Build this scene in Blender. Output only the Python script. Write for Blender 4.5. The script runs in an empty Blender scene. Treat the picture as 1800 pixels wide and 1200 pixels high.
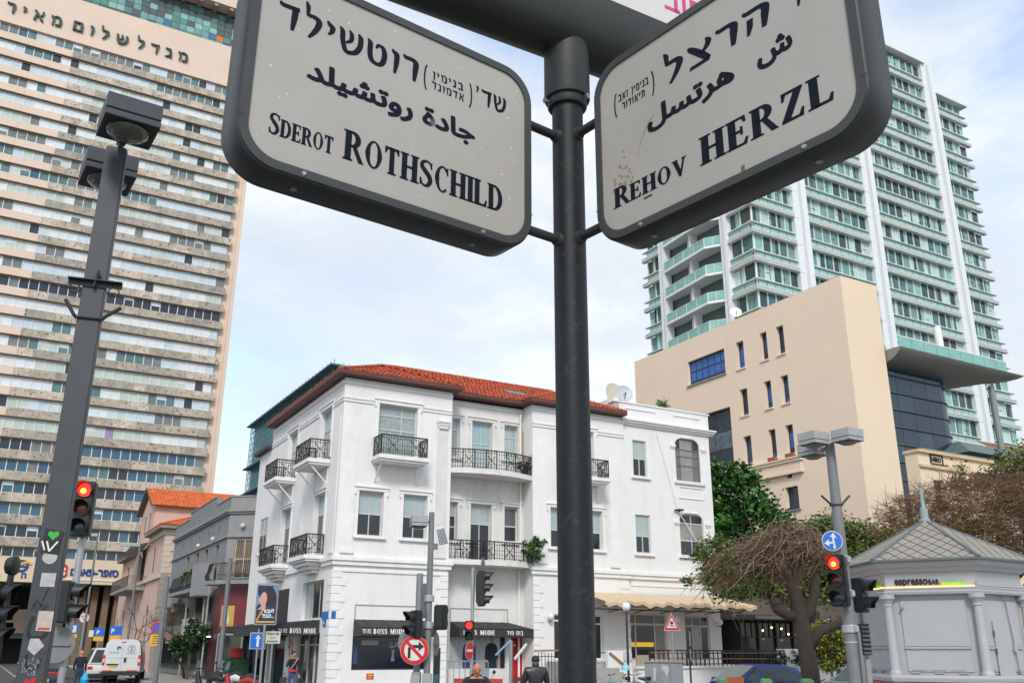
import bpy, math, random
from math import sin, cos, pi, radians, sqrt, atan2
from mathutils import Vector, Matrix
random.seed(7)
S = bpy.context.scene
COL = S.collection

# ---------------------------------------------------------------- camera
cd = bpy.data.cameras.new('camera'); cam = bpy.data.objects.new('camera', cd); COL.objects.link(cam)
cd.sensor_width = 36; cd.lens = 32.0; cd.clip_end = 3000; cd.clip_start = 0.05
_p, _r = radians(18.7), radians(.22)
_f = Vector((0, cos(_p), sin(_p))); _u = Vector((0, -sin(_p), cos(_p))); _x = Vector((1, 0, 0))
_X = _x*cos(_r)+_u*sin(_r); _U = -_x*sin(_r)+_u*cos(_r)
cam.matrix_world = Matrix(((_X.x, _U.x, -_f.x, 0), (_X.y, _U.y, -_f.y, 0), (_X.z, _U.z, -_f.z, 1.85), (0, 0, 0, 1)))
S.camera = cam

# ---------------------------------------------------------------- sky and sun
W = bpy.data.worlds.new('World'); S.world = W; W.use_nodes = True
SUN_EL, SUN_AZ = 40, 180          # azimuth clockwise from +Y: the soft sun stands behind the camera
def build_world():
    nt = W.node_tree; N = nt.nodes; L = nt.links; N.clear()
    out = N.new('ShaderNodeOutputWorld'); bg = N.new('ShaderNodeBackground'); bg.inputs[1].default_value = 0.1
    sky = N.new('ShaderNodeTexSky'); sky.sky_type = 'NISHITA'; sky.sun_disc = False
    sky.sun_elevation = radians(SUN_EL); sky.sun_rotation = radians(SUN_AZ); sky.dust_density = 1.2; sky.air_density = 1.0
    tc = N.new('ShaderNodeTexCoord'); mp = N.new('ShaderNodeMapping'); mp.inputs['Scale'].default_value = (1.0, 1.0, 2.3)
    L.new(tc.outputs['Generated'], mp.inputs[0])
    def noise(scale, det, rough, loc):
        m = N.new('ShaderNodeMapping'); m.inputs['Location'].default_value = loc; L.new(mp.outputs[0], m.inputs[0])
        n = N.new('ShaderNodeTexNoise'); n.inputs['Scale'].default_value = scale; n.inputs['Detail'].default_value = det
        n.inputs['Roughness'].default_value = rough; n.inputs['Distortion'].default_value = .25; L.new(m.outputs[0], n.inputs[0]); return n
    def ramp(src, pts):
        r = N.new('ShaderNodeValToRGB'); L.new(src, r.inputs[0]); e = r.color_ramp.elements
        e[0].position, e[0].color = pts[0]; e[1].position, e[1].color = pts[-1]
        for p, c in pts[1:-1]:
            x = e.new(p); x.color = c
        return r
    g = lambda v: (v, v, v, 1)
    cover = ramp(noise(1.9, 8, .58, (3.1, 1.7, .4)).outputs['Fac'], [(.33, g(.28)), (.43, g(.78)), (.53, g(1))])
    tone = ramp(noise(2.6, 9, .6, (8.2, 4.1, 2.0)).outputs['Fac'], [(.32, (4.5, 5.05, 5.8, 1)), (.5, (5.3, 5.75, 6.2, 1)), (.62, (6.6, 6.75, 6.85, 1))])
    mix = N.new('ShaderNodeMix'); mix.data_type = 'RGBA'
    boost = N.new('ShaderNodeMix'); boost.data_type = 'RGBA'; boost.blend_type = 'MULTIPLY'; boost.inputs['Factor'].default_value = 1
    boost.inputs['B'].default_value = (2.0, 2.1, 2.2, 1)
    L.new(sky.outputs[0], boost.inputs['A'])
    L.new(cover.outputs[0], mix.inputs['Factor']); L.new(boost.outputs['Result'], mix.inputs['A']); L.new(tone.outputs[0], mix.inputs['B'])
    L.new(mix.outputs['Result'], bg.inputs[0]); L.new(bg.outputs[0], out.inputs[0])
build_world()
sl = bpy.data.lights.new('sun', 'SUN'); sl.energy = 1.5; sl.angle = radians(14); sl.color = (1, .965, .91)
so = bpy.data.objects.new('sun', sl); COL.objects.link(so)
_d = Vector((sin(radians(SUN_AZ))*cos(radians(SUN_EL)), cos(radians(SUN_AZ))*cos(radians(SUN_EL)), sin(radians(SUN_EL))))
so.rotation_euler = _d.to_track_quat('Z', 'Y').to_euler(); so.location = (-20, -40, 90)
S.view_settings.view_transform = 'Standard'; S.view_settings.look = 'None'; S.view_settings.gamma = 1
S.view_settings.exposure = 0.66; S.view_settings.use_curve_mapping = False

# ---------------------------------------------------------------- materials
MATS = {}
def srgb(h):
    h = h.lstrip('#'); v = [int(h[i:i+2], 16)/255 for i in (0, 2, 4)]
    return tuple(c/12.92 if c <= .04045 else ((c+.055)/1.055)**2.4 for c in v)
def M(name, c, r=.6, metal=0, var=.12, scale=2.5, bump=0, bscale=30, streak=0, sc=(.12, .10, .08), spots=0, spc=(.05, .05, .045), emit=0, spec=.5, coat=0, trans=0):
    if name in MATS: return MATS[name]
    if isinstance(c, str): c = srgb(c)
    m = bpy.data.materials.new(name); m.use_nodes = True; nt = m.node_tree; N = nt.nodes; L = nt.links
    b = N['Principled BSDF']; b.inputs['Roughness'].default_value = r; b.inputs['Metallic'].default_value = metal
    b.inputs['Specular IOR Level'].default_value = spec; b.inputs['Coat Weight'].default_value = coat
    b.inputs['Base Color'].default_value = (*c, 1)
    if emit:
        b.inputs['Emission Color'].default_value = (*c, 1); b.inputs['Emission Strength'].default_value = emit
    if trans: b.inputs['Transmission Weight'].default_value = trans
    tc = N.new('ShaderNodeNewGeometry')
    col = None
    if var:
        n = N.new('ShaderNodeTexNoise'); n.inputs['Scale'].default_value = scale; n.inputs['Detail'].default_value = 7; n.inputs['Roughness'].default_value = .65
        L.new(tc.outputs['Position'], n.inputs[0])
        rp = N.new('ShaderNodeValToRGB'); e = rp.color_ramp.elements
        e[0].position = .28; e[0].color = (*[x*(1-var) for x in c], 1); e[1].position = .72; e[1].color = (*[min(1, x*(1+var*.7)) for x in c], 1)
        L.new(n.outputs['Fac'], rp.inputs[0]); col = rp.outputs[0]
        mr = N.new('ShaderNodeMapRange'); mr.inputs['To Min'].default_value = max(.02, r-.09); mr.inputs['To Max'].default_value = min(1, r+.12)
        L.new(n.outputs['Fac'], mr.inputs['Value']); L.new(mr.outputs[0], b.inputs['Roughness'])
    def over(col, fac_out, dc):
        mx = N.new('ShaderNodeMix'); mx.data_type = 'RGBA'; L.new(fac_out, mx.inputs['Factor'])
        if col is None: mx.inputs['A'].default_value = (*c, 1)
        else: L.new(col, mx.inputs['A'])
        mx.inputs['B'].default_value = (*dc, 1); return mx.outputs['Result']
    if streak:
        mp = N.new('ShaderNodeMapping'); mp.inputs['Scale'].default_value = (1.5, 1.5, .26); L.new(tc.outputs['Position'], mp.inputs[0])
        n = N.new('ShaderNodeTexNoise'); n.inputs['Scale'].default_value = 1.4; n.inputs['Detail'].default_value = 8; n.inputs['Roughness'].default_value = .7
        L.new(mp.outputs[0], n.inputs[0])
        r2 = N.new('ShaderNodeMapRange'); r2.inputs['From Min'].default_value = .52; r2.inputs['From Max'].default_value = .8; r2.inputs['To Max'].default_value = streak
        L.new(n.outputs['Fac'], r2.inputs['Value']); col = over(col, r2.outputs[0], sc)
    if spots:
        n = N.new('ShaderNodeTexNoise'); n.inputs['Scale'].default_value = spots; n.inputs['Detail'].default_value = 4; n.inputs['Roughness'].default_value = .6
        L.new(tc.outputs['Position'], n.inputs[0])
        r3 = N.new('ShaderNodeMapRange'); r3.inputs['From Min'].default_value = .585; r3.inputs['From Max'].default_value = .64
        L.new(n.outputs['Fac'], r3.inputs['Value']); col = over(col, r3.outputs[0], spc)
    if col is not None: L.new(col, b.inputs['Base Color'])
    if bump:
        n = N.new('ShaderNodeTexNoise'); n.inputs['Scale'].default_value = bscale; n.inputs['Detail'].default_value = 6
        L.new(tc.outputs['Position'], n.inputs[0])
        bp = N.new('ShaderNodeBump'); bp.inputs['Strength'].default_value = bump; bp.inputs['Distance'].default_value = .02
        L.new(n.outputs['Fac'], bp.inputs['Height']); L.new(bp.outputs[0], b.inputs['Normal'])
    MATS[name] = m; return m
def glassmat(name, c, r=.04, var=.25, scale=.8, spec=.5):
    return M(name, c, r=r, var=var, scale=scale, spec=spec, coat=.12)

# ---------------------------------------------------------------- mesh builder
class MB:
    def __init__(s, T=None): s.v = []; s.f = []; s.m = []; s.T = T or (lambda x, z, o: (x, -o, z)); s.mi = 0; s.sm = False
    def add(s, vs, fs):
        n = len(s.v); s.v += [tuple(v) for v in vs]; s.f += [tuple(i+n for i in f) for f in fs]; s.m += [s.mi]*len(fs)
    def quad(s, a, b, c, d): s.add([a, b, c, d], [(0, 1, 2, 3)])
    def box(s, x0, x1, z0, z1, o0, o1):          # facade coordinates
        T = s.T; vs = [T(x, z, o) for o in (o0, o1) for z in (z0, z1) for x in (x0, x1)]
        s.add(vs, [(0, 1, 3, 2), (4, 6, 7, 5), (0, 4, 5, 1), (2, 3, 7, 6), (0, 2, 6, 4), (1, 5, 7, 3)])
    def xyz(s, x0, x1, y0, y1, z0, z1):          # plain axis box
        vs = [(x, y, z) for y in (y1, y0) for z in (z0, z1) for x in (x0, x1)]
        s.add(vs, [(0, 1, 3, 2), (4, 6, 7, 5), (0, 4, 5, 1), (2, 3, 7, 6), (0, 2, 6, 4), (1, 5, 7, 3)])
    def bar(s, a, b, w, h=None, up=(0, 0, 1)):
        h = h or w; a = Vector(a); b = Vector(b); d = (b-a)
        if d.length < 1e-6: return
        d.normalize(); up = Vector(up)
        if abs(d.dot(up)) > .97: up = Vector((1, 0, 0))
        x = d.cross(up).normalized(); y = x.cross(d).normalized()
        vs = [p+x*i*w/2+y*j*h/2 for p in (a, b) for i, j in ((-1, -1), (1, -1), (1, 1), (-1, 1))]
        s.add(vs, [(3, 2, 1, 0), (4, 5, 6, 7), (0, 1, 5, 4), (1, 2, 6, 5), (2, 3, 7, 6), (3, 0, 4, 7)])
    def tube(s, pts, r, n=10, cap=True):
        pts = [Vector(p) for p in pts]; R = r if isinstance(r, (list, tuple)) else [r]*len(pts)
        rings = []; px = None
        for i, p in enumerate(pts):
            d = (pts[min(i+1, len(pts)-1)]-pts[max(i-1, 0)]).normalized()
            if px is None:
                up = Vector((0, 0, 1)) if abs(d.z) < .9 else Vector((1, 0, 0))
                px = d.cross(up).normalized()
            else: px = (px-d*px.dot(d)).normalized()
            y = d.cross(px)
            rings.append([p+px*cos(2*pi*k/n)*R[i]+y*sin(2*pi*k/n)*R[i] for k in range(n)])
        vs = [v for rg in rings for v in rg]; fs = []
        for i in range(len(pts)-1):
            for k in range(n):
                a = i*n+k; b = i*n+(k+1) % n; fs.append((a, b, b+n, a+n))
        if cap: fs.append(tuple(range(n-1, -1, -1))); fs.append(tuple(range((len(pts)-1)*n, len(pts)*n)))
        s.add(vs, fs)
    def prism(s, poly, P, thick):                # poly 2D mapped by P(a,b)->3D Vector, thick = 3D vector
        k = len(poly); t = Vector(thick); a = [Vector(P(*q)) for q in poly]; vs = a+[v+t for v in a]
        s.add(vs, [tuple(range(k-1, -1, -1)), tuple(range(k, 2*k))]+[(i, (i+1) % k, (i+1) % k+k, i+k) for i in range(k)])
    def lathe(s, prof, c=(0, 0, 0), n=16, axis='z'):
        vs = []; fs = []; c = Vector(c)
        for r, h in prof:
            for k in range(n):
                a = 2*pi*k/n
                v = {'z': (cos(a)*r, sin(a)*r, h), 'y': (cos(a)*r, h, sin(a)*r), 'x': (h, cos(a)*r, sin(a)*r)}[axis]
                vs.append(c+Vector(v))
        for i in range(len(prof)-1):
            for k in range(n): fs.append((i*n+k, i*n+(k+1) % n, (i+1)*n+(k+1) % n, (i+1)*n+k))
        fs.append(tuple(range(n-1, -1, -1))); fs.append(tuple(range((len(prof)-1)*n, len(prof)*n)))
        s.add(vs, fs)
    def mesh(s, name, mats):
        me = bpy.data.meshes.new(name); me.from_pydata(s.v, [], s.f)
        for m in (mats if isinstance(mats, (list, tuple)) else [mats]): me.materials.append(m)
        me.polygons.foreach_set('material_index', s.m)
        if s.sm: me.polygons.foreach_set('use_smooth', [True]*len(s.f))
        me.update(); return me
    def obj(s, name, mats, parent=None, smooth=None, recalc=True, bevel=0):
        if smooth: s.sm = True
        me = s.mesh(name, mats)
        if recalc:
            import bmesh
            bm = bmesh.new(); bm.from_mesh(me); bmesh.ops.recalc_face_normals(bm, faces=bm.faces)
            if bevel: bmesh.ops.bevel(bm, geom=[e for e in bm.edges if e.calc_face_angle(0) > .5], offset=bevel, segments=2, affect='EDGES', clamp_overlap=True)
            bm.to_mesh(me); bm.free()
        if smooth and smooth != True:
            me.polygons.foreach_set('use_smooth', [True]*len(me.polygons))
            try: me.set_sharp_from_angle(angle=radians(smooth))
            except Exception: pass
        o = bpy.data.objects.new(name, me); COL.objects.link(o)
        if parent: o.parent = parent
        return o

def tag(o, label, cat, group=None):
    o['label'] = label; o['category'] = cat
    if group: o['group'] = group
    return o
def thing(name, label, cat, loc=(0, 0, 0), rz=0, group=None):
    o = bpy.data.objects.new(name, None); COL.objects.link(o); o.location = loc; o.rotation_euler = (0, 0, rz); o.empty_display_size = .2
    return tag(o, label, cat, group)
def struct(o): o['kind'] = 'structure'; return o
def stuff(o): o['kind'] = 'stuff'; return o
def kids(o): return [c for c in bpy.data.objects if c.parent == o]
def dup(root, loc=None, rz=None, label=None):
    def cp(o, par):
        c = o.copy(); COL.objects.link(c)
        if par: c.parent = par
        for k in kids(o): cp(k, c)
        return c
    r = cp(root, None)
    if loc is not None: r.location = loc
    if rz is not None: r.rotation_euler = (0, 0, rz)
    if label: r['label'] = label
    return r

class Face:
    """wall plane: pt(s, z, o) with s along the wall left-to-right seen from outside, z up, o outwards"""
    def __init__(s, o, x):
        s.o = Vector((*o, 0)[:3]); s.x = Vector((*x, 0)[:3]).normalized(); s.n = s.x.cross(Vector((0, 0, 1)))
    def __call__(s, a, z, o=0): v = s.o+s.x*a+s.n*o; return (v.x, v.y, v.z+z)
FRONT = Face((0, 0), (1, 0)); LEFT = Face((0, 0), (0, -1))

def wall_holes(b, F, s0, s1, z0, z1, holes, depth=.25, o=0):
    xs = sorted({s0, s1, *[h[0] for h in holes], *[h[1] for h in holes]}); zs = sorted({z0, z1, *[h[2] for h in holes], *[h[3] for h in holes]})
    for i in range(len(xs)-1):
        for j in range(len(zs)-1):
            cx = (xs[i]+xs[i+1])/2; cz = (zs[j]+zs[j+1])/2
            if any(h[0] < cx < h[1] and h[2] < cz < h[3] for h in holes): continue
            b.quad(F(xs[i], zs[j], o), F(xs[i+1], zs[j], o), F(xs[i+1], zs[j+1], o), F(xs[i], zs[j+1], o))
    for a, c, d, e in [h[:4] for h in holes]:
        k = o-depth
        b.quad(F(a, d, o), F(a, e, o), F(a, e, k), F(a, d, k)); b.quad(F(c, d, o), F(c, e, o), F(c, e, k), F(c, d, k))
        b.quad(F(a, d, o), F(c, d, o), F(c, d, k), F(a, d, k)); b.quad(F(a, e, o), F(c, e, o), F(c, e, k), F(a, e, k))

_txt = {}
def text(body, size, mat, parent, P, xdir, ndir, name='lettering', ext=.004, off=0.0, align='LEFT', sx=1.0, shear=0, sp=1.0, wd=None, bold=0):
    """flat lettering: P = left (or centre) baseline point, xdir = reading direction on the wall, ndir = outwards"""
    cu = bpy.data.curves.new('t', 'FONT'); cu.body = body; cu.size = size; cu.extrude = ext; cu.offset = off; cu.align_x = align
    cu.shear = shear; cu.space_character = sp; cu.resolution_u = 3
    t = bpy.data.objects.new('t', cu); COL.objects.link(t)
    dg = bpy.context.evaluated_depsgraph_get(); dg.update()
    me = bpy.data.meshes.new_from_object(t.evaluated_get(dg)); bpy.data.objects.remove(t); bpy.data.curves.remove(cu)
    xs = [v.co.x for v in me.vertices]
    if wd and xs: sx = wd/max(1e-6, max(xs)-min(xs))
    if wd and xs and align == 'LEFT': me.transform(Matrix.Translation((-min(xs), 0, 0)))
    if bold:
        vs = [v.co.copy() for v in me.vertices]; fs = [tuple(p.vertices) for p in me.polygons]; n = len(vs); V = []; Fc = []
        for k, (dx, dy) in enumerate(((0, 0), (1, 0), (-1, 0), (0, 1), (0, -1), (.7, .7), (-.7, .7), (.7, -.7), (-.7, -.7))):
            V += [(v.x+dx*bold, v.y+dy*bold, v.z+k*size*.0012) for v in vs]; Fc += [tuple(i+n*k for i in f) for f in fs]
        me = bpy.data.meshes.new('lettering'); me.from_pydata(V, [], Fc)
    X = Vector(xdir).normalized(); Z = Vector(ndir).normalized(); Y = Z.cross(X)
    m = Matrix((( X.x*sx, Y.x, Z.x, P[0]), (X.y*sx, Y.y, Z.y, P[1]), (X.z*sx, Y.z, Z.z, P[2]), (0, 0, 0, 1)))
    me.transform(m); me.materials.clear(); me.materials.append(mat)
    o = bpy.data.objects.new(name, me); COL.objects.link(o); o.parent = parent; return o

class Pieces:
    """alike pieces: the first `limit` added become objects sharing meshes, the rest one joined 'stuff' part"""
    def __init__(s, name, parent, limit=300): s.name = name; s.parent = parent; s.limit = limit; s.items = []; s.cache = {}
    def add(s, F, s0, s1, z0, z1, o0, o1, mat, pri=0): s.items.append((pri, len(s.items), F, s0, s1, z0, z1, o0, o1, mat))
    def done(s):
        s.items.sort(key=lambda t: (-t[0], t[1])); rest = {}; b = None; ml = []
        for k, (_, _, F, s0, s1, z0, z1, o0, o1, mat) in enumerate(s.items):
            if k < s.limit:
                key = (round(s1-s0, 3), round(z1-z0, 3), round(o1-o0, 3), mat.name, tuple(round(q, 3) for q in F.x))
                if key not in s.cache:
                    m = MB(); v = F.x*(s1-s0)/2; w = F.n*(o1-o0)/2; h = Vector((0, 0, (z1-z0)/2))
                    vs = [v*i+w*k2+h*j for k2 in (-1, 1) for j in (-1, 1) for i in (-1, 1)]
                    m.add(vs, [(0, 1, 3, 2), (4, 6, 7, 5), (0, 4, 5, 1), (2, 3, 7, 6), (0, 2, 6, 4), (1, 5, 7, 3)])
                    s.cache[key] = m.mesh(s.name, mat)
                o = bpy.data.objects.new(s.name, s.cache[key]); COL.objects.link(o); o.parent = s.parent
                o.location = F((s0+s1)/2, (z0+z1)/2, (o0+o1)/2)
            else:
                b = b or MB()
                if mat not in ml: ml.append(mat)
                b.mi = ml.index(mat); b.T = F; b.box(s0, s1, z0, z1, o0, o1)
        if b: stuff(b.obj(s.name+'_rest', ml, s.parent, recalc=False))

# ---------------------------------------------------------------- drawn letters (stroke glyphs, height 1)
def arc(cx, cy, rx, ry, a0, a1, n=12): return [(cx+rx*cos(radians(a0+(a1-a0)*i/n)), cy+ry*sin(radians(a0+(a1-a0)*i/n))) for i in range(n+1)]
def stroke_polys(path, widths):
    """path with per-point widths -> list of quads"""
    n = len(path); L = []; R = []
    if len(widths) != n:
        widths = [widths[min(len(widths)-1, int(i*(len(widths)-1)/(n-1)))]*(1-((i*(len(widths)-1)/(n-1)) % 1)) + widths[min(len(widths)-1, int(i*(len(widths)-1)/(n-1))+1)]*((i*(len(widths)-1)/(n-1)) % 1) for i in range(n)]
    for i, (x, y) in enumerate(path):
        ax, ay = path[max(i-1, 0)]; bx, by = path[min(i+1, n-1)]; dx, dy = bx-ax, by-ay; l = sqrt(dx*dx+dy*dy) or 1
        w = widths[i]/2; L.append((x-dy/l*w, y+dx/l*w)); R.append((x+dy/l*w, y-dx/l*w))
    return L+R[::-1]
def smooth_path(p, k=5):
    out = []
    for i in range(len(p)-1):
        p0 = p[max(i-1, 0)]; p1 = p[i]; p2 = p[i+1]; p3 = p[min(i+2, len(p)-1)]
        for j in range(k):
            t = j/k; out.append(tuple(.5*((2*p1[q])+(-p0[q]+p2[q])*t+(2*p0[q]-5*p1[q]+4*p2[q]-p3[q])*t*t+(-p0[q]+3*p1[q]-3*p2[q]+p3[q])*t**3) for q in (0, 1)))
    out.append(p[-1]); return out
SW = .19
def _stem(x, w=SW): return [[(x, 0), (x+w, 0), (x+w, 1), (x, 1)]]
def _ser(x, y, w=SW, e=.055, h=.06): y0 = y if y < .5 else y-h; return [[(x-e, y0), (x+w+e, y0), (x+w+e, y0+h), (x-e, y0+h)]]
def _S(p, w): return [stroke_polys(p, w)]
LAT = {
 'I': (.17, lambda: _stem(0)+_ser(0, 0)+_ser(0, 1)),
 'L': (.46, lambda: _stem(0)+_ser(0, 0)+_ser(0, 1)+[[(.1, 0), (.46, 0), (.49, .26), (.43, .26), (.38, .09), (.1, .09)]]),
 'T': (.5, lambda: [[(.165, 0), (.335, 0), (.335, 1), (.165, 1)]]+_ser(.165, 0)+[[(0, .9), (.5, .9), (.5, 1), (0, 1)], [(0, .76), (.05, .76), (.11, .95), (0, .95)], [(.5, .76), (.45, .76), (.39, .95), (.5, .95)]]),
 'H': (.56, lambda: _stem(0)+_stem(.37)+_ser(0, 0)+_ser(0, 1)+_ser(.37, 0)+_ser(.37, 1)+[[(.1, .46), (.45, .46), (.45, .55), (.1, .55)]]),
 'E': (.46, lambda: _stem(0)+_ser(0, 0)+_ser(0, 1)+[[(.1, 0), (.44, 0), (.48, .24), (.42, .24), (.36, .08), (.1, .08)], [(.1, 1), (.43, 1), (.45, .78), (.39, .78), (.34, .92), (.1, .92)], [(.1, .47), (.3, .47), (.3, .38), (.36, .38), (.36, .66), (.3, .66), (.3, .56), (.1, .56)]]),
 'O': (.56, lambda: _S(arc(.28, .5, .205, .475, 0, 360, 28), [.17]*8+[.09]*0+[.17]*7 if 0 else [.17-.1*abs(sin(radians(i*360/28))) for i in range(29)])),
 'C': (.5, lambda: _S(arc(.28, .5, .205, .475, 48, 312, 22), [.17-.1*abs(sin(radians(48+i*264/22))) for i in range(23)])+[[(.45, .68), (.49, .68), (.49, 1), (.45, .97), (.39, .86)]]),
 'D': (.56, lambda: _stem(0)+_ser(0, 0, e=.05)+_ser(0, 1, e=.05)+_S([(.1, .955), (.22, .955)]+arc(.22, .5, .255, .455, 90, -90, 16)+[(.1, .045)], [.08, .08]+[.08+.09*cos(radians(90-180*i/16)) for i in range(17)]+[.08])),
 'R': (.54, lambda: _stem(0)+_ser(0, 0)+_ser(0, 1)+_S([(.1, .955), (.22, .955)]+arc(.22, .73, .17, .225, 90, -90, 12)+[(.1, .505)], [.08, .08]+[.08+.09*cos(radians(90-180*i/12)) for i in range(13)]+[.08])+[[(.2, .53), (.34, .53), (.56, .06), (.6, 0), (.43, 0)]]),
 'B': (.52, lambda: _stem(0)+_ser(0, 0)+_ser(0, 1)+_S([(.1, .955), (.2, .955)]+arc(.2, .74, .15, .215, 90, -90, 12)+[(.1, .525)], [.08, .08]+[.08+.08*cos(radians(90-180*i/12)) for i in range(13)]+[.08])+_S([(.1, .525), (.2, .525)]+arc(.2, .285, .19, .24, 90, -90, 12)+[(.1, .045)], [.07, .07]+[.07+.1*cos(radians(90-180*i/12)) for i in range(13)]+[.08])),
 'S': (.46, lambda: _S(smooth_path([(.42, .74), (.38, .9), (.24, .965), (.1, .9), (.07, .74), (.2, .58), (.33, .43), (.385, .25), (.3, .08), (.17, .035), (.06, .12), (.03, .3)], 4), [.05, .07, .08, .12, .15, .18, .18, .16, .13, .08, .07, .05])+[[(.4, .7), (.44, .7), (.44, .98), (.4, .93)], [(0, .3), (.05, .3), (.05, .07), (0, .02)]]),
 'V': (.56, lambda: [[(.0, 1), (.18, 1), (.34, .3), (.3, 0), (.26, 0)], [(.44, 1), (.53, 1), (.34, 0), (.28, 0), (.3, .2)]]+_ser(.02, 1, .14)+_ser(.44, 1, .09)),
 'Z': (.5, lambda: [[(.31, .95), (.5, .95), (.19, .05), (0, .05)], [(.02, .91), (.5, .91), (.5, 1), (.03, 1)], [(.02, .72), (.07, .72), (.13, .93), (.03, .96)], [(0, 0), (.48, 0), (.48, .09), (0, .09)], [(.45, .28), (.5, .28), (.48, .04), (.38, .07)]]),
 'M': (.74, lambda: _stem(.03, .08)+_stem(.56)+_ser(.03, 0, .08)+_ser(.56, 0)+_ser(.56, 1, e=.04)+[[(0, 1), (.19, 1), (.42, .3), (.36, 0), (.32, 0)], [(.56, 1), (.62, 1), (.4, 0), (.34, 0), (.36, .3)]]),
 'U': (.56, lambda: _S(smooth_path([(.085, 1), (.085, .35), (.16, .08), (.3, .045), (.43, .12), (.47, .4), (.47, 1)], 4), [.17, .17, .14, .09, .08, .08, .08])+_ser(0, 1)+_ser(.43, 1, .08)),
 ' ': (.3, lambda: []),
}
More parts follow.
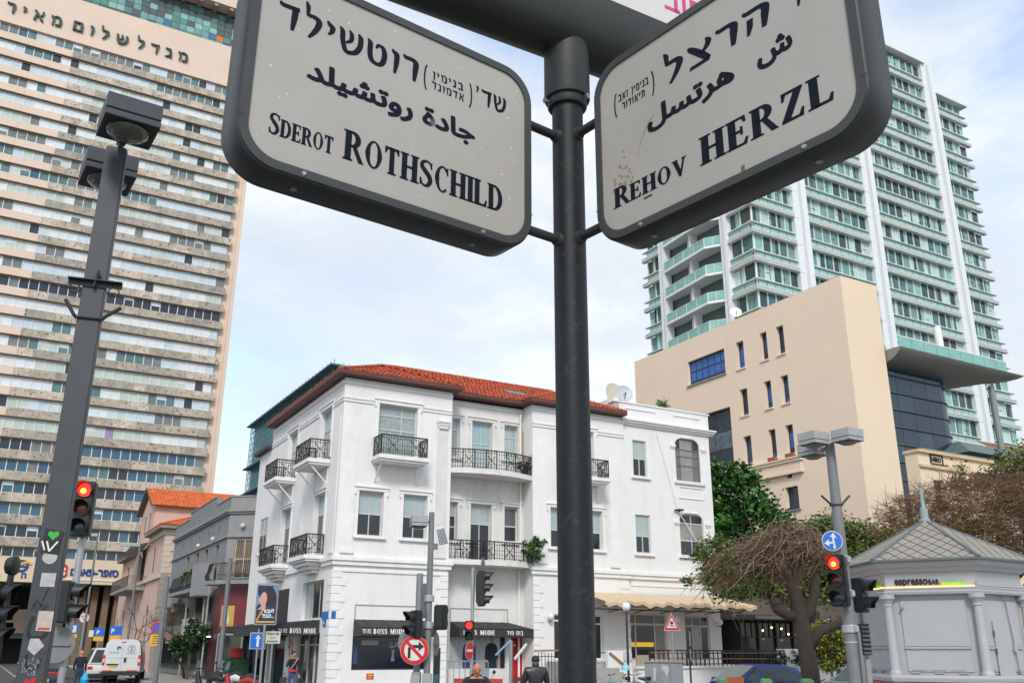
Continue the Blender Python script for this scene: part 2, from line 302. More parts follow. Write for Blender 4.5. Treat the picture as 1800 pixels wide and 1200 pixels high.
HEB = {
 'ר': (.52, lambda: _S(smooth_path([(0, 1), (.07, .9), (.3, .9), (.42, .8), (.41, .5), (.38, 0)]), [.05, .17, .17, .2, .19, .1])),
 'ו': (.24, lambda: _S(smooth_path([(0, 1), (.06, .9), (.15, .82), (.15, .45), (.1, 0)]), [.05, .15, .19, .17, .08])),
 'ט': (.66, lambda: _S(smooth_path([(0, 1), (.08, .86), (.08, .5), (.14, .17), (.34, .07), (.5, .2), (.56, .55), (.5, .84), (.34, .88), (.28, .72)]), [.05, .17, .17, .17, .15, .17, .18, .16, .12, .06])),
 'ש': (.74, lambda: _S(smooth_path([(0, 1), (.08, .86), (.1, .5), (.2, .1), (.36, .05)]), [.05, .16, .16, .16, .15])+_S(smooth_path([(.3, 1), (.37, .85), (.36, .6), (.2, .42)]), [.05, .14, .14, .07])+_S(smooth_path([(.58, 1), (.66, .84), (.64, .45), (.5, .15), (.3, .06)]), [.05, .17, .17, .17, .15])),
 'י': (.24, lambda: _S(smooth_path([(0, 1), (.07, .88), (.16, .78), (.14, .6), (.04, .45)]), [.05, .16, .18, .14, .05])),
 'ל': (.52, lambda: _S(smooth_path([(.0, 1.42), (.06, 1.25), (.07, .95)]), [.04, .14, .1])+_S(smooth_path([(.06, .95), (.12, .9), (.34, .88), (.42, .72), (.32, .35), (.14, 0)]), [.12, .16, .18, .19, .16, .08])),
 'ד': (.58, lambda: _S(smooth_path([(0, 1), (.06, .89), (.3, .89), (.56, .93)]), [.05, .17, .17, .14])+_S([(.44, .9), (.42, .5), (.38, 0)], [.19, .18, .1])),
 'ה': (.6, lambda: _S(smooth_path([(0, 1), (.07, .9), (.36, .9), (.5, .79), (.49, .5), (.45, 0)]), [.05, .17, .17, .2, .19, .1])+_S([(.14, .62), (.13, .3), (.08, 0)], [.15, .14, .07])),
 'צ': (.6, lambda: _S(smooth_path([(0, 1), (.08, .86), (.3, .5), (.5, .12)]), [.05, .17, .2, .16])+_S(smooth_path([(.46, 1), (.53, .84), (.46, .62), (.32, .48)]), [.05, .16, .15, .07])+[[(.0, 0), (.52, .02), (.56, .17), (.03, .15)]]),
 'ח': (.6, lambda: _S(smooth_path([(0, 1), (.07, .9), (.36, .9), (.5, .79), (.49, .5), (.45, 0)]), [.05, .17, .17, .2, .19, .1])+_S([(.14, .9), (.13, .3), (.08, 0)], [.15, .14, .07])),
 "'": (.2, lambda: _S([(.02, 1.05), (.07, .9), (.0, .62)], [.14, .12, .03])),
 'מ': (.66, lambda: _S(smooth_path([(0, 1), (.06, .86), (.16, .6), (.1, 0)]), [.05, .15, .14, .08])+_S(smooth_path([(.1, .82), (.3, .95), (.5, .86), (.58, .6), (.56, .07)]), [.05, .13, .17, .18, .18])+[[(.28, 0), (.62, 0), (.62, .15), (.3, .15)]]),
 'ג': (.46, lambda: _S(smooth_path([(0, 1), (.08, .9), (.28, .88), (.34, .6), (.38, 0)]), [.05, .17, .18, .17, .14])+_S([(.34, .32), (.2, .12), (.0, .04)], [.1, .14, .1])),
 'ם': (.6, lambda: [[(0, .0), (.17, .0), (.17, .98), (0, 1)], [(.43, 0), (.6, 0), (.6, .8), (.43, .9)], [(.1, 0), (.5, 0), (.5, .15), (.1, .15)], [(0, 1), (.1, .83), (.5, .83), (.56, .95), (.5, 1)]]),
 'א': (.66, lambda: [[(0, 1), (.17, 1), (.66, 0), (.49, 0)], [(.5, 1), (.64, 1), (.6, .62), (.42, .44), (.36, .5), (.5, .66)], [(.2, .62), (.1, .5), (.02, 0), (.18, 0), (.2, .3), (.26, .5)]]),
 'ב': (.6, lambda: _S(smooth_path([(.02, 1), (.08, .91), (.32, .91), (.44, .78), (.44, .1)]), [.05, .16, .17, .18, .17])+[[(0, 0), (.62, 0), (.6, .15), (0, .15)]]),
 'נ': (.4, lambda: _S(smooth_path([(.04, 1), (.1, .91), (.24, .88), (.29, .7), (.29, .1)]), [.05, .15, .17, .18, .17])+[[(0, 0), (.38, 0), (.38, .15), (0, .15)]]),
 'ן': (.24, lambda: _S(smooth_path([(0, 1), (.06, .9), (.15, .82), (.15, .35), (.1, -.3)]), [.05, .15, .19, .17, .08])),
 'ז': (.34, lambda: [[(0, .86), (.34, .9), (.32, 1), (.02, 1)], [(.1, .9), (.26, .9), (.22, 0), (.1, 0)]]),
 'ת': (.64, lambda: _S(smooth_path([(0, 1), (.07, .9), (.38, .9), (.54, .79), (.53, .5), (.51, 0)]), [.05, .17, .17, .2, .19, .14])+_S(smooth_path([(.17, .9), (.17, .3), (.1, .06), (-.02, .05)]), [.15, .14, .14, .1])),
 'ס': (.6, lambda: _S(smooth_path([(0, 1), (.1, .92), (.44, .9), (.54, .6), (.44, .15), (.28, .05), (.12, .2), (.08, .6), (.14, .9)]), [.05, .15, .16, .17, .17, .15, .16, .16, .1])),
 ' ': (.35, lambda: []),
}
def glyphs(body, h, F, s0, z0, o, mat, parent, table, width=None, track=.1, ext=.001, big=None, name='lettering', each=False):
    """lay glyphs left to right in wall coordinates; big = scale of first letter"""
    sc = [1.0]*len(body)
    if big: sc[0] = big
    tot = sum(table[c][0]*sc[i]+track for i, c in enumerate(body))-track
    kx = (width/(tot*h)) if width else 1
    b = MB(F); x = 0
    for i, c in enumerate(body):
        for poly in table[c][1]():
            k = len(poly); pts = [(s0+(x+p[0]*sc[i])*h*kx, z0+p[1]*h*sc[i]) for p in poly]
            if k > 8:      # stroke outline: build as quads strip
                hh = k//2
                for q in range(hh-1):
                    ids = [q, q+1, k-2-q, k-1-q]; pp = [pts[j] for j in ids]
                    b.add([F(*p, o+ext) for p in pp]+[F(*p, o) for p in pp], [(0, 1, 2, 3), (0, 1, 5, 4), (2, 3, 7, 6)])
            else:
                b.add([F(*p, o+ext) for p in pts]+[F(*p, o) for p in pts], [tuple(range(k))]+[(j, (j+1) % k, (j+1) % k+k, j+k) for j in range(k)])
        x += table[c][0]*sc[i]+track
        if each and b.v: b.obj(name, mat, parent, recalc=False); b = MB(F)
    return None if each else b.obj(name, mat, parent, recalc=False)

def rrect(x0, x1, z0, z1, r, n=7):
    pts = []
    for cx, cz, a in ((x1-r, z0+r, -90), (x1-r, z1-r, 0), (x0+r, z1-r, 90), (x0+r, z0+r, 180)):
        pts += [(cx+r*cos(radians(a+90*i/n)), cz+r*sin(radians(a+90*i/n))) for i in range(n+1)]
    return pts
def ring_band(b, F, outer, inner, o0, o1):
    """frame between two loops, with depth"""
    k = len(outer)
    vs = [F(*p, o) for lp in (outer, inner) for o in (o0, o1) for p in lp]
    fs = []
    for i in range(k):
        j = (i+1) % k
        fs += [(k+i, k+j, 3*k+j, 3*k+i), (i, j, k+j, k+i), (2*k+i, 2*k+j, 3*k+j, 3*k+i), (i, j, 2*k+j, 2*k+i)]
    b.add(vs, fs)
def disc(b, F, s, z, r, o, n=20, thick=.004, a0=0, a1=360):
    pts = [(s+r*cos(radians(a0+(a1-a0)*i/n)), z+r*sin(radians(a0+(a1-a0)*i/n))) for i in range(n)]
    b.add([F(*p, o+thick) for p in pts]+[F(*p, o) for p in pts], [tuple(range(n))]+[(j, (j+1) % n, (j+1) % n+n, j+n) for j in range(n)])
def flat(b, F, pts, o, thick=.003):
    n = len(pts); b.add([F(*p, o+thick) for p in pts]+[F(*p, o) for p in pts], [tuple(range(n))]+[(j, (j+1) % n, (j+1) % n+n, j+n) for j in range(n)])

# ================================================================ common materials
pole_gray = M('pole_paint', (.010, .013, .016), r=.5, var=.22, scale=6, bump=.1, bscale=180, spec=.28, streak=.35, sc=(.035, .036, .034), spots=26, spc=(.022, .024, .025))
sign_gray = M('sign_frame_paint', (.042, .045, .045), r=.42, var=.18, scale=5, bump=.06, bscale=200)
sign_gray2 = M('sign_case_paint', (.026, .030, .032), r=.42, var=.2, scale=4, bump=.05, bscale=200, spec=.35, streak=.35, sc=(.045, .045, .042), spots=24, spc=(.032, .034, .034))
sign_white = M('sign_panel_acrylic', (.37, .355, .33), r=.3, var=.07, scale=2.2, spots=55, spc=(.38, .34, .29), streak=.14, sc=(.3, .25, .2))
ink = M('sign_ink', (.006, .010, .020), r=.75, var=0, spec=.15)
steel = M('steel', (.42, .42, .41), r=.35, metal=1, var=.1, scale=9)
galv = M('galvanised', (.30, .31, .32), r=.48, metal=.4, var=.18, scale=9, streak=.25)
black = M('black_plastic', (.012, .012, .013), r=.45, var=.2, scale=5)
rubber = M('rubber', (.018, .018, .018), r=.8)
white_p = M('white_paint', (.78, .78, .76), r=.5, var=.06, scale=4)
ground = None

# ================================================================ ground, roads
asphalt = M('asphalt', (.060, .060, .060), r=.85, var=.3, scale=1.4, bump=.4, bscale=60)
paving = M('paving', (.33, .31, .28), r=.8, var=.25, scale=1.2, bump=.3, bscale=12)
kerbm = M('kerb_stone', (.33, .32, .30), r=.8, var=.2, scale=3)
b = MB(); b.quad((-900, -300, 0), (900, -300, 0), (900, 1500, 0), (-900, 1500, 0)); struct(b.obj('ground', asphalt, recalc=False))
SD = Vector((-.486, .874, 0)); SR = Vector((.874, .486, 0)); WO = Vector((-7.22, 38, 0))   # street direction (away-left), across, white building corner
def P(u, v, z=0): q = WO+SR*u+SD*v; return (q.x, q.y, z)     # u along the main facade, v up the side street
b = MB()
def slab(b, u0, u1, v0, v1, z0, z1): b.add([P(u0, v0, z0), P(u1, v0, z0), P(u1, v1, z0), P(u0, v1, z0), P(u0, v0, z1), P(u1, v0, z1), P(u1, v1, z1), P(u0, v1, z1)], [(0, 1, 2, 3), (4, 5, 6, 7), (0, 1, 5, 4), (1, 2, 6, 5), (2, 3, 7, 6), (3, 0, 4, 7)])
slab(b, -3.6, 60, -4.2, 0, -.05, .13); slab(b, -3.6, 0, 0, 78, -.05, .13); slab(b, -21, -15.5, -20, 78, -.05, .13)
struct(b.obj('pavement', paving))
b = MB()
slab(b, -3.75, -3.602, -4.35, 78, -.05, .14); slab(b, -3.6, 60, -4.35, -4.202, -.05, .14); slab(b, -15.498, -15.35, -20, 78, -.05, .14)
struct(b.obj('kerb', kerbm))
b = MB(); slab(b, -4.6, 60, -34, -11, -.05, .12); struct(b.obj('median_pavement', paving)); b = MB(); slab(b, -30, 70, -90, -34.01, -.05, .12); struct(b.obj('near_pavement', paving))
lane = M('road_paint', (.62, .62, .60), r=.7, var=.25, scale=6)
b = MB()
for k in range(14): slab(b, -9.6, -9.48, 2+k*6, 5+k*6, .004, .008)
for k in range(9): slab(b, -14.8+k*1.2, -14.2+k*1.2, -9, -5.5, .004, .008)
struct(b.obj('lane_markings', lane))

# ================================================================ street name sign on its post
PX, PY = .204, 2.95
post = thing('street_name_post', 'tall dark grey round post in the middle under the two street signs', 'sign post', (PX, PY, 0))
b = MB(); b.lathe([(.062, 0), (.062, .3), (.0575, .32), (.0575, 4.02)], n=32); b.obj('pole', pole_gray, post, smooth=50)
pole_gray = M('beam_paint', (.034, .038, .037), r=.5, var=.2, scale=6, bump=.1, bscale=180, spec=.3, streak=.3, sc=(.055, .055, .05))
b = MB(); b.lathe([(.084, 3.80), (.086, 3.806), (.086, 4.02), (.086, 4.12)], n=32); b.obj('collar', pole_gray, post, smooth=50)
b = MB(); b.lathe([(.070, 3.765), (.074, 3.772), (.074, 3.80)], n=24); b.obj('collar_ring', pole_gray, post, smooth=50)
for a in (200, 320, 80):
    c = Vector((cos(radians(a))*.082, sin(radians(a))*.082, 3.785)); e = Vector((cos(radians(a)), sin(radians(a)), 0))
    b = MB(); b.tube([c-e*.02, c+e*.014], .006, 6); b.tube([c+e*.004, c+e*.014], .011, 6); b.obj('bolt', steel, post)
RY = radians(53); HY = radians(-38.5)
FR = Face((0, 0), (sin(RY), cos(RY)))                 # Rothschild face: left-to-right runs away from the camera
FH = Face((0, 0), (-sin(HY), -cos(HY)))               # Herzl face: left-to-right comes towards the camera
def sign_case(name, label, F, s0, s1, z0, z1, th):
    root = thing(name, label, 'street sign', (PX, PY, 0))
    r = .125; o1 = th/2; o0 = -th/2
    out = rrect(s0, s1, z0, z1, r, 10); k = len(out)
    prof = [(0, .0), (.012, -.008), (.016, -.02)]
    b = MB(F)
    loops = []
    for ins, o in ((.02, o0-.004), (.006, o0), (0, o0+.008), (0, o1-.012), (.003, o1-.004), (.008, o1)):
        loops.append([F(*p, o) for p in rrect(s0+ins, s1-ins, z0+ins, z1-ins, r-ins, 10)])
    vs = [v for l in loops for v in l]; fs = [tuple(range(k))]
    for i in range(len(loops)-1):
        for j in range(k): fs.append((i*k+j, i*k+(j+1) % k, (i+1)*k+(j+1) % k, (i+1)*k+j))
    b.add(vs, fs); b.obj('case', sign_gray2, root, smooth=40)
    b = MB(F); ring_band(b, F, rrect(s0+.008, s1-.008, z0+.008, z1-.008, r-.008, 10), rrect(s0+.034, s1-.034, z0+.034, z1-.034, r-.03, 10), o1-.002, o1+.004)
    b.obj('frame', sign_gray, root, smooth=40)
    b = MB(F); lp = rrect(s0+.03, s1-.03, z0+.03, z1-.03, r-.03, 10); flat(b, F, lp, o1-.006, .004); b.obj('panel', sign_white, root)
    # back panel and seam
    b = MB(F); flat(b, F, rrect(s0+.045, s1-.045, z0+.045, z1-.045, r-.045, 10), o0-.008, .003); b.obj('back_panel', sign_white, root)
    for s_ in (s0+.011, s1-.011):
        b = MB(F); b.box(s_-.010, s_+.010, z0+.14, z0+.142, o1+.0035, o1+.0046); b.obj('seam', black, root)
    for fx in (.2, .8):
        s_ = s0+(s1-s0)*fx
        b = MB(F); n = 10
        c = Vector(F(s_, z0+.020, o1+.003)); b.tube([c, c+F.n*.006], [.0085, .006], n); b.obj('screw', steel, root, smooth=40)
        c = Vector(F(s_, z0, 0)); b = MB(); b.tube([c+Vector((0, 0, .004)), c-Vector((0, 0, .004))], .011, 12); b.obj('drain_plug', steel, root, smooth=40)
    for z in (z0+.12, z0+.535):                        # tie rods to the post
        e = s1 if abs(s1) < abs(s0) else s0; q = -.02 if e < 0 else .02
        a = Vector(F(e-q*.5, z, 0)); c = Vector(F(e*.2, z+(0.0), 0))
        b = MB(); b.tube([a, c], .0165, 14); b.obj('tie_rod', pole_gray, root, smooth=50)
        d = (c-a).normalized(); b = MB(); p0 = d*(-.055)+Vector((0, 0, z)); b.tube([p0-d*.012, p0+d*.005], [.022, .028], 14); b.obj('weld_flange', pole_gray, root, smooth=50)
    return root, o1-.0019
sr, of = sign_case('street_name_sign', 'lightbox street sign left of the post reading SDEROT ROTHSCHILD in three scripts', FR, -1.245, -.215, 3.095, 3.785, .12)
H = lambda t: t[::-1]
glyphs(H('רוטשילד'), .085, FR, -1.152, 3.565, of, ink, sr, HEB, width=.472, track=.15)
glyphs(H("שד'"), .062, FR, -.452, 3.584, of, ink, sr, HEB, width=.122, track=.12)
glyphs(H('בנימין'), .027, FR, -.625, 3.606, of, ink, sr, HEB, width=.118, track=.22, ext=.0012)
glyphs(H('אדמונד'), .027, FR, -.628, 3.567, of, ink, sr, HEB, width=.125, track=.22, ext=.0012)
def paren(F, s_, z_, hh_, sg, root):
    b = MB(F); pts = [(s_+sg*(.008-.010*cos(radians(a))), z_+hh_*sin(radians(a))) for a in range(-90, 91, 15)]
    o_ = stroke_polys(pts, [.002]+[.0055]*(len(pts)-2)+[.002]); hh = len(o_)//2
    for q in range(hh-1): b.add([F(*o_[j], of+.001) for j in (q, q+1, len(o_)-2-q, len(o_)-1-q)], [(0, 1, 2, 3)])
    b.obj('lettering', ink, root, recalc=False)
paren(FR, -.655, 3.600, .046, 1, sr); paren(FR, -.475, 3.600, .046, -1, sr)
ar1 = ''.join(reversed('\uFE9F\uFE8E\uFEA9\uFE93 \uFEAD\uFEED\uFE97\uFEB8\uFEF4\uFEE0\uFEAA'))
text(ar1, .088, ink, sr, FR(-1.05, 3.43, of), FR.x, FR.n, ext=.0006, bold=.0034, wd=.59)
glyphs('SDEROT', .056, FR, -1.15, 3.208, of, ink, sr, LAT, width=.195, track=.09, big=1.2)
glyphs('ROTHSCHILD', .092, FR, -.917, 3.208, of, ink, sr, LAT, width=.575, track=.10, big=1.08)
hr, of = sign_case('street_name_sign', 'lightbox street sign right of the post reading REHOV HERZL with rust stains', FH, .20, 1.20, 3.10, 3.79, .12)
glyphs(H("הרצל"), .085, FH, .530, 3.558, of, ink, hr, HEB, width=.405, track=.14)
glyphs(H("רח'"), .085, FH, .985, 3.558, of, ink, hr, HEB, width=.16, track=.14)
glyphs(H('בנימין זאב'), .027, FH, .322, 3.608, of, ink, hr, HEB, width=.137, track=.2, ext=.0012)
glyphs(H('תיאודור'), .027, FH, .338, 3.569, of, ink, hr, HEB, width=.103, track=.2, ext=.0012)
paren(FH, .305, 3.600, .046, 1, hr); paren(FH, .480, 3.600, .046, -1, hr)
text(''.join(reversed('\uFEEB\uFEAE\uFE97\uFEB4\uFEDE')), .088, ink, hr, FH(.45, 3.445, of), FH.x, FH.n, ext=.0006, bold=.0036, wd=.34)
text('\uFEB5', .088, ink, hr, FH(.88, 3.445, of), FH.x, FH.n, ext=.0006, bold=.0036, wd=.112)
glyphs('REHOV', .060, FH, .288, 3.22, of, ink, hr, LAT, width=.305, track=.11, big=1.2)
b = MB(FH); b.box(.415, .450, 3.203, 3.208, of, of+.001); b.obj('lettering', ink, hr)
glyphs('HERZL', .094, FH, .655, 3.218, of, ink, hr, LAT, width=.44, track=.13)
rust = M('rust_stain', (.20, .11, .045), r=.9, var=.5, scale=30)
grime = M('grime', (.26, .21, .155), r=.8, var=.4, scale=30)
random.seed(3)
b = MB(FH)
for k in range(34):
    s_ = .325+random.gauss(0, .022); z_ = 3.315+random.gauss(0, .03); r_ = random.uniform(.002, .007); disc(b, FH, s_, z_, r_, of+.00005, 7, .0006+k*.00001)
stuff(b.obj('grime_specks', grime, hr))
b = MB(FH); flat(b, FH, [(.79, 3.155), (.802, 3.156), (.803, 3.135), (.797, 3.115), (.79, 3.13)], of, .0008); b.obj('rust_mark', rust, hr)
b = MB(FH); pts = smooth_path([(.395, 3.37), (.43, 3.44), (.475, 3.485)]); o_ = stroke_polys(pts, [.001, .003, .006, .002]); hh = len(o_)//2
for q in range(hh-1): b.add([FH(*o_[j], of+.0005) for j in (q, q+1, len(o_)-2-q, len(o_)-1-q)], [(0, 1, 2, 3)])
b.obj('scratch', grime, hr, recalc=False)
b = MB(FR); random.seed(5)
for k in range(46):
    s_ = random.uniform(-1.19, -.27); z_ = random.uniform(3.16, 3.72); r_ = random.uniform(.0012, .0032); disc(b, FR, s_, z_, r_, of, 5, .0008)
stuff(b.obj('paint_specks', M('speck', (.8, .8, .8), r=.5), sr))
# advertising light box on top of the post
TY = radians(60); FT = Face((0, 0), (sin(TY), cos(TY)))
ad = thing('advertising_lightbox', 'large dark framed advertising lightbox crossing the very top of the sign post', 'lightbox', (PX, PY, 0))
b = MB(); prof = [(.11, 4.24), (.125, 4.15), (.11, 4.06), (.075, 4.02), (.03, 4.005), (-.03, 4.005), (-.075, 4.02), (-.11, 4.06), (-.125, 4.15), (-.11, 4.24)]
k = len(prof); vs = [FT(s_, z, o) for s_ in (-.95, .80) for o, z in prof]
b.add(vs, [tuple(range(k)), tuple(range(2*k-1, k-1, -1))]+[(i, (i+1) % k, (i+1) % k+k, i+k) for i in range(k)]); b.obj('bottom_frame', pole_gray, ad, smooth=35)
b = MB(FT); b.box(-.93, .78, 4.2, 5.55, -.095, .095); b.obj('panel', M('ad_panel', (.60, .585, .575), r=.25, var=.04), ad)
for s_ in (-.95, .80):
    b = MB(FT); b.box(s_-.03, s_+.03, 4.30, 5.6, -.13, .13); b.obj('side_frame', pole_gray, ad, bevel=.01)
b = MB(FT); b.box(-.98, .83, 5.55, 5.65, -.13, .13); b.obj('top_frame', pole_gray, ad, bevel=.01)
text(H('רחוב'), .16, M('magenta_ink', (.55, .05, .20), r=.5), ad, FT(.42, 4.33, .0955), FT.x, FT.n, ext=.0008, off=.002)

# ================================================================ Shalom tower (far left)
pink = M('pink_stone', (.70, .555, .455), r=.75, var=.07, scale=.25, streak=.3, sc=(.56, .43, .34), bump=.1, bscale=4)
def stone_mat(name, c, seed):
    """travertine slabs: warm grey-brown stone with darker pits and pale patches"""
    m = M(name, c, r=.85, var=.36, scale=.75, streak=.4, sc=(.24, .20, .16), spots=2.6, spc=(.12, .105, .085), bump=.6, bscale=9)
    return m
stone_a = stone_mat('travertine', (.46, .40, .33), 1); stone_b = stone_mat('travertine_pale', (.56, .48, .40), 2); stone_c = stone_mat('travertine_grey', (.38, .345, .30), 3)
trim = M('window_trim', (.76, .68, .58), r=.6, var=.08)
soffit = M('soffit_shade_brown', (.16, .11, .07), r=.8, var=.2)  # shade put into the colour, for the strips below the slabs
PANE = [glassmat('pane_blind_white', (.68, .73, .76), r=.15, var=.12, scale=.5), glassmat('pane_pale_blue', (.54, .64, .72), r=.1, var=.14, scale=.5), glassmat('pane_pale_green', (.50, .58, .54), r=.12, var=.15, scale=.5),
        glassmat('pane_teal', (.10, .20, .22), r=.05), glassmat('pane_dark', (.03, .045, .07), r=.05), glassmat('pane_navy', (.02, .035, .07), r=.04), glassmat('pane_grey', (.17, .20, .21), r=.06), glassmat('pane_blue', (.045, .13, .21), r=.04),
        glassmat('pane_ochre', (.42, .27, .10), r=.3, spec=.5), glassmat('pane_lilac', (.30, .25, .42), r=.1)]
random.seed(11)
SO = (-50.742, 150, 0)
tw = thing('office_tower', 'very tall office tower at far left with pink stone bands and weathered brown slabs', 'tower', SO, radians(30))
FL = 3.21; Z0 = 27.05-5*FL     # slab tops: Z0 + k*FL
NF = 27
ZB = 102.75
b = MB()
b.box(-75, 1.62, 0, ZB, -24, -.9); b.obj('wall', pink, tw)
b = MB(); b.box(-75, 1.66, ZB+.003, 111.5, -24, -.02); b.obj('sign_band', pink, tw)
b = MB(); b.box(1.0, 1.66, 0, ZB, -.9, -.45); b.obj('corner_fin', pink, tw)
wins = Pieces('pane', tw, 300); slabs = Pieces('slab_panel', tw, 300)
fr = MB(); hd = MB()
tops = [Z0+k*FL for k in range(0, 32) if Z0+k*FL < 104]
rowstyle = {}
pal = {'w': [0, 0, 1, 1, 0, 6, 2, 3], 'b': [1, 1, 0, 1, 2], 'g': [2, 2, 0, 2, 6], 't': [3, 3, 7, 6, 1], 'd': [5, 4, 5, 4, 7], 'u': [7, 7, 3, 7, 6, 4], 'm': [0, 1, 2, 6, 4, 3]}
seq = 'ddduduugwwgmwwdwwbwgtwwwbwbwtgww'
for k, zt in enumerate(tops):
    st = seq[k % len(seq)]
    # parapet slab between the windows, standing proud of them
    top_row = zt > ZB-1.5
    s = -66.0
    if not top_row:
        hd.box(-75, -.25, zt-1.42, zt-1.30, -.35, 0)           # dark strip standing in for the shade under the slab
        while s < -30.4: slabs_w = 5.9; slabs.add(FRONT, s, min(s+slabs_w, -30.3), zt-1.30, zt, -.35, .012, pink, pri=-5 if s < -46 else 0); s += slabs_w+.02
        s = -30.25
        while s < -.1:
            w = random.choice([2.1, 2.9, 3.8, 4.4]); e = min(s+w, 0.0)
            if 0-e < .8: e = 0.0
            slabs.add(FRONT, s, e-.02, zt-1.30+random.uniform(-.01, .01), zt, -.35, random.uniform(0.0, .05), random.choice([stone_a, stone_a, stone_b, stone_c]), pri=1); s = e
    # window strip above the slab
    z0 = zt+.10; z1 = zt+FL-1.42
    if z1 > ZB: z1 = ZB
    if z1-z0 < .6: continue
    fr.box(-75, -.3, zt, z0, -.62, -.40); fr.box(-75, -.3, z1-.05, z1, -.62, -.42)
    pitch = 1.43; n = int(52/pitch); x = -.5
    cur = random.choice(pal[st])
    for i in range(n):
        a = x-pitch
        if random.random() < .45: cur = random.choice(pal[st])
        c = cur
        if i > 21 and st in 'dut' and random.random() < .6: c = random.choice([6, 2, 3])
        if random.random() < .03: c = 8 if k < 6 else 4
        if k == 7 and i == 10: c = 9
        wins.add(FRONT, a+.13, x, z0+.04, z1-.06, -.60, -.50, PANE[c], pri=(0 if a > -44 else -10)+(k < 20))
        fr.box(a, a+.13, z0, z1-.05, -.62, -.42)
        if random.random() < .12:                               # roller blind half down
            fr.mi = 1; h = random.uniform(.3, .8); fr.box(a+.16, x-.03, z1-.06-h, z1-.08, -.50, -.485); fr.mi = 0
        x = a
wins.done(); slabs.done()
stuff(fr.obj('window_frame', [trim, PANE[0]], tw)); stuff(hd.obj('painted_shade_strip', soffit, tw))
# lettering on the band: מגדל שלום מאיר
let = M('tower_letters', (.015, .045, .040), r=.5, var=.1)
def tl(word, s0, s1, z):
    b0 = glyphs(word[::-1], 1.9, FRONT, s0, z, .02, let, tw, HEB, width=s1-s0, track=.42, ext=.3, name='letter', each=True)
tl('מגדל', -20.5, -11.6, 105.1); tl('שלום', -31.1, -22.0, 104.9); tl('מאיר', -41.4, -32.9, 104.7)
# glass gallery above and the slab over it
gal = Pieces('gallery_pane', tw, 300)
gp = [glassmat('gallery_green', (.10, .25, .21)), glassmat('gallery_teal', (.16, .34, .33)), glassmat('gallery_grey', (.09, .115, .12)), glassmat('gallery_mint', (.28, .48, .42)), glassmat('gallery_blue', (.06, .16, .33))]
org = M('orange_panel', (.60, .17, .02), r=.3, var=.1)
b = MB(); b.box(-75, 1.5, 111.5, 119.4, -20, -1.35); b.obj('gallery_core', M('gallery_dark', (.03, .05, .05), r=.5), tw)
for r in range(6):
    for i in range(44):
        x = 1.4-i*1.38; z = 111.62+r*1.22
        c = gp[random.choice([0, 1, 2, 3, 0, 2, 1] if r < 4 else [2, 2, 0, 2])]
        if r == 1 and i == 5: c = org
        if r == 1 and i in (6, 12): c = gp[4]
        gal.add(FRONT, x-1.31, x, z, z+1.14, -1.3, -1.2, c, pri=-i)
gal.done()
b = MB(); b.box(-75, 2.4, 119.4, 121.3, -22, 1.4); b.obj('upper_slab', pink, tw)
b = MB(); [b.box(-x-.35, -x+.35, 118.75, 119.395, -1.1, 1.2) for x in [-.8+i*2.9 for i in range(24)]]; stuff(b.obj('bracket', M('bracket_tan', (.35, .27, .19), r=.8), tw))
b = MB(); b.box(-75, 1.2, 121.3, 126, -20, -2.5); b.obj('upper_gallery', gp[1], tw)
# ---------------------------------------------------------------- podium over the street
conc0 = M('roof_grey', (.25, .24, .22), r=.9)
cream = M('cream_stucco', (.70, .56, .40), r=.8, var=.08, scale=.5, streak=.2, sc=(.42, .33, .24))
PO = (-47.603, 118.000, 0.000)
pd = thing('shopping_podium', 'beige podium at the foot of the tower with pharmacy lettering and dark passage below', 'building', PO, radians(30))
b = MB(); b.box(-40, 1.5, 9.3, 12.2, -18, 0); b.obj('fascia', cream, pd)
b = MB(); b.box(-40, 1.2, 12.2, 12.28, -17.9, -.1); b.obj('roof', conc0, pd)
b = MB(); b.box(-9, -2.2, 9.72, 9.86, 0.004, .09); b.obj('white_trim', white_p, pd)
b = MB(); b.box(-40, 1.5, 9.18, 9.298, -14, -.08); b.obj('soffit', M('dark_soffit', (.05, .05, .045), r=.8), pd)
brown = M('brown_stone', (.20, .125, .075), r=.7, var=.2, scale=.6, streak=.3)
for i in range(5):
    x = .6-i*1.35
    b = MB(); b.box(x-.75, x, 0, 9.17, -5-i*.2, -2); b.obj('column', brown, pd)
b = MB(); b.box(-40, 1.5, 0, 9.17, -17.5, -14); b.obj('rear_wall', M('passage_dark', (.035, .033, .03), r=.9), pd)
b = MB(); b.box(-40, -4.6, 4.9, 6.5, -12, -9.4); b.obj('rear_fascia', cream, pd)
b = MB(); b.box(-40, -5, 3.0, 3.7, -12, -9.2); b.obj('shop_fascia', M('shop_green', (.10, .16, .13), r=.5), pd)
blue_s = M('sign_blue', (.02, .05, .22), r=.4, var=.05); red_s = M('sign_red', (.55, .015, .02), r=.4, var=.05); yel_s = M('sign_yellow', (.72, .42, .03), r=.4, var=.05)
text('סופר-פארם'[::-1], 1.25, blue_s, pd, FRONT(-7.15, 10.30, .01), FRONT.x, FRONT.n, ext=.06, bold=.06, wd=5.4, name='letters')
b = MB(FRONT); [disc(b, FRONT, -8.05, 10.75+dz, .52, .01+q, 20, .1) for q, dz in ((0, .32), (.003, -.32))]; b.obj('pharmacy_emblem', red_s, pd)
b = MB(FRONT); disc(b, FRONT, -7.95, 10.98, .2, .12, 14, .02); disc(b, FRONT, -8.0, 10.45, .25, .12, 14, .02); b.obj('pharmacy_emblem_mark', white_p, pd)
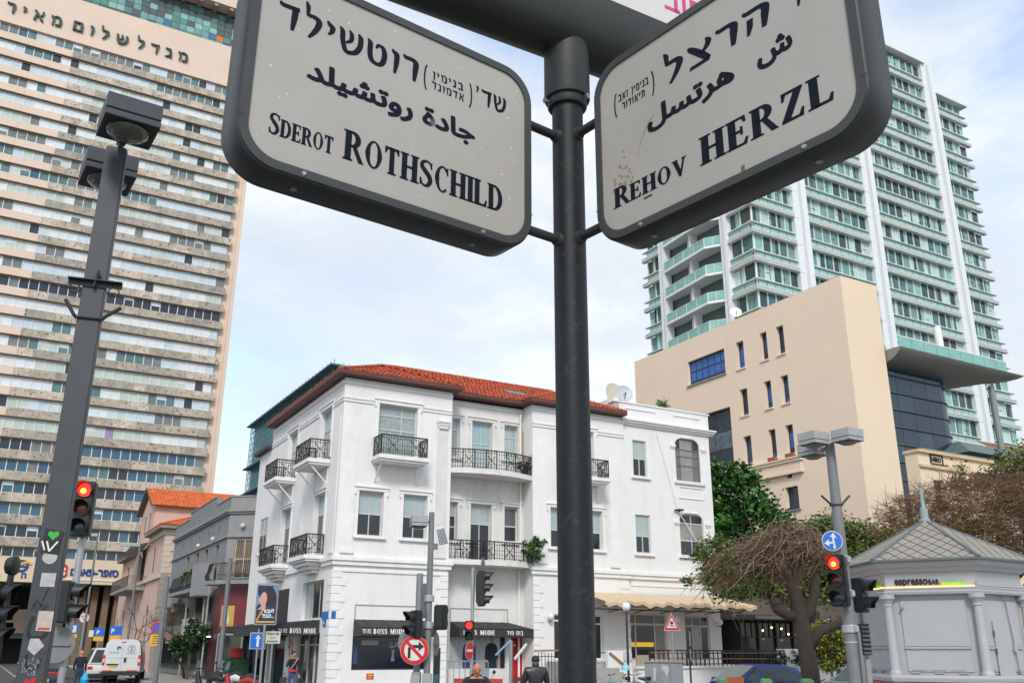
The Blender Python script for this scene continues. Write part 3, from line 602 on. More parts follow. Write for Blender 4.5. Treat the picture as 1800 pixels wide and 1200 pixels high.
b = MB(FRONT); ring_band(b, FRONT, [(-12.6+.78*cos(radians(a)), 11.15+.72*sin(radians(a))) for a in range(0, 360, 15)], [(-12.6+.5*cos(radians(a)), 11.15+.45*sin(radians(a))) for a in range(0, 360, 15)], .01, .1)
b.box(-13.15, -12.05, 10.98, 11.2, .01, .09); b.obj('bank_emblem', blue_s, pd)
b = MB(FRONT); o_ = [(-12.1+.85*cos(radians(a)), 10.95+.75*sin(radians(a))) for a in range(40, 151, 10)]; i_ = [(-12.1+.6*cos(radians(a)), 10.95+.5*sin(radians(a))) for a in range(40, 151, 10)]
for q in range(len(o_)-1): flat(b, FRONT, [o_[q], o_[q+1], i_[q+1], i_[q]], .105, .02)
b.obj('bank_emblem_swoosh', yel_s, pd)
text('ה', .95, blue_s, pd, FRONT(-12.5, 9.75, .01), FRONT.x, FRONT.n, ext=.04, bold=.05, name='letters')
text('ב', .95, yel_s, pd, FRONT(-15.2, 9.75, .01), FRONT.x, FRONT.n, ext=.04, bold=.06, name='letters')
text('FT', 1.6, red_s, pd, (-9.4, 8.85, 4.0), (1, 0, 0), (0, -1, 0), ext=.04, bold=.05, name='letters')
b = MB(); b.box(-12, -6.4, 3.6, 5.6, -8.8, -8.75); b.obj('shop_sign_board', M('shop_board', (.55, .42, .33), r=.6), pd)
for c in pd.children:
    if c.name.startswith('letters') and c.data.vertices[0].co.y > 5: pass

# ================================================================ white corner building
plaster = M('white_plaster', (.75, .74, .73), r=.75, var=.05, scale=.6, streak=.5, sc=(.55, .53, .49), bump=.12, bscale=14)
plaster2 = M('white_plaster_worn', (.69, .68, .66), r=.8, var=.1, scale=1.1, streak=.7, sc=(.44, .41, .36), bump=.15, bscale=14)
mould = M('white_moulding', (.77, .76, .745), r=.7, var=.08, scale=2, streak=.3, sc=(.45, .42, .37))
alu = M('window_aluminium', (.50, .50, .48), r=.4, var=.08)
fascia_m = M('eave_fascia', (.11, .038, .03), r=.55, var=.3, scale=2)
tile_m = M('clay_tiles', (.44, .085, .035), r=.8, var=.65, scale=2.6, spots=3.2, spc=(.17, .055, .03), streak=.35, sc=(.20, .10, .06))
iron = M('black_iron', (.014, .014, .015), r=.5, var=.2)
blind = glassmat('pane_blind', (.36, .44, .44), r=.12, var=.12, scale=1.2)
darkg = glassmat('pane_interior', (.018, .022, .026), r=.04)
curt = glassmat('pane_curtain', (.30, .34, .34), r=.1, var=.3, scale=6)
skyg = glassmat('pane_sky', (.30, .42, .46), r=.08, var=.2, scale=1)
dark_in = M('interior_dark', (.02, .02, .02), r=.9)
wb = thing('corner_building', 'three storey white corner building with red tiled roof and black iron balconies', 'building', tuple(WO), radians(29.1))
def window(root, F, s0, s1, z0, z1, cols, rows, mats, o=0, depth=.2, fw=.06, fm=None, surround=None, sill=True, sm=None, name='window'):
    fm = fm or alu; k = o-depth
    b = MB(F); b.box(s0, s0+fw, z0, z1, k-.03, k+.04); b.box(s1-fw, s1, z0, z1, k-.03, k+.04); b.box(s0+fw, s1-fw, z0, z0+fw, k-.03, k+.04); b.box(s0+fw, s1-fw, z1-fw, z1, k-.03, k+.04)
    zz = [z0]+[z0+(z1-z0)*r for r in rows]+[z1]; cc = cols if isinstance(cols, (list, tuple)) else [i/cols for i in range(1, cols)]
    ss = [s0]+[s0+(s1-s0)*c for c in cc]+[s1]
    for z in zz[1:-1]: b.box(s0+fw, s1-fw, z-fw*.55, z+fw*.55, k-.02, k+.035)
    for s_ in ss[1:-1]: b.box(s_-fw*.4, s_+fw*.4, z0+fw, z1-fw, k-.015, k+.028)
    w = b.obj(name, fm, root)
    for j in range(len(zz)-1):
        for i in range(len(ss)-1):
            m = mats[j]; m = m[i] if isinstance(m, (list, tuple)) else m
            b = MB(F); b.box(ss[i]+fw*.35, ss[i+1]-fw*.35, zz[j]+fw*.5, zz[j+1]-fw*.5, k-.012, k+.006); b.obj('pane', m, w)
    sm = sm or mould
    if surround:
        t = surround; b = MB(F)
        b.box(s0-t, s0, z0-.02, z1+.02, o, o+.045); b.box(s1, s1+t, z0-.02, z1+.02, o, o+.045); b.box(s0-t-.06, s1+t+.06, z1+.022, z1+.022+t, o, o+.06)
        b.box(s0-t-.06, s0-t+.02, z1-.16, z1+.02, o+.046, o+.075); b.box(s1+t-.02, s1+t+.06, z1-.16, z1+.02, o+.046, o+.075)
        b.box(s0-t-.09, s1+t+.09, z1+.024+t, z1+.07+t, o, o+.11); b.obj('window_surround', sm, root)
    if sill:
        b = MB(F); b.box(s0-.16, s1+.16, z0-.13, z0-.022, o+.001, o+.13); b.obj('sill', sm, root, bevel=.012)
    return w
E0 = 5.44
# --- walls
Hf = [(1.61, 3.44, 9.8, 12.08), (.9, 2.02, 6.35, 8.2), (2.93, 4.05, 6.35, 8.2), (.99, 4.2, 1.07, 2.6)]
RR = Face((0, .9), (1, 0))          # recessed centre plane
Hc = [(5.33, 5.98, 10.3, 12.1), (6.62, 7.7, 9.62, 12.1), (8.35, 9.1, 10.45, 12.1), (5.3, 5.95, 6.5, 8.2), (6.62, 7.7, 5.62, 8.2), (8.38, 9.13, 6.6, 8.2), (5.72, 8.5, 1.07, 2.6), (8.76, 9.36, .25, 2.55)]
Hr = [(11.2, 12.9, 9.8, 12.08), (10.35, 11.45, 6.38, 8.2), (12.2, 13.29, 6.38, 8.2), (10.5, 11.2, 1.45, 3.4), (12.55, 13.2, 1.45, 3.4)]
Ha = [(15.37, 16.24, 10.17, 12.02), (18.12, 19.76, 10.2, 12.44), (15.37, 16.28, 6.37, 8.25), (18.15, 19.73, 6.39, 8.5), (14.57, 17.02, 1.42, 3.55), (18.14, 19.7, 1.42, 3.5)]
b = MB(); wall_holes(b, FRONT, 0, 5.15, 0, 13.05, Hf)
b.quad(FRONT(5.15, 0, 0), FRONT(5.15, 13.05, 0), FRONT(5.15, 13.05, -.9), FRONT(5.15, 0, -.9)); b.obj('wall', plaster, wb, recalc=False)
b = MB(); wall_holes(b, RR, 5.15, 9.4, 0, 13.0, Hc); b.obj('recessed_wall', plaster2, wb, recalc=False)
b = MB(); wall_holes(b, FRONT, 9.4, 14.75, 0, 13.05, Hr)
b.quad(FRONT(9.4, 0, 0), FRONT(9.4, 13.05, 0), FRONT(9.4, 13.05, -.9), FRONT(9.4, 0, -.9)); b.quad(FRONT(14.75, 0, 0), FRONT(14.75, 13.05, 0), FRONT(14.75, 13.05, -.2), FRONT(14.75, 0, -.2)); b.obj('wall', plaster, wb, recalc=False)
FA = Face((0, .12), (1, 0))
b = MB(); wall_holes(b, FA, 14.75, 20.45, 0, 12.76, Ha); b.box(14.4, 20.45, 12.78, 13.9, -11, -.121) if 0 else None
b.quad(FA(20.45, 0, 0), FA(20.45, 13.0, 0), FA(20.45, 13.0, -11), FA(20.45, 0, -11)); b.obj('annex_wall', plaster, wb, recalc=False)
# --- left face (s runs towards the corner, s = -u)
Hl = [(-3.05, -1.5, 9.8, 12.1), (-8.2, -6.65, 9.8, 12.1), (-3.1, -1.65, 5.75, 8.3), (-8.35, -6.8, 5.75, 8.3), (-12.3, -10.85, 6.55, 8.35), (-4.0, -1.1, 3.05, 4.6), (-4.3, -1.2, .15, 2.5), (-9.0, -6.1, .15, 4.5), (-13.2, -10.1, .15, 3.0)]
b = MB(); wall_holes(b, LEFT, -11.55, 0, 0, 13.05, [h for h in Hl if h[0] > -11.5 and h[1] < 0]); b.obj('side_wall', plaster, wb, recalc=False)
b = MB(); wall_holes(b, LEFT, -13.95, -11.551, 0, 12.0, []); b.quad((0, 13.95, 0), (6, 13.95, 0), (6, 13.95, 12), (0, 13.95, 12)); b.quad((0, 11.55, 12), (6, 11.55, 12), (6, 11.55, 13.05), (0, 11.55, 13.05)); b.obj('side_wall', plaster, wb, recalc=False)
# inner dark core, so that windows look into something
b = MB(); b.xyz(.35, 14.6, 1.35, 11.2, .1, 12.9); b.xyz(14.9, 20.2, .6, 10.9, .1, 12.6); b.xyz(.35, 5, .35, 1.3, .1, 12.9); b.xyz(9.55, 14.6, .35, 1.3, .1, 12.9); b.obj('interior', dark_in, wb)
b = MB(); b.quad((20.45, 11, 0), (-.0, 11.1, 0), (0, 11.1, 12.9), (20.45, 11, 12.9)); b.obj('rear_wall', plaster, wb)
# --- windows
B2 = [[darkg, darkg], [blind, blind]]
window(wb, FRONT, 1.61, 3.44, 9.8, 12.08, [.62], [.52, .8], [curt, curt, curt], surround=.15, sill=False)
window(wb, FRONT, .9, 2.02, 6.35, 8.2, 2, [.5], B2, surround=.13); window(wb, FRONT, 2.93, 4.05, 6.35, 8.2, 2, [.5], B2, surround=.13)
k = .9
window(wb, RR, 5.33, 5.98, 10.3, 12.1, 2, [.72], [curt, skyg], surround=.12, sm=plaster2); window(wb, RR, 6.62, 7.7, 9.62, 12.1, 2, [.58], [blind, skyg], surround=.14, sill=False, sm=plaster2); window(wb, RR, 8.35, 9.1, 10.45, 12.1, 2, [.66], [blind, skyg], surround=.12, sm=plaster2)
window(wb, RR, 5.3, 5.95, 6.5, 8.2, 1, [.36, .66], [darkg, darkg, blind], surround=.12, sm=plaster2); window(wb, RR, 6.62, 7.7, 5.62, 8.2, 2, [.66], [darkg, blind], surround=.14, sill=False, sm=plaster2); window(wb, RR, 8.38, 9.13, 6.6, 8.2, 1, [.45], [darkg, M('pane_dusk', (.09, .10, .10), r=.08, coat=.5)], surround=.12, sm=plaster2)
window(wb, FRONT, 11.2, 12.9, 9.8, 12.08, 2, [.6], [curt, blind], surround=.15, sill=False)
window(wb, FRONT, 10.35, 11.45, 6.38, 8.2, 2, [.45], B2, surround=.13); window(wb, FRONT, 12.2, 13.29, 6.38, 8.2, 2, [.45], B2, surround=.13)
window(wb, FA, 15.37, 16.24, 10.17, 12.02, 2, [.5], B2, depth=.12, fw=.07); window(wb, FA, 15.37, 16.28, 6.37, 8.25, 2, [.45], [[darkg, darkg], [blind, blind]], depth=.12, fw=.07)
oldg = M('old_timber_grey', (.16, .16, .165), r=.7, var=.2)
old1 = glassmat('pane_frosted', (.27, .265, .235), r=.3, var=.25, scale=2)
window(wb, FA, 18.12, 19.76, 10.2, 12.44, [.22, .74], [.36, .58, .74], [[oldg, old1, oldg], [oldg, old1, oldg], [oldg, old1, oldg], [darkg, old1, darkg]], depth=.1, fw=.05, fm=oldg)
window(wb, FA, 18.15, 19.73, 6.39, 8.5, 2, [.36, .77], [[darkg, darkg], [old1, old1], [darkg, darkg]], depth=.1, fw=.06)
for z1 in (12.44, 8.5):                                  # rounded upper corners
    for sg, s_ in ((1, 18.12 if z1 > 10 else 18.15), (-1, 19.76 if z1 > 10 else 19.73)):
        b = MB(FA); pts = [(s_-sg*.002, z1+.002)]+[(s_+sg*(.4-.4*cos(radians(a))), z1-.4+.4*sin(radians(a))) for a in range(0, 91, 15)]; flat(b, FA, pts, -.11, .112); b.obj('corner_spandrel', plaster, wb)
    b = MB(FA)
    for s_ in (17.78, 19.83): b.box(s_, s_+.34, z1-.52, z1-.40, 0, .09); b.box(s_+.04, s_+.30, z1-.60, z1-.521, 0, .05)
    b.obj('corbel_block', mould, wb)
    b = MB(FA); pth = [(s_, z_) for s_, z_ in rrect(18.0, 19.88, 8.0 if z1 < 10 else 12, z1+.12, .45, 6)]
    b.box(18.5, 19.4, z1+.03, z1+.1, 0, .05); b.obj('window_hood', mould, wb)
b = MB(FA); b.box(17.95, 19.95, 10.03, 10.16, 0, .12); b.box(17.98, 19.92, 6.26, 6.37, 0, .12); b.obj('sill', mould, wb)
for a, c, d, e in ((18.2, 19.85, 9.28, 9.9), (14.95, 16.95, 13.12, 13.66), (18.05, 19.95, 13.12, 13.66)):
    oo = .001 if d < 12 else .002
    b = MB(FA)
    for x0, x1, zz0, zz1 in ((a, c, d, d+.05), (a, c, e-.05, e), (a, a+.05, d+.051, e-.051), (c-.05, c, d+.051, e-.051)): b.box(x0, x1, zz0, zz1, oo, .045)
    b.obj('panel_moulding', mould, wb)
window(wb, LEFT, -3.05, -1.5, 9.8, 12.1, 2, [.6], [curt, skyg], surround=.15, sill=False); window(wb, LEFT, -8.2, -6.65, 9.8, 12.1, 2, [.6], [curt, blind], surround=.15, sill=False)
window(wb, LEFT, -3.1, -1.65, 5.75, 8.3, 2, [.66], [darkg, blind], surround=.13, sill=False); window(wb, LEFT, -8.35, -6.8, 5.75, 8.3, 2, [.66], [darkg, curt], surround=.13, sill=False)
b = MB(LEFT); b.box(-12.3, -10.85, 6.55, 8.35, .002, .03)
window(wb, LEFT, -12.3, -10.85, 6.55, 8.35, 2, [.5], B2, o=.06, depth=.03, surround=None)
window(wb, LEFT, -4.0, -1.1, 3.05, 4.6, 3, [], [[blind, darkg, darkg]], sill=False)
# --- cornices, bands, pilasters
b = MB(FRONT); b.box(-.1, 5.25, 5.12, 5.30, .001, .10); b.box(-.16, 5.31, 5.301, 5.44, .001, .17); b.box(0.02, 5.13, 4.86, 4.95, .001, .05); b.obj('string_course', mould, wb)
b = MB(FRONT); b.box(9.3, 14.85, 5.12, 5.30, .001, .10); b.box(9.24, 14.9, 5.301, 5.44, .001, .17); b.obj('string_course', mould, wb)
b = MB(FA); b.box(14.92, 20.55, 5.12, 5.30, .001, .10); b.box(14.92, 20.6, 5.301, 5.44, .001, .17); b.box(14.95, 20.4, 4.8, 4.88, .001, .04); b.obj('string_course', mould, wb)
b = MB(LEFT); b.box(-1.4, .101, 5.121, 5.299, .001, .10); b.box(-1.45, .162, 5.302, 5.439, .001, .165); b.box(-6.7, -4.0, 5.12, 5.30, .001, .1); b.obj('string_course', mould, wb)
for F_, s0, s1, hl in ((FRONT, 0, 5.15, (1.61, 3.44)), (FRONT, 9.4, 14.75, (11.2, 12.9)), (LEFT, -6.4, 0, (-3.05, -1.5)), (LEFT, -11.4, -6.4, (-8.2, -6.65))):
    b = MB(F_)
    for a, c in ((s0, hl[0]-.24), (hl[1]+.24, s1)):
        for z_ in (12.0, 12.14): b.box(a, c, z_, z_+.07, .001, .05)
    b.box(s0, s1, 12.78, 12.9, .001, .06); b.obj('frieze_moulding', mould, wb)
b = MB(RR); b.box(5.16, 9.39, 12.78, 12.9, .001, .06); b.obj('frieze_moulding', mould, wb)
def pilaster(F_, a, c, z0, z1, cap=False):
    b = MB(F_); b.box(a, c, z0, z1, .001, .055 if cap else .028); n = 6; w_ = (c-a)/n
    for i in range(n if cap else 0): b.box(a+w_*(i+.28), a+w_*(i+.72), z0+.2, z1-.1, .056, .075)
    b.box(a-.05, c+.05, z0-.001, z0+.14, .057, .09); b.obj('pilaster', mould if not cap else plaster2, wb)
    if cap:
        b = MB(F_)
        for j, (w_, h_, o_) in enumerate(((-.02, .12, .11), (.02, .16, .13), (.06, .12, .17))):
            zz = z1+sum((.12, .16, .12)[:j]); b.box(a-w_, c+w_, zz+.001, zz+h_, .001, o_)
            for q in range(5): x_ = a-w_+(c-a+2*w_)*(q+.5)/5; b.lathe([(.0, -.05), (.05, -.02), (.055, .03), (0, .06)], F_(x_, zz+h_*.5, o_+.01), 6)
        b.obj('capital', mould, wb)
pilaster(FRONT, .22, .72, 5.6, 11.3); pilaster(FRONT, 4.45, 4.93, 5.6, 11.25, True); pilaster(FRONT, 9.68, 10.1, 5.6, 11.3); pilaster(FRONT, 13.75, 14.2, 5.6, 11.0); pilaster(LEFT, -.75, -.25, 5.6, 11.3); pilaster(LEFT, -5.4, -4.9, 5.6, 11.3)
qu = Pieces('quoin', wb, 300)
for i in range(15):
    z_ = .15+i*.32
    lng = .55 if i % 2 else .38
    qu.add(FRONT, .004, lng, z_, z_+.295, .001, .035, mould); qu.add(LEFT, -lng, -.0, z_, z_+.295, .001, .035, mould)
    qu.add(FRONT, 5.146-lng, 5.146, z_, z_+.295, .001, .035, mould); qu.add(FRONT, 9.404, 9.4+lng, z_, z_+.295, .001, .035, mould)
    if i % 2 == 0: qu.add(FRONT, 14.2, 14.75, z_, z_+.295, .001, .03, mould)
qu.done()
# --- balconies
def rail_panel(b, p0, p1, z0, z1, dens=.105, orn=True):
    """ornamental iron railing between two plan points (root local)"""
    p0 = Vector((*p0, 0)); p1 = Vector((*p1, 0)); L_ = (p1-p0).length; d = (p1-p0)/L_; at_ = lambda t, z: tuple(p0+d*t+Vector((0, 0, z)))
    H_ = z1-z0
    for z_, w_ in ((z1, .045), (z1-.14, .018), (z0+.06, .022), (z0+.22, .014), (z0+H_*.5, .014)): b.bar(at_(0, z_), at_(L_, z_), w_, w_)
    n = max(2, int(L_/dens))
    for i in range(n+1): b.bar(at_(L_*i/n, z0), at_(L_*i/n, z1), .016)
    for t in (0, L_): b.bar(at_(t, z0), at_(t, z1+.02), .04)
    if orn:
        m = max(1, int(L_/.75)); w_ = L_/m
        for i in range(m):
            c = w_*(i+.5); h = min(.26, w_*.36); zc = (z0+z1)/2-.02
            b.bar(at_(c-h, zc-h), at_(c+h, zc+h), .026); b.bar(at_(c-h, zc+h), at_(c+h, zc-h), .026)
            for sgx, sgz in ((1, 1), (1, -1), (-1, -1), (-1, 1)): b.bar(at_(c+sgx*h*.62, zc+sgz*h*.9), at_(c+sgx*h*.9, zc+sgz*h*.62), .02)
        k2 = int(L_/.16)
        for i in range(k2):
            c = L_*(i+.5)/k2
            for z_ in (z1-.07, z0+.14): b.bar(at_(c-.05, z_), at_(c, z_+.045), .012); b.bar(at_(c, z_+.045), at_(c+.05, z_), .012); b.bar(at_(c-.05, z_), at_(c, z_-.045), .012); b.bar(at_(c, z_-.045), at_(c+.05, z_), .012)
def balcony(F_, s0, s1, e, zf, h=.86, brackets=True):
    b = MB(F_); b.box(s0-.1, s1+.1, zf-.17, zf, .002, e+.08); b.box(s0-.04, s1+.04, zf-.26, zf-.171, .002, e); b.obj('balcony_slab', mould, wb, bevel=.01)
    P2 = lambda s_, o: F_(s_, 0, o)[:2]
    b = MB(); rail_panel(b, P2(s0, .03), P2(s0, e), zf+.05, zf+h); rail_panel(b, P2(s0, e), P2(s1, e), zf+.05, zf+h); rail_panel(b, P2(s1, e), P2(s1, .03), zf+.05, zf+h); b.obj('balcony_railing', iron, wb, recalc=False)
    if brackets:
        for s_ in (s0+.1, s1-.1):
            b = MB(); b.bar(F_(s_, zf-.27, e-.12), F_(s_, zf-1.05, .02), .045); b.bar(F_(s_, zf-.27, .03), F_(s_, zf-1.05, .03), .035); b.obj('balcony_bracket', mould, wb)
balcony(FRONT, 1.45, 3.56, .92, 9.66); balcony(FRONT, 11.0, 13.1, .92, 9.66)
balcony(LEFT, -3.5, -1.45, .92, 9.66); balcony(LEFT, -8.75, -6.7, .92, 9.66)
balcony(LEFT, -3.9, -1.5, .75, 5.6, brackets=False); balcony(LEFT, -9.1, -6.7, .75, 5.6, brackets=False)
for s_ in (-2.7, -7.9):                                            # swelling corbels below the lower side balconies
    b = MB(LEFT)
    for q in range(3): b.box(s_-1.05+.15*q, s_+1.05-.15*q, 5.33-.14*(q+1), 5.33-.14*q-.002, .002, .62-.17*q)
    b.obj('balcony_corbel', mould, wb)
def curved(zf, th, mat, amp, base, rz0, rz1, name):
    fn = lambda s_: base+amp*(1-((s_-7.275)/2.12)**2)
    xs = [5.16+i*(9.39-5.16)/16 for i in range(17)]; b = MB()
    top = [FRONT(s_, zf, fn(s_)) for s_ in xs]+[FRONT(9.39, zf, -.898), FRONT(5.16, zf, -.898)]; bot = [(x, y, z-th) for x, y, z in top]; n = len(top)
    b.add(top+bot, [tuple(range(n)), tuple(range(2*n-1, n-1, -1))]+[(i, (i+1) % n, (i+1) % n+n, i+n) for i in range(n)]); b.obj('balcony_slab', plaster2, wb)
    b = MB()
    for i in range(0, 16, 2): rail_panel(b, FRONT(xs[i], 0, fn(xs[i])-.06)[:2], FRONT(xs[i+2], 0, fn(xs[i+2])-.06)[:2], rz0, rz1, dens=.11, orn=(i in (2, 6, 10, 14)))
    b.obj('balcony_railing', iron, wb, recalc=False)
curved(9.60, .22, mould, .50, -.05, 9.63, 10.48, 'u'); curved(5.60, .22, mould, .34, -.03, 5.64, 6.42, 'l')
# --- eaves and tiled roof
def rp(u, v, z): return (u, v, z)
ZE = 13.08
b = MB()
eo = [(-.42, -.42), (5.45, -.42), (5.45, .42), (9.1, .42), (9.1, -.42), (14.7, -.42), (14.7, 11.4), (-.42, 11.4)]
k = len(eo); vs = [(x, y, ZE) for x, y in eo]+[(x, y, ZE+.10) for x, y in eo]
b.add(vs, [tuple(range(k-1, -1, -1)), tuple(range(k, 2*k))]+[(i, (i+1) % k, (i+1) % k+k, i+k) for i in range(k)]); b.obj('eave', fascia_m, wb)
b = MB()
for i in range(k):
    x0, y0 = eo[i]; x1, y1 = eo[(i+1) % k]; b.bar((x0, y0, ZE+.11), (x1, y1, ZE+.11), .05, .17)
b.obj('fascia', fascia_m, wb)
def tiled(b, A, B_, C_, D_, tw_=.22, th_=.30, seed=0):
    """A,B eave left/right; D,C top left/right: rows of overlapping half-round tiles in real relief"""
    rnd = random.Random(seed); A, B_, C_, D_ = map(Vector, (A, B_, C_, D_)); up = ((D_+C_)/2-(A+B_)/2); L_ = up.length; rows = max(1, int(L_/th_)); nrm = (B_-A).cross(D_-A if (D_-A).length > .1 else C_-A).normalized()
    if nrm.z < 0: nrm = -nrm
    ex = (B_-A).normalized()
    for r in range(rows):
        t0 = r/rows; t1 = (r+1.25)/rows; t1 = min(t1, 1.02)
        a = A.lerp(D_, t0); c = B_.lerp(C_, t0); W_ = (c-a).length; n = max(1, int(W_/tw_)); upv = (A.lerp(D_, t1)-a); upd = upv-ex*upv.dot(ex)
        for i in range(n):
            x0 = a+ex*(W_*i/n); w_ = W_/n; j = rnd.uniform(-.012, .016); lift = nrm*(.03+j)
            prof = ((0, .0), (.22, .045), (.5, .065), (.78, .045), (1, 0))
            lo = [x0+ex*w_*p+nrm*(q+.028)+lift for p, q in prof]; hi = [x0+ex*w_*p+upd+nrm*q*.8+lift*.2 for p, q in prof]
            b.add(lo+hi+[x0+lift*.2, x0+ex*w_+lift*.2], [(0, 1, 6, 5), (1, 2, 7, 6), (2, 3, 8, 7), (3, 4, 9, 8), (0, 10, 11, 4, 3, 2, 1)])
def ridge(b, a, c, r=.085):
    a = Vector(a); c = Vector(c); n = max(1, int((c-a).length/.32))
    for i in range(n): p = a.lerp(c, i/n); q = a.lerp(c, (i+1.08)/n); b.tube([p, q], [r, r*.86], 7)
ze = ZE+.16; zr = 15.25
b = MB()
hp = lambda y: ze+(y+.42)*.45
tiled(b, (-.4, -.4, ze), (5.45, -.4, ze), (5.45, 2.5, hp(2.5)), (2.5, 2.5, hp(2.5)), seed=1) if 0 else None
apx = (2.52, 2.5, hp(2.5))
# left wing hip: front slope, left slope; main slopes behind
tiled(b, (-.4, -.4, ze), (5.45, -.4, ze), (2.53, 2.52, hp(2.52)), (2.51, 2.52, hp(2.52)), seed=1)
tiled(b, (-.4, 11.4, ze), (-.4, -.4, ze), (2.52, 2.52, hp(2.52)), (2.52, 8.5, hp(2.52)), seed=2)
tiled(b, (2.5, .42, ze), (14.5, .42, ze), (13.2, 4.4, zr), (4.1, 4.4, zr), seed=3)
tiled(b, (9.1, -.4, ze), (14.7, -.4, ze), (12.11, 2.6, hp(2.6)), (12.09, 2.6, hp(2.6)), seed=4)
tiled(b, (9.1, 2.6, ze), (9.1, -.4, ze), (12.1, 2.6, hp(2.6)), (12.1, 2.61, hp(2.6)), seed=6)
tiled(b, (5.45, -.4, ze), (5.45, 2.6, ze), (2.52, 2.6, hp(2.6)), (2.52, 2.5, hp(2.6)), seed=7)
stuff(b.obj('roof_tiles', tile_m, wb, recalc=False))
b = MB(); b.add([(-.4, -.4, ze), (5.4, -.4, ze), (5.4, .4, ze), (9.1, .4, ze), (9.1, -.4, ze), (14.65, -.4, ze), (14.65, 11.3, ze), (-.4, 11.3, ze), (4.1, 4.4, zr-.05), (13.2, 4.4, zr-.05), (2.52, 2.6, hp(2.4)), (12.1, 2.6, hp(2.4))],
 [(0, 1, 10), (1, 2, 8, 10), (2, 3, 9, 8), (3, 4, 11, 9), (4, 5, 11), (5, 6, 9, 11), (6, 7, 8, 9), (7, 0, 10, 8)]); b.obj('roof_deck', fascia_m, wb, recalc=False)
b = MB(); 
for a, c in (((-.4, -.4, ze+.05), (2.52, 2.52, hp(2.52)+.08)), ((5.45, -.4, ze+.05), (2.52, 2.52, hp(2.52)+.08)), ((2.52, 2.52, hp(2.52)+.08), (4.1, 4.4, zr+.06)), ((4.1, 4.4, zr+.06), (13.2, 4.4, zr+.06)), ((13.2, 4.4, zr+.06), (14.6, 2.6, ze+.3)), ((9.1, -.4, ze+.05), (12.1, 2.6, hp(2.6)+.08)), ((12.1, 2.6, hp(2.6)+.08), (14.7, -.4, ze+.06))): ridge(b, a, c)
stuff(b.obj('ridge_tiles', tile_m, wb, recalc=False))
b = MB(); b.add([(x, y, ze+(y-.42)*.505+d) for d in (.04, .14) for x, y in ((9.0, 1.7), (10.1, 1.7), (10.1, 2.2), (9.0, 2.2))], [(0, 1, 2, 3), (4, 5, 6, 7), (0, 1, 5, 4), (1, 2, 6, 5), (2, 3, 7, 6), (3, 0, 4, 7)]); b.obj('skylight', M('skylight', (.10, .10, .10), r=.3), wb)
b = MB(); b.box(-.05, 0.28, 0, 0, 0, 0) if 0 else None
b.add([(-.3, 11.5, 12.0), (-.3, 14.2, 12.0), (6, 14.2, 12.0), (6, 11.5, 12.0), (-.3, 11.5, 12.16), (-.3, 14.2, 12.16), (6, 14.2, 12.3), (6, 11.5, 12.3)], [(0, 1, 2, 3), (4, 5, 6, 7), (0, 1, 5, 4), (1, 2, 6, 5), (2, 3, 7, 6), (3, 0, 4, 7)]); b.obj('low_roof', M('dark_roof_edge', (.07, .045, .035), r=.8), wb)
# --- annex parapet and cornice
b = MB(FA); b.box(14.32, 20.5, 13.04, 13.9, -.45, 0.0); b.box(20.1, 20.5, 13.04, 13.9, -11, -.451); b.box(14.32, 14.62, 13.04, 14.15, -5, -.0); b.box(14.25, 20.56, 13.9, 13.98, -.5, .05); b.obj('parapet', plaster, wb)
b = MB(FA); b.box(14.7, 20.66, 12.76, 12.86, -.4, .12); b.box(14.65, 20.74, 12.861, 12.96, -.4, .22); b.box(14.6, 20.8, 12.961, 13.038, -.4, .30); b.obj('cornice', mould, wb)
b = MB(); b.xyz(14.6, 20.4, .6, 10.9, 13.0, 13.1); b.obj('flat_roof', plaster2, wb)
# --- drain pipes
b = MB(); b.tube([RR(9.2, 12.7, .1), RR(9.2, 10.7, .1), RR(9.2, 5.8, .1)], .05, 8); b.tube([RR(9.12, 5.3, .1), RR(9.12, .3, .1)], .05, 8); b.obj('drain_pipe', mould, wb, smooth=50)
b = MB(); b.tube([RR(9.32, 12.6, .09), RR(9.25, 12.3, .1), RR(9.3, 11.8, .1), RR(9.3, 10.5, .1)], .032, 7); b.obj('cable_bundle', M('old_cable', (.30, .24, .15), r=.8, var=.4, scale=20), wb)
b = MB(); b.tube([FA(16.9, 12.65, .03), FA(18.05, 8.62, .05), FA(19.35, 6.9, .05), FA(19.6, 5.5, .05)], .022, 6); b.obj('stay_cable', mould, wb)
b = MB(); b.lathe([(.0, -.08), (.1, -.05), (.11, .05), (0, .1)], FA(18.05, 8.62, .16), 8); b.tube([FA(17.8, 8.62, .1), FA(18.3, 8.66, .2)], .05, 6); b.obj('cable_junction', black, wb)
# --- ground floor: shop windows, panels, awnings
shopg = glassmat('shop_glass', (.012, .018, .028), r=.03, var=.4)
b = MB(FRONT); b.box(.99, 4.2, 1.07, 2.6, -.16, -.14); b.obj('shop_window', shopg, wb)
b = MB(FRONT); [b.box(*q, -.13, -.05) for q in ((.99, 1.05, 1.07, 2.6), (4.14, 4.2, 1.07, 2.6), (1.05, 4.14, 1.07, 1.13), (1.05, 4.14, 2.54, 2.6))]; b.obj('shop_window_frame', black, wb)
b = MB(FRONT); [b.box(*q, .001, .03) for q in ((1.0, 4.2, 3.55, 3.59), (1.0, 1.04, 3.0, 3.549), (4.16, 4.2, 3.0, 3.549))]; b.obj('sign_panel_moulding', M('moulding_dark', (.40, .37, .33), r=.8), wb)  # frame lines in a darker tone than the other mouldings
b = MB(RR); [b.box(*q, .001, .03) for q in ((5.7, 8.6, 3.56, 3.60), (5.7, 5.74, 3.0, 3.559), (8.56, 8.6, 3.0, 3.559))]; b.obj('sign_panel_moulding', MATS['moulding_dark'], wb)
pale = M('print_pale', (.50, .51, .53), r=.5, var=.04)
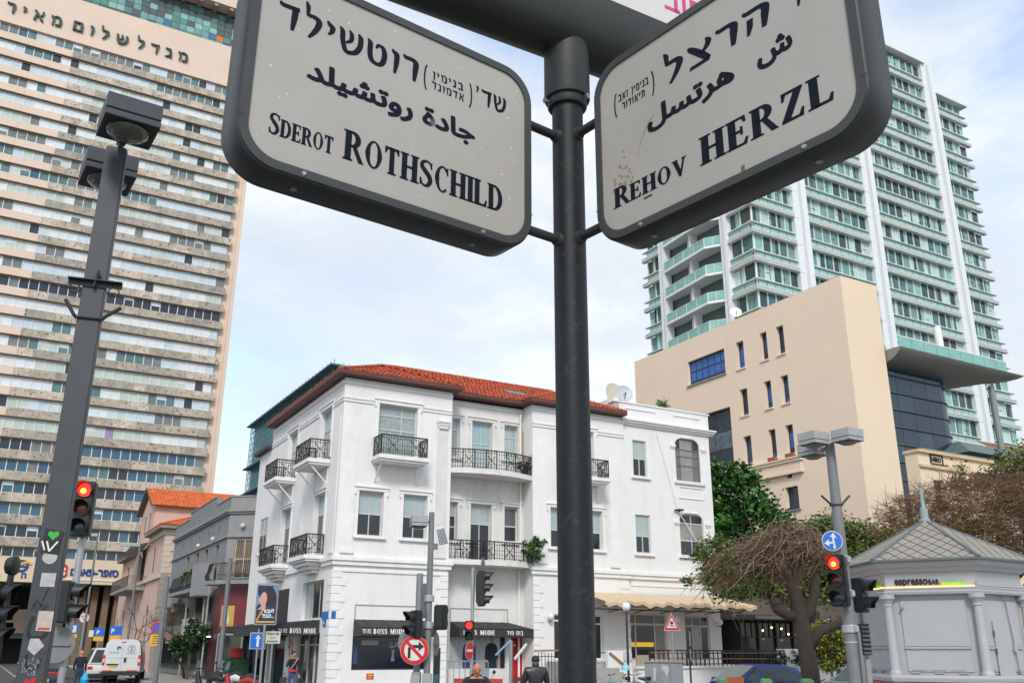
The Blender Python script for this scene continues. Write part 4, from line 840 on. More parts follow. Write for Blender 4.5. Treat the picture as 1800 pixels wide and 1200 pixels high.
text('SALE', .30, M('shop_letter', (.34, .36, .33), r=.5), wb, FRONT(2.62, 1.92, -.135), FRONT.x, FRONT.n, ext=.003, bold=.008, wd=.86)
b = MB(FRONT); b.box(1.42, 2.15, 2.02, 2.2, -.138, -.134); b.obj('window_notice', MATS['shop_letter'], wb)
b = MB(FRONT); flat(b, FRONT, [(1.05, 1.3), (1.28, 1.3), (1.26, 1.95), (1.18, 2.1), (1.1, 2.05), (1.03, 1.9)], -.138, .004); b.obj('mannequin_display', M('display_navy', (.03, .06, .14), r=.6), wb)
b = MB(FRONT); flat(b, FRONT, [(2.72, 1.4), (2.88, 1.4), (2.84, 1.72), (2.9, 1.84), (2.72, 1.84), (2.76, 1.72)], -.138, .004); b.obj('shirt_display', M('display_pale', (.25, .33, .42), r=.6), wb)
for s_ in (1.65, 3.72):
    b = MB(FRONT); b.box(s_, s_+.3, .72, .94, .001, .02); b.obj('fire_notice', red_s, wb)
    b = MB(FRONT); b.box(s_+.05, s_+.25, .84, .9, .021, .024); b.box(s_+.05, s_+.22, .76, .8, .021, .024); b.obj('fire_notice_print', yel_s, wb)
b = MB(RR); b.box(5.72, 8.5, 1.07, 2.6, -.16, -.14); b.obj('shop_window', M('poster_backdrop', (.38, .40, .42), r=.25, var=.1, scale=3, coat=.5), wb)
b = MB(RR); [b.box(5.9+i*.34, 5.93+i*.34, 1.1, 2.55, -.138, -.135) for i in range(8)]; stuff(b.obj('backdrop_folds', M('backdrop_fold', (.32, .34, .37), r=.4), wb))
b = MB(RR); b.box(8.3, 8.5, 1.07, 2.6, -.137, -.1); b.obj('shop_door_frame', black, wb)
skin = M('skin', (.42, .22, .15), r=.55, var=.08); hairm = M('dark_hair', (.02, .014, .010), r=.6)
navy = M('navy_cloth', (.015, .03, .075), r=.8); suit = M('blue_suit', (.02, .055, .17), r=.7); tshirt = M('navy_tshirt', (.018, .025, .05), r=.8)
def poster_man(c, top, jacket, shirt, face):
    F_ = RR; o = -.134
    b = MB(F_); flat(b, F_, [(c-.30, 1.09), (c-.33, 1.5), (c-.30, 1.95), (c-.22, 2.08), (c-.08, 2.14), (c+.08, 2.14), (c+.22, 2.08), (c+.30, 1.95), (c+.33, 1.5), (c+.30, 1.09)], o, .002); b.obj('poster_torso', jacket, wb)
    if shirt: b = MB(F_); flat(b, F_, [(c-.02, 1.35), (c-.09, 2.1), (c+.09, 2.1)], o+.002, .002); b.obj('poster_shirt', shirt, wb)
    b = MB(F_); flat(b, F_, [(c-.05, 2.12), (c-.055, 2.2), (c-.09, 2.3), (c-.085, 2.42), (c, 2.5), (c+.085, 2.42), (c+.09, 2.3), (c+.055, 2.2), (c+.05, 2.12)], o+.0015, .003)
    if not shirt:
        flat(b, F_, [(c-.33, 1.5), (c-.36, 1.12), (c-.28, 1.1), (c-.26, 1.45)], o+.003, .002); flat(b, F_, [(c+.33, 1.5), (c+.36, 1.12), (c+.28, 1.1), (c+.26, 1.45)], o+.003, .002)
    b.obj('poster_head', face, wb)
    b = MB(F_); flat(b, F_, [(c-.092, 2.36), (c-.095, 2.47), (c-.03, 2.54), (c+.05, 2.54), (c+.095, 2.46), (c+.09, 2.38), (c+.05, 2.44), (c-.05, 2.44)], o+.005, .002); b.obj('poster_hair', hairm, wb)
poster_man(6.75, 0, suit, M('poster_shirt', (.34, .25, .20), r=.6), skin); poster_man(7.85, 0, tshirt, None, skin)
b = MB(RR); b.box(8.76, 9.36, .25, 2.55, -.06, -.03); b.obj('red_cabinet_door', M('red_enamel', (.42, .012, .015), r=.35, var=.12), wb)
b = MB(RR); flat(b, RR, [(8.86, 2.1), (9.02, 2.1), (9.02, 2.02), (8.99, 1.98), (8.97, 2.02), (8.86, 2.03)], -.029, .003); b.obj('sticker', M('sticker_cream', (.6, .55, .35), r=.5), wb)
# awnings are separate things fixed to the wall
awn = M('awning_fabric', (.028, .030, .032), r=.7, var=.15, scale=2, bump=.1, bscale=8); awt = M('awning_letters', (.80, .78, .73), r=.6, var=0)
def awning(name, label, F_, s0, s1, z1, zf, zb, e, txt, group='black shop awnings', spread=0.0):
    r = thing(name, label, 'awning', tuple(WO), radians(29.1), group)
    a = [F_(s0, z1, .01), F_(s1, z1, .01), F_(s1+spread, zf, e), F_(s0-spread*0, zf, e)]; a2 = [F_(s1+spread, zb, e), F_(s0, zb, e)]
    b = MB(); b.add(a+a2, [(0, 1, 2, 3), (3, 2, 4, 5)]); t = 5
    b.add([F_(s0, z1, .01), F_(s0, zf, e), F_(s0, zb, e), F_(s0, zb, .01)], [(0, 1, 2, 3)]); b.add([F_(s1, z1, .01), F_(s1+spread, zf, e), F_(s1+spread, zb, e), F_(s1+spread, zb, .01)], [(0, 1, 2, 3)])
    b.obj('canopy', awn, r, recalc=False)
    b = MB(); b.bar(F_(s0, zb, e), F_(s1+spread, zb, e), .03); b.bar(F_(s0, zf, e), F_(s1+spread, zf, e), .025); b.bar(F_(s0, zb, e), F_(s0, zb, .02), .025); b.bar(F_(s1+spread, zb, e), F_(s1+spread, zb, .02), .025)
    for q in range(4): t_ = (q+.5)/4; b.bar(F_(s0+(s1-s0)*t_, z1, .03), F_(s0+(s1-s0)*t_, zf, e-.02), .025)
    b.obj('awning_frame', iron, r)
    for body, x, wd_ in txt:
        X_ = F_.x; p = F_(x, zb+.07, e+.006)
        if body.isascii(): glyphs(body, .20, F_, x, zb+.075, e+.006, awt, r, dict(LAT), width=wd_, track=.14, ext=.004)
        else: glyphs(body[::-1], .17, F_, x, zb+.09, e+.006, awt, r, HEB, width=wd_, track=.2, ext=.004)
    return r
awning('shop_awning', 'black shop awning over the SALE shop window reading BOSS MODE', FRONT, .99, 4.25, 3.0, 2.68, 2.36, .95, [('BOSS MODE', 1.5, 1.35), ('בוס מוד', 1.03, .36)])
awning('shop_awning', 'black shop awning over the poster window of two men, right of the silver signal post', RR, 5.72, 8.62, 3.02, 2.72, 2.38, 1.0, [('BOSS MODE', 5.9, 1.5), ('בוס מוד', 8.0, .82)], spread=.75)
awning('shop_awning', 'black shop awning on the side street face above the woman walking', LEFT, -5.9, -1.3, 3.0, 2.72, 2.38, 2.4, [])
aw_ = [c for c in bpy.data.objects if c.name.startswith('shop_awning')][-1]; FE = Face((0, 1.3), (1, 0)); glyphs('BOSS MODE', .2, FE, -1.22, 2.46, .006, awt, aw_, LAT, width=1.08, track=.14, ext=.004); glyphs(H('בוס מוד'), .15, FE, -1.7, 2.48, .006, awt, aw_, HEB, width=.36, track=.2, ext=.004)
awning('shop_awning', 'plain dark awning on the side street face behind the street poster', LEFT, -13.2, -6.0, 3.05, 2.82, 2.62, 1.5, [])
# side street shop fronts
b = MB(LEFT); b.box(-4.3, -1.2, .15, 2.5, -.2, -.18); b.obj('shop_glass', shopg, wb); b = MB(LEFT); b.box(-9.0, -6.1, .15, 2.6, -.2, -.18); b.obj('shop_glass', shopg, wb)
b = MB(LEFT); [b.box(s_, s_+.06, .15, 2.5, -.17, -.1) for s_ in (-4.3, -3.0, -2.1, -1.26)]; b.box(-4.24, -1.26, 2.0, 2.06, -.171, -.101); b.obj('shop_door_frame', alu, wb)
b = MB(LEFT); b.box(-9.0, -6.1, 2.61, 4.5, -.2, -.02); b.obj('dark_shop_panel', black, wb)
b = MB(LEFT); [b.box(s_, s_+.3, .15, 3.0, .002, .12) for s_ in (-13.5, -12.2, -9.5)]; b.box(-13.2, -9.6, .15, 2.5, .003, .03); b.obj('shop_front', shopg, wb)
graf = M('graffiti_red', (.45, .03, .03), r=.7)
b = MB(LEFT)
for pth in ([(-5.5, 1.9), (-5.45, 2.25), (-5.25, 2.2), (-5.35, 1.95), (-5.5, 1.95)], [(-5.3, 2.0), (-5.25, 1.6), (-5.0, 1.5), (-4.8, 1.8)], [(-5.0, 2.2), (-4.95, 1.75)]):
    sp_ = smooth_path(pth, 4)
    for q in range(len(sp_)-1): b.bar(LEFT(*sp_[q], .012), LEFT(*sp_[q+1], .012), .055, .012, up=LEFT.n)
b.obj('graffiti', graf, wb)
b = MB(LEFT); b.box(-1.0, -.15, 3.02, 3.3, .036, .06); b.box(-.75, -.4, 2.72, 3.0, .036, .06); b.obj('street_plate', M('plate_blue', (.01, .12, .42), r=.35, var=.05), wb)
b = MB(FRONT); b.box(.02, .2, 3.02, 3.3, .036, .06); b.obj('street_plate', MATS['plate_blue'], wb)
text('9', .2, white_p, wb, LEFT(-.64, 2.77, .061), LEFT.x, LEFT.n, ext=.002, bold=.006)
# lamps, doors and windows of the ground floor right part
creamp = M('cream_joinery', (.60, .50, .42), r=.6, var=.06)
window(wb, FRONT, 10.5, 11.2, 1.45, 3.4, 1, [.86], [darkg, darkg], sill=False, fm=white_p); window(wb, FRONT, 12.55, 13.2, 1.45, 3.4, 1, [.8], [darkg, darkg], sill=False, fm=white_p)
window(wb, FA, 14.57, 17.02, 1.42, 3.55, [.25, .72], [.76], [[darkg, darkg, M('door_grey', (.26, .26, .24), r=.5)], [darkg, darkg, M('pane_dull', (.10, .10, .09), r=.1)]], sill=False, fm=creamp, fw=.09, depth=.12)
window(wb, FA, 18.14, 19.7, 1.42, 3.5, 3, [.76], [[darkg, curt, darkg], [darkg, darkg, darkg]], sill=False, fm=creamp, fw=.09, depth=.12)
b = MB(FA); b.box(14.8, 16.25, 2.02, 2.22, -.118, -.112); b.obj('yellow_counter', M('yellow_lit', (.75, .45, .04), r=.5, emit=.35), wb)
globe = M('globe_glass', (.66, .66, .74), r=.2, var=.03, emit=.05)
def globe_lamp(F_, s_, z_, label):
    r = thing('globe_lamp', label, 'lamp', tuple(WO), radians(29.1), 'white globe lamps on the corner building')
    b = MB(); c = Vector(F_(s_, z_, .22)); b.lathe([(.15*sin(radians(a)), -.15*cos(radians(a))) for a in range(6, 175, 12)], c, 16); b.obj('globe', globe, r, smooth=60)
    b = MB(); b.tube([F_(s_+.02, z_-.2, .01), F_(s_+.02, z_-.2, .2), F_(s_, z_-.14, .22)], .02, 6); b.obj('bracket', iron, r)
globe_lamp(FRONT, 10.2, 3.28, 'white globe wall lamp just left of the main post above the stair railing')
globe_lamp(FA, 13.6+.9, 3.35, 'white globe wall lamp under the canvas awning, left of the yellow lit window')
globe_lamp(FA, 17.5, 3.3, 'white globe wall lamp under the canvas awning, between the two glazed doorways')
globe_lamp(FA, 20.2, 3.2, 'white globe wall lamp at the right end pillar under the canvas awning')
# terrace with steps, wall and railing
T = thing('cafe_terrace', 'raised white walled cafe terrace with black railing in front of the white building', 'terrace', tuple(WO), radians(29.1))
b = MB(); b.box(13.2, 27.5, 0, 1.1, .15, 2.6); b.box(13.1, 27.6, 1.101, 1.2, 2.35, 2.68); b.obj('retaining_wall', plaster2, T)
b = MB(); b.box(11.95, 13.2, 0, 1.85, 1.9, 2.1); b.obj('stair_wall', plaster, T)
b = MB(); b.box(10.0, 12.54, 0, 1.38, .13, 1.5); b.obj('landing', M('step_stone', (.34, .33, .31), r=.8, var=.2), T)
st_ = Pieces('step', T)
for i in range(7): st_.add(FRONT, 9.9, 12.54, 0, 1.3-.17*i, 1.51+.3*i, 1.81+.3*i, MATS['step_stone'])
st_.done()
b = MB(); b.bar(FRONT(12.0, 1.75, 2.16), FRONT(12.9, 1.15, 2.16), .07); b.obj('handrail', M('wood_rail', (.30, .16, .08), r=.6), T)
b = MB(); b.box(12.75, 13.18, 1.4, 1.82, 2.101, 2.15); b.obj('menu_frame', alu, T); b = MB(); b.box(12.81, 13.12, 1.46, 1.76, 2.151, 2.155); b.obj('menu_sheet', pale, T)
b = MB(); b.box(13.2, 13.85, 1.21, 1.66, 2.4, 2.5); b.obj('bamboo_panel', M('beige_board', (.33, .29, .20), r=.8), T)
b = MB()
for z_, w_ in ((1.86, .05), (1.74, .03), (1.52, .035), (1.28, .04)): b.bar(FRONT(13.9, z_, 2.5), FRONT(22.0, z_, 2.5), w_)
for i in range(32): x = 13.9+i*8.1/31; b.bar(FRONT(x, 1.2, 2.5), FRONT(x, 1.86, 2.5), .04 if i % 4 else .06)
b.obj('railing', iron, T, recalc=False)
b = MB(); b.bar(FRONT(13.9, 1.76, 2.53), FRONT(22.0, 1.76, 2.53), .05, .035); b.bar(FRONT(13.9, 1.5, 2.53), FRONT(22.0, 1.5, 2.53), .05, .035); b.obj('timber_rail', MATS['wood_rail'], T)
b = MB(); b.box(22.1, 23.6, 1.2, 1.95, 1.9, 2.5); b.obj('planter_wall', plaster, T)
b = MB()
for z_ in (1.75, 1.3, 1.05): b.bar(FRONT(11.0, z_, 1.45), FRONT(12.5, z_, 1.45), .04)
for x in (11.0, 11.75, 12.5): b.bar(FRONT(x, .6, 1.45), FRONT(x, 1.76, 1.45), .04)
b.obj('landing_railing', iron, T)
# canvas awning
canv = M('beige_canvas', (.60, .46, .31), r=.8, var=.12, scale=1.2, streak=.4, sc=(.30, .20, .12))
ca = thing('canvas_awning', 'long beige canvas awning sagging over the cafe terrace', 'awning', tuple(WO), radians(29.1))
b = MB(); n = 44; m = 5; pts = []
for j in range(m):
    t = j/(m-1)
    for i in range(n+1):
        x = 11.8+(20.4-11.8)*i/n+t*.35*(i/n); sag = .03*abs(sin(i*pi/11))*t*(2-t)+(.06*sin(i*1.7)+.05*sin(i*.63))*(1 if j == m-1 else .2*t)
        pts.append(FRONT(x, 4.42-t*.50-sag, .02+t*2.2))
for i in range(n+1): x, y, z = pts[(m-1)*(n+1)+i]; pts.append((x, y, z-.14-.02*abs(sin(i*.9+.5))))
b.add(pts, [(j*(n+1)+i, j*(n+1)+i+1, (j+1)*(n+1)+i+1, (j+1)*(n+1)+i) for j in range(m) for i in range(n)]); b.obj('canvas', canv, ca, recalc=False, smooth=40)
b = MB(); b.bar(FRONT(11.8, 3.72, 2.15), FRONT(20.7, 3.72, 2.15), .07); b.bar(FRONT(11.8, 3.62, 1.3), FRONT(20.6, 3.62, 1.3), .05)
for x in (12, 13.5, 15, 16.5, 18, 19.3, 20.5): b.bar(FRONT(x, 3.55, .03), FRONT(x, 3.76, 2.15), .04)
b.obj('awning_frame', M('awning_arm', (.10, .06, .04), r=.6), ca)
# satellite dishes on the flat roof
def dish(label, loc, R_, rz, tilt, mat, group):
    r = thing('satellite_dish', label, 'satellite dish', loc, rz, group)
    b = MB(); prof = [(R_*t, .22*R_*t*t) for t in (0.01, .3, .55, .8, 1)]+[(R_*1.01, .22*R_-.015), (R_*.5, .04*R_-.015), (.01, -.02)]
    b.lathe(prof, (0, 0, 0), 22); o = b.obj('reflector', mat, r, smooth=50); o.rotation_euler = (tilt, 0, 0); o.location = (0, 0, R_*1.1)
    b = MB(); b.tube([(0, 0, 0), (0, .1, R_*.9)], .035, 8); b.tube([(0, 0, -1.5), (0, 0, 0)], .05, 8); b.tube([(0, 0, R_*.9), (0, -.15, R_*1.1)], .02, 6); b.obj('mast', galv, r)
    b = MB(); b.bar((0, 0, R_*.35), (0, -R_*.75, R_*.9), .03); b.lathe([(.04, -.05), (.05, .05)], (0, -R_*.78, R_*.95), 8); b.obj('feed_arm', black, r)
    return r
def wl(u, v, z): q = WO+SR*u+SD*v; return (q.x, q.y, z)
dish('large cream satellite dish on the white flat roof, behind the smaller one', wl(16.65, 3.3, 14.2), .85, radians(40), radians(75), M('dish_cream', (.60, .56, .46), r=.5), 'dishes on the white roof')
dish('small grey satellite dish on the white flat roof with green logo', wl(16.75, 2.6, 14.65), .5, radians(10), radians(75), M('dish_grey', (.45, .47, .50), r=.45), 'dishes on the white roof')

# ================================================================ grey building up the side street
greyp = M('grey_render', (.22, .226, .228), r=.85, var=.16, scale=.9, streak=.6, sc=(.15, .15, .145), bump=.15, bscale=12)
greyl = M('grey_blue_render', (.265, .27, .277), r=.85, var=.12, scale=1, streak=.5, sc=(.2, .2, .19))
conc = M('raw_concrete', (.27, .27, .265), r=.9, var=.25, scale=2, streak=.5, sc=(.12, .12, .11))
gb = thing('grey_corner_house', 'run-down grey two storey house with stepped parapet left of the white building', 'building', P(0, 20.3), radians(29.1))
CH = Face((0, 0), (.766, -.643))
b = MB(); wall_holes(b, LEFT, -18.6, 0, 0, 9.6, [(-3.1, -2.2, 5.9, 8.0), (-6.4, -5.4, 5.9, 8.0), (-9.3, -8.3, 5.9, 8.0), (-12.6, -11.6, 5.9, 8.0)]+[(-2.9-3.1*i, -2.5-3.1*i, 8.6, 9.15) for i in range(5)]); b.obj('street_wall', greyp, gb, recalc=False)
b = MB(); wall_holes(b, CH, 0, 3.3, 0, 9.6, [(.55, 1.75, 5.9, 8.1)]); b.obj('corner_wall', greyl, gb, recalc=False)
b = MB(); b.quad((2.53, -2.12, 0), (12, -2.12, 0), (12, -2.12, 10.6), (2.53, -2.12, 10.6)); b.quad((0, 18.6, 0), (10, 18.6, 0), (10, 18.6, 10.5), (0, 18.6, 10.5)); b.obj('side_wall', greyp, gb)
b = MB(); b.xyz(.4, 10, 1, 18.5, .1, 9.5); b.obj('interior', dark_in, gb)
b = MB(); b.xyz(.0, 10, 0.3, 18.5, 9.55, 9.6); b.obj('roof', conc, gb)
b = MB(LEFT); b.box(-3.85, 0, 9.98, 10.62, -.25, 0); b.box(-4.35, -3.86, 9.98, 10.95, -.28, .05); b.box(-13.0, -4.36, 9.98, 11.2, -.25, 0); b.box(-18.6, -13.01, 9.98, 10.75, -.25, 0); b.obj('parapet', greyp, gb)
b = MB(CH); b.box(0, 3.3, 9.98, 10.62, -.25, 0); b.obj('parapet', greyl, gb)
b = MB(LEFT); b.box(-3.85, .03, 10.62, 10.69, -.3, .05); b.box(-13.05, -4.36, 11.2, 11.27, -.3, .05); b.box(-18.6, -13.06, 10.75, 10.82, -.3, .05); b.obj('coping', conc, gb)
b = MB(CH); b.box(-.02, 3.35, 10.621, 10.691, -.3, .05); b.obj('coping', conc, gb)
for F_, a, c in ((LEFT, -18.6, .12), (CH, -.1, 3.4)):
    b = MB(F_); b.box(a, c, 9.60, 9.72, -.2, .12); b.box(a, c+.03, 9.721, 9.84, -.2, .22); b.box(a, c+.05, 9.841, 9.98, -.2, .14); b.obj('cornice', conc, gb)
    b = MB(F_); b.box(a, c, 8.2, 8.32, .001, .12); b.obj('string_course', conc, gb)
rustb = M('rusty_shutter', (.26, .11, .06), r=.8, var=.4, scale=3)
for i, (a, c) in enumerate(((-3.1, -2.2), (-6.4, -5.4), (-9.3, -8.3), (-12.6, -11.6))):
    w_ = b = MB(LEFT); b.box(a, c, 5.9, 8.0, -.2, -.16); w_ = b.obj('shutter', rustb if i in (1, 2) else M('faded_shutter', (.2, .17, .15), r=.85, var=.3), gb)
    b = MB(LEFT); b.box((a+c)/2-.03, (a+c)/2+.03, 5.95, 7.95, -.155, -.13); b.obj('shutter_bar', M('peeling_paint', (.45, .40, .36), r=.8), w_)
def bowed(F_, a, c, zf, h, e, mat=iron):
    b = MB(F_); b.box(a-.1, c+.1, zf-.22, zf, .002, e); b.obj('balcony_slab', conc, gb)
    b = MB(); n = int((c-a)/.12)
    prof = [(0, 0), (.14, .1), (.2, .3), (.08, .55), (0, 1)]
    for i in range(n+1):
        x = a+(c-a)*i/n
        for q in range(4): b.bar(F_(x, zf+h*prof[q][1], e-.2+prof[q][0]), F_(x, zf+h*prof[q+1][1], e-.2+prof[q+1][0]), .02)
    for zz, o in ((0.02, e-.2), (h, e-.2), (h*.3, e)): b.bar(F_(a, zf+zz, o), F_(c, zf+zz, o), .035)
    for x in (a, c): b.bar(F_(x, zf+h, .02), F_(x, zf+h, e-.2), .03); b.bar(F_(x, zf+.05, .02), F_(x, zf+.05, e-.2), .03)
    b.obj('bowed_railing', mat, gb, recalc=False)
bowed(CH, .1, 3.2, 5.66, 1.0, .85); bowed(LEFT, -1.2, -.05, 5.66, 1.0, .85); bowed(LEFT, -7.1, -4.9, 5.5, 1.0, .9, M('dull_iron', (.05, .055, .055), r=.6)); bowed(LEFT, -13.2, -7.6, 5.5, 1.0, .9, MATS['dull_iron'])
b = MB(LEFT); b.box(-4.6, -2.6, 4.9, 6.9, .02, 1.0); b.obj('enclosed_balcony', greyl, gb, bevel=.04); b = MB(LEFT); b.box(-15.5, -14, 4.6, 6.6, .02, .9); b.obj('enclosed_balcony', greyl, gb, bevel=.04)
gw = MB(CH); gw.box(.6, 1.7, 5.95, 8.05, -.14, -.12); g_ = gw.obj('balcony_door', M('door_drab', (.14, .12, .09), r=.7, var=.3), gb)
b = MB(CH); [b.box(*q, -.1, -.04) for q in ((.55, .63, 5.9, 8.1), (1.12, 1.2, 5.9, 8.1), (1.67, 1.75, 5.9, 8.1), (.631, 1.119, 6.9, 6.96), (1.201, 1.669, 6.9, 6.96), (.631, 1.119, 8.02, 8.1), (1.201, 1.669, 8.02, 8.1))]
for i in range(9): b.bar(CH(.66+i*.12, 6, -.05), CH(.72+i*.12, 8, -.05), .018)
b.obj('grille', M('flaking_cream', (.46, .36, .28), r=.8, var=.3), g_)
for F_, s_, z_ in ((CH, 1.0, 8.85), (LEFT, -3.4, 8.42), (LEFT, -8.0, 8.42)):
    b = MB(); b.lathe([(.01, -.14), (.14, -.05), (.15, .06), (.01, .15)], F_(s_, z_, .18), 12); b.obj('bulkhead_lamp', white_p, gb, smooth=60)
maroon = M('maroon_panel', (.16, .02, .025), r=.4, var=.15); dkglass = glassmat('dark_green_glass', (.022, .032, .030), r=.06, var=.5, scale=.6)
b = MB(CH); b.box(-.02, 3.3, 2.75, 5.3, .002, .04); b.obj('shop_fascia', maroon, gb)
b = MB(LEFT); b.box(-2.0, -.02, 0, 5.3, .002, .04); b.obj('shop_fascia', M('maroon_shaded', (.06, .012, .014), r=.45), gb)  # street side of the maroon fascia, its shade put into the colour
b = MB(CH); b.box(.12, .95, 3.1, 4.25, .041, .07); b.obj('golden_poster', M('golden_poster', (.50, .32, .07), r=.4, var=.2), gb)
b = MB(CH); flat(b, CH, [(.44, 3.25), (.64, 3.25), (.63, 3.6), (.58, 3.7), (.57, 4.0), (.5, 4.0), (.49, 3.7), (.45, 3.6)], .071, .003); b.obj('poster_bottle', M('poster_bottle', (.55, .56, .55), r=.4), gb)
pan = Pieces('shopfront_pane', gb)
for i in range(11):
    a = -18.2+i*1.47
    pan.add(LEFT, a, a+1.38, 3.45, 5.2, .003, .05, dkglass if i % 3 else M('green_panel', (.05, .065, .055), r=.4, var=.2)); pan.add(LEFT, a, a+1.38, .25, 2.6, .003, .05, dkglass)
pan.add(CH, .1, 1.5, .2, 2.6, .003, .03, dkglass); pan.add(CH, 1.6, 3.2, .2, 2.6, .003, .03, dkglass)
pan.done()
b = MB(LEFT); b.box(-18.3, -2.05, 2.62, 3.4, .003, .12); b.obj('shop_band', M('shop_band_grey', (.13, .14, .13), r=.6, var=.2), gb)
b = MB(LEFT); b.box(-10.6, -6.2, 2.75, 3.75, .121, .2); b.box(-6.18, -2.6, 2.7, 3.2, .121, .19); b.obj('pale_signboard', M('pale_sign', (.46, .45, .45), r=.5, var=.08), gb)
b = MB(LEFT); [b.box(-10.4, -6.5, 3.5-i*.22, 3.56-i*.22, .201, .205) for i in range(3)]; b.obj('signboard_print', M('print_grey', (.2, .19, .2), r=.6), gb)
b = MB(LEFT); disc(b, LEFT, -5.6, 2.95, .2, .192, 16, .004); b.obj('signboard_emblem', blue_s, gb)
tubel = M('lit_tube', (.85, 1, .92), emit=2.2, var=0)
for s_ in (-4.6, -.9): b = MB(LEFT); b.box(s_-.45, s_+.45, 2.5, 2.56, .3, .36); b.obj('strip_light', tubel, gb)
for q in ((-14.2, -13.2, 4.3, 4.9, .06, .45), (-14.5, -12.2, 2.2, 3.0, .13, .5)): b = MB(LEFT); b.box(*q); b.obj('air_conditioner', M('rusty_box', (.28, .17, .10), r=.8, var=.4, scale=4), gb)
for s_ in (-3.3, -2.2, -9.0): b = MB(); b.tube([LEFT(s_, 0, .3), LEFT(s_, 5.4, .3)], .06, 7); b.obj('drain_pipe', M('pipe_pale', (.38, .36, .33), r=.7, var=.2), gb)
# ================================================================ pink house with tiled gable
pinkw = M('pink_plaster', (.57, .40, .33), r=.85, var=.08, scale=.8, streak=.35, sc=(.40, .28, .22)); quoinc = M('cream_quoin', (.56, .48, .39), r=.8, var=.08)
tile2 = M('clay_tiles_bright', (.62, .15, .04), r=.8, var=.45, scale=2)
ph = thing('pink_gabled_house', 'pink old house with orange tiled gable roof behind the grey house', 'house', P(0, 43.5), radians(29.1))
b = MB(); wall_holes(b, LEFT, -8.0, 0, 0, 11.2, [(-5.7, -4.7, 8.0, 10.1), (-5.6, -4.6, 1.2, 4.9)]); b.quad((0, 0, 0), (9, 0, 0), (9, 0, 11.2), (0, 0, 11.2)); b.obj('wall', pinkw, ph, recalc=False)
b = MB(); wall_holes(b, LEFT, -16, -8.0, 0, 14.2, [(-13.9, -12.9, 12.0, 13.7), (-11.1, -10.1, 12.0, 13.7), (-14, -10, 7.6, 10.6), (-15.0, -14.2, .8, 6.2), (-13.2, -12.5, .8, 6.2)])
b.quad((0, 8, 0), (14, 8, 0), (14, 8, 14.2), (0, 8, 14.2)); b.add([(0, 8, 14.2), (0, 16, 14.2), (0, 12, 16.0)], [(0, 1, 2)]); b.obj('wall', pinkw, ph, recalc=False)
b = MB(); wall_holes(b, LEFT, -26, -16, 0, 10.3, [(-21.5, -20.5, 7.8, 9.6), (-20.6, -19.6, 1.0, 4.9)]); b.quad((0, 26, 0), (9, 26, 0), (9, 26, 10.3), (0, 26, 10.3)); b.obj('wall', pinkw, ph, recalc=False)
b = MB(); b.xyz(.3, 8.9, .3, 25.8, .1, 10.2); b.xyz(.3, 13, 8.3, 15.7, .1, 14.1); b.obj('interior', dark_in, ph)
b = MB(); b.add([(-.5, 7.5, 14.05), (14.5, 7.5, 14.05), (14.5, 12, 16.15), (-.5, 12, 16.15), (14.5, 16.5, 14.05), (-.5, 16.5, 14.05), (-.5, 7.5, 14.25), (-.5, 12, 16.4), (-.5, 16.5, 14.25)], [(0, 1, 2, 3), (3, 2, 4, 5), (0, 3, 7, 6), (3, 5, 8, 7)]); b.obj('roof_deck', M('eave_grey_brown', (.13, .11, .10), r=.8), ph, recalc=False)
b = MB(); tiled(b, (-.4, 7.5, 14.12), (14.5, 7.5, 14.12), (14.5, 12, 16.22), (-.4, 12, 16.22), .32, .42, 9); tiled(b, (-.6, -.6, 11.5), (9, -.6, 11.5), (9, 7.9, 13.6), (4.5, 7.9, 13.6), .32, .42, 10); tiled(b, (-.6, 7.9, 11.5), (-.6, -.6, 11.5), (4.5, 7.9, 13.6), (4.45, 7.9, 13.6), .32, .42, 11)
tiled(b, (-.6, 26, 10.6), (-.6, 16.1, 10.6), (3, 16.1, 11.9), (3, 26, 11.9), .32, .42, 12); stuff(b.obj('roof_tiles', tile2, ph, recalc=False))
b = MB(); b.add([(-.6, -.6, 11.46), (9, -.6, 11.46), (9, 8, 13.55), (4.5, 8, 13.55), (-.6, 8, 11.46)], [(0, 1, 2, 3), (0, 3, 4)]); b.add([(-.6, 26, 10.56), (-.6, 16.1, 10.56), (3, 16.1, 11.86), (3, 26, 11.86)], [(0, 1, 2, 3)]); b.obj('roof_deck', fascia_m, ph, recalc=False)
b = MB(); b.xyz(-.65, 9, -.65, -.005, 11.2, 11.44); b.xyz(-.65, -.006, -.004, 7.9, 11.2, 11.44); b.obj('eave', M('eave_stone', (.24, .20, .18), r=.8), ph); b = MB(); b.xyz(-.62, 0, 16.1, 26, 10.3, 10.54); b.obj('eave', MATS['eave_stone'], ph)
b = MB(); b.xyz(-.18, 9, -.18, -.004, 10.75, 11.19); b.xyz(-.18, -.002, 0, 7.9, 10.75, 11.19); b.xyz(-.2, 0, 0, 26, 7.3, 7.6); b.obj('string_course', quoinc, ph)
q2 = Pieces('quoin', ph)
for i in range(24):
    z_ = .1+i*.445; lg = .75 if i % 2 else .5; m_ = quoinc if i*.445 > 7.4 else M('quoin_dull', (.33, .28, .24), r=.85)
    q2.add(FRONT, .004, lg, z_, z_+.42, .002, .06, m_); q2.add(LEFT, -lg, 0, z_, z_+.42, .002, .06, m_)
q2.done()
shut = M('shutter_grey_green', (.10, .12, .12), r=.7)
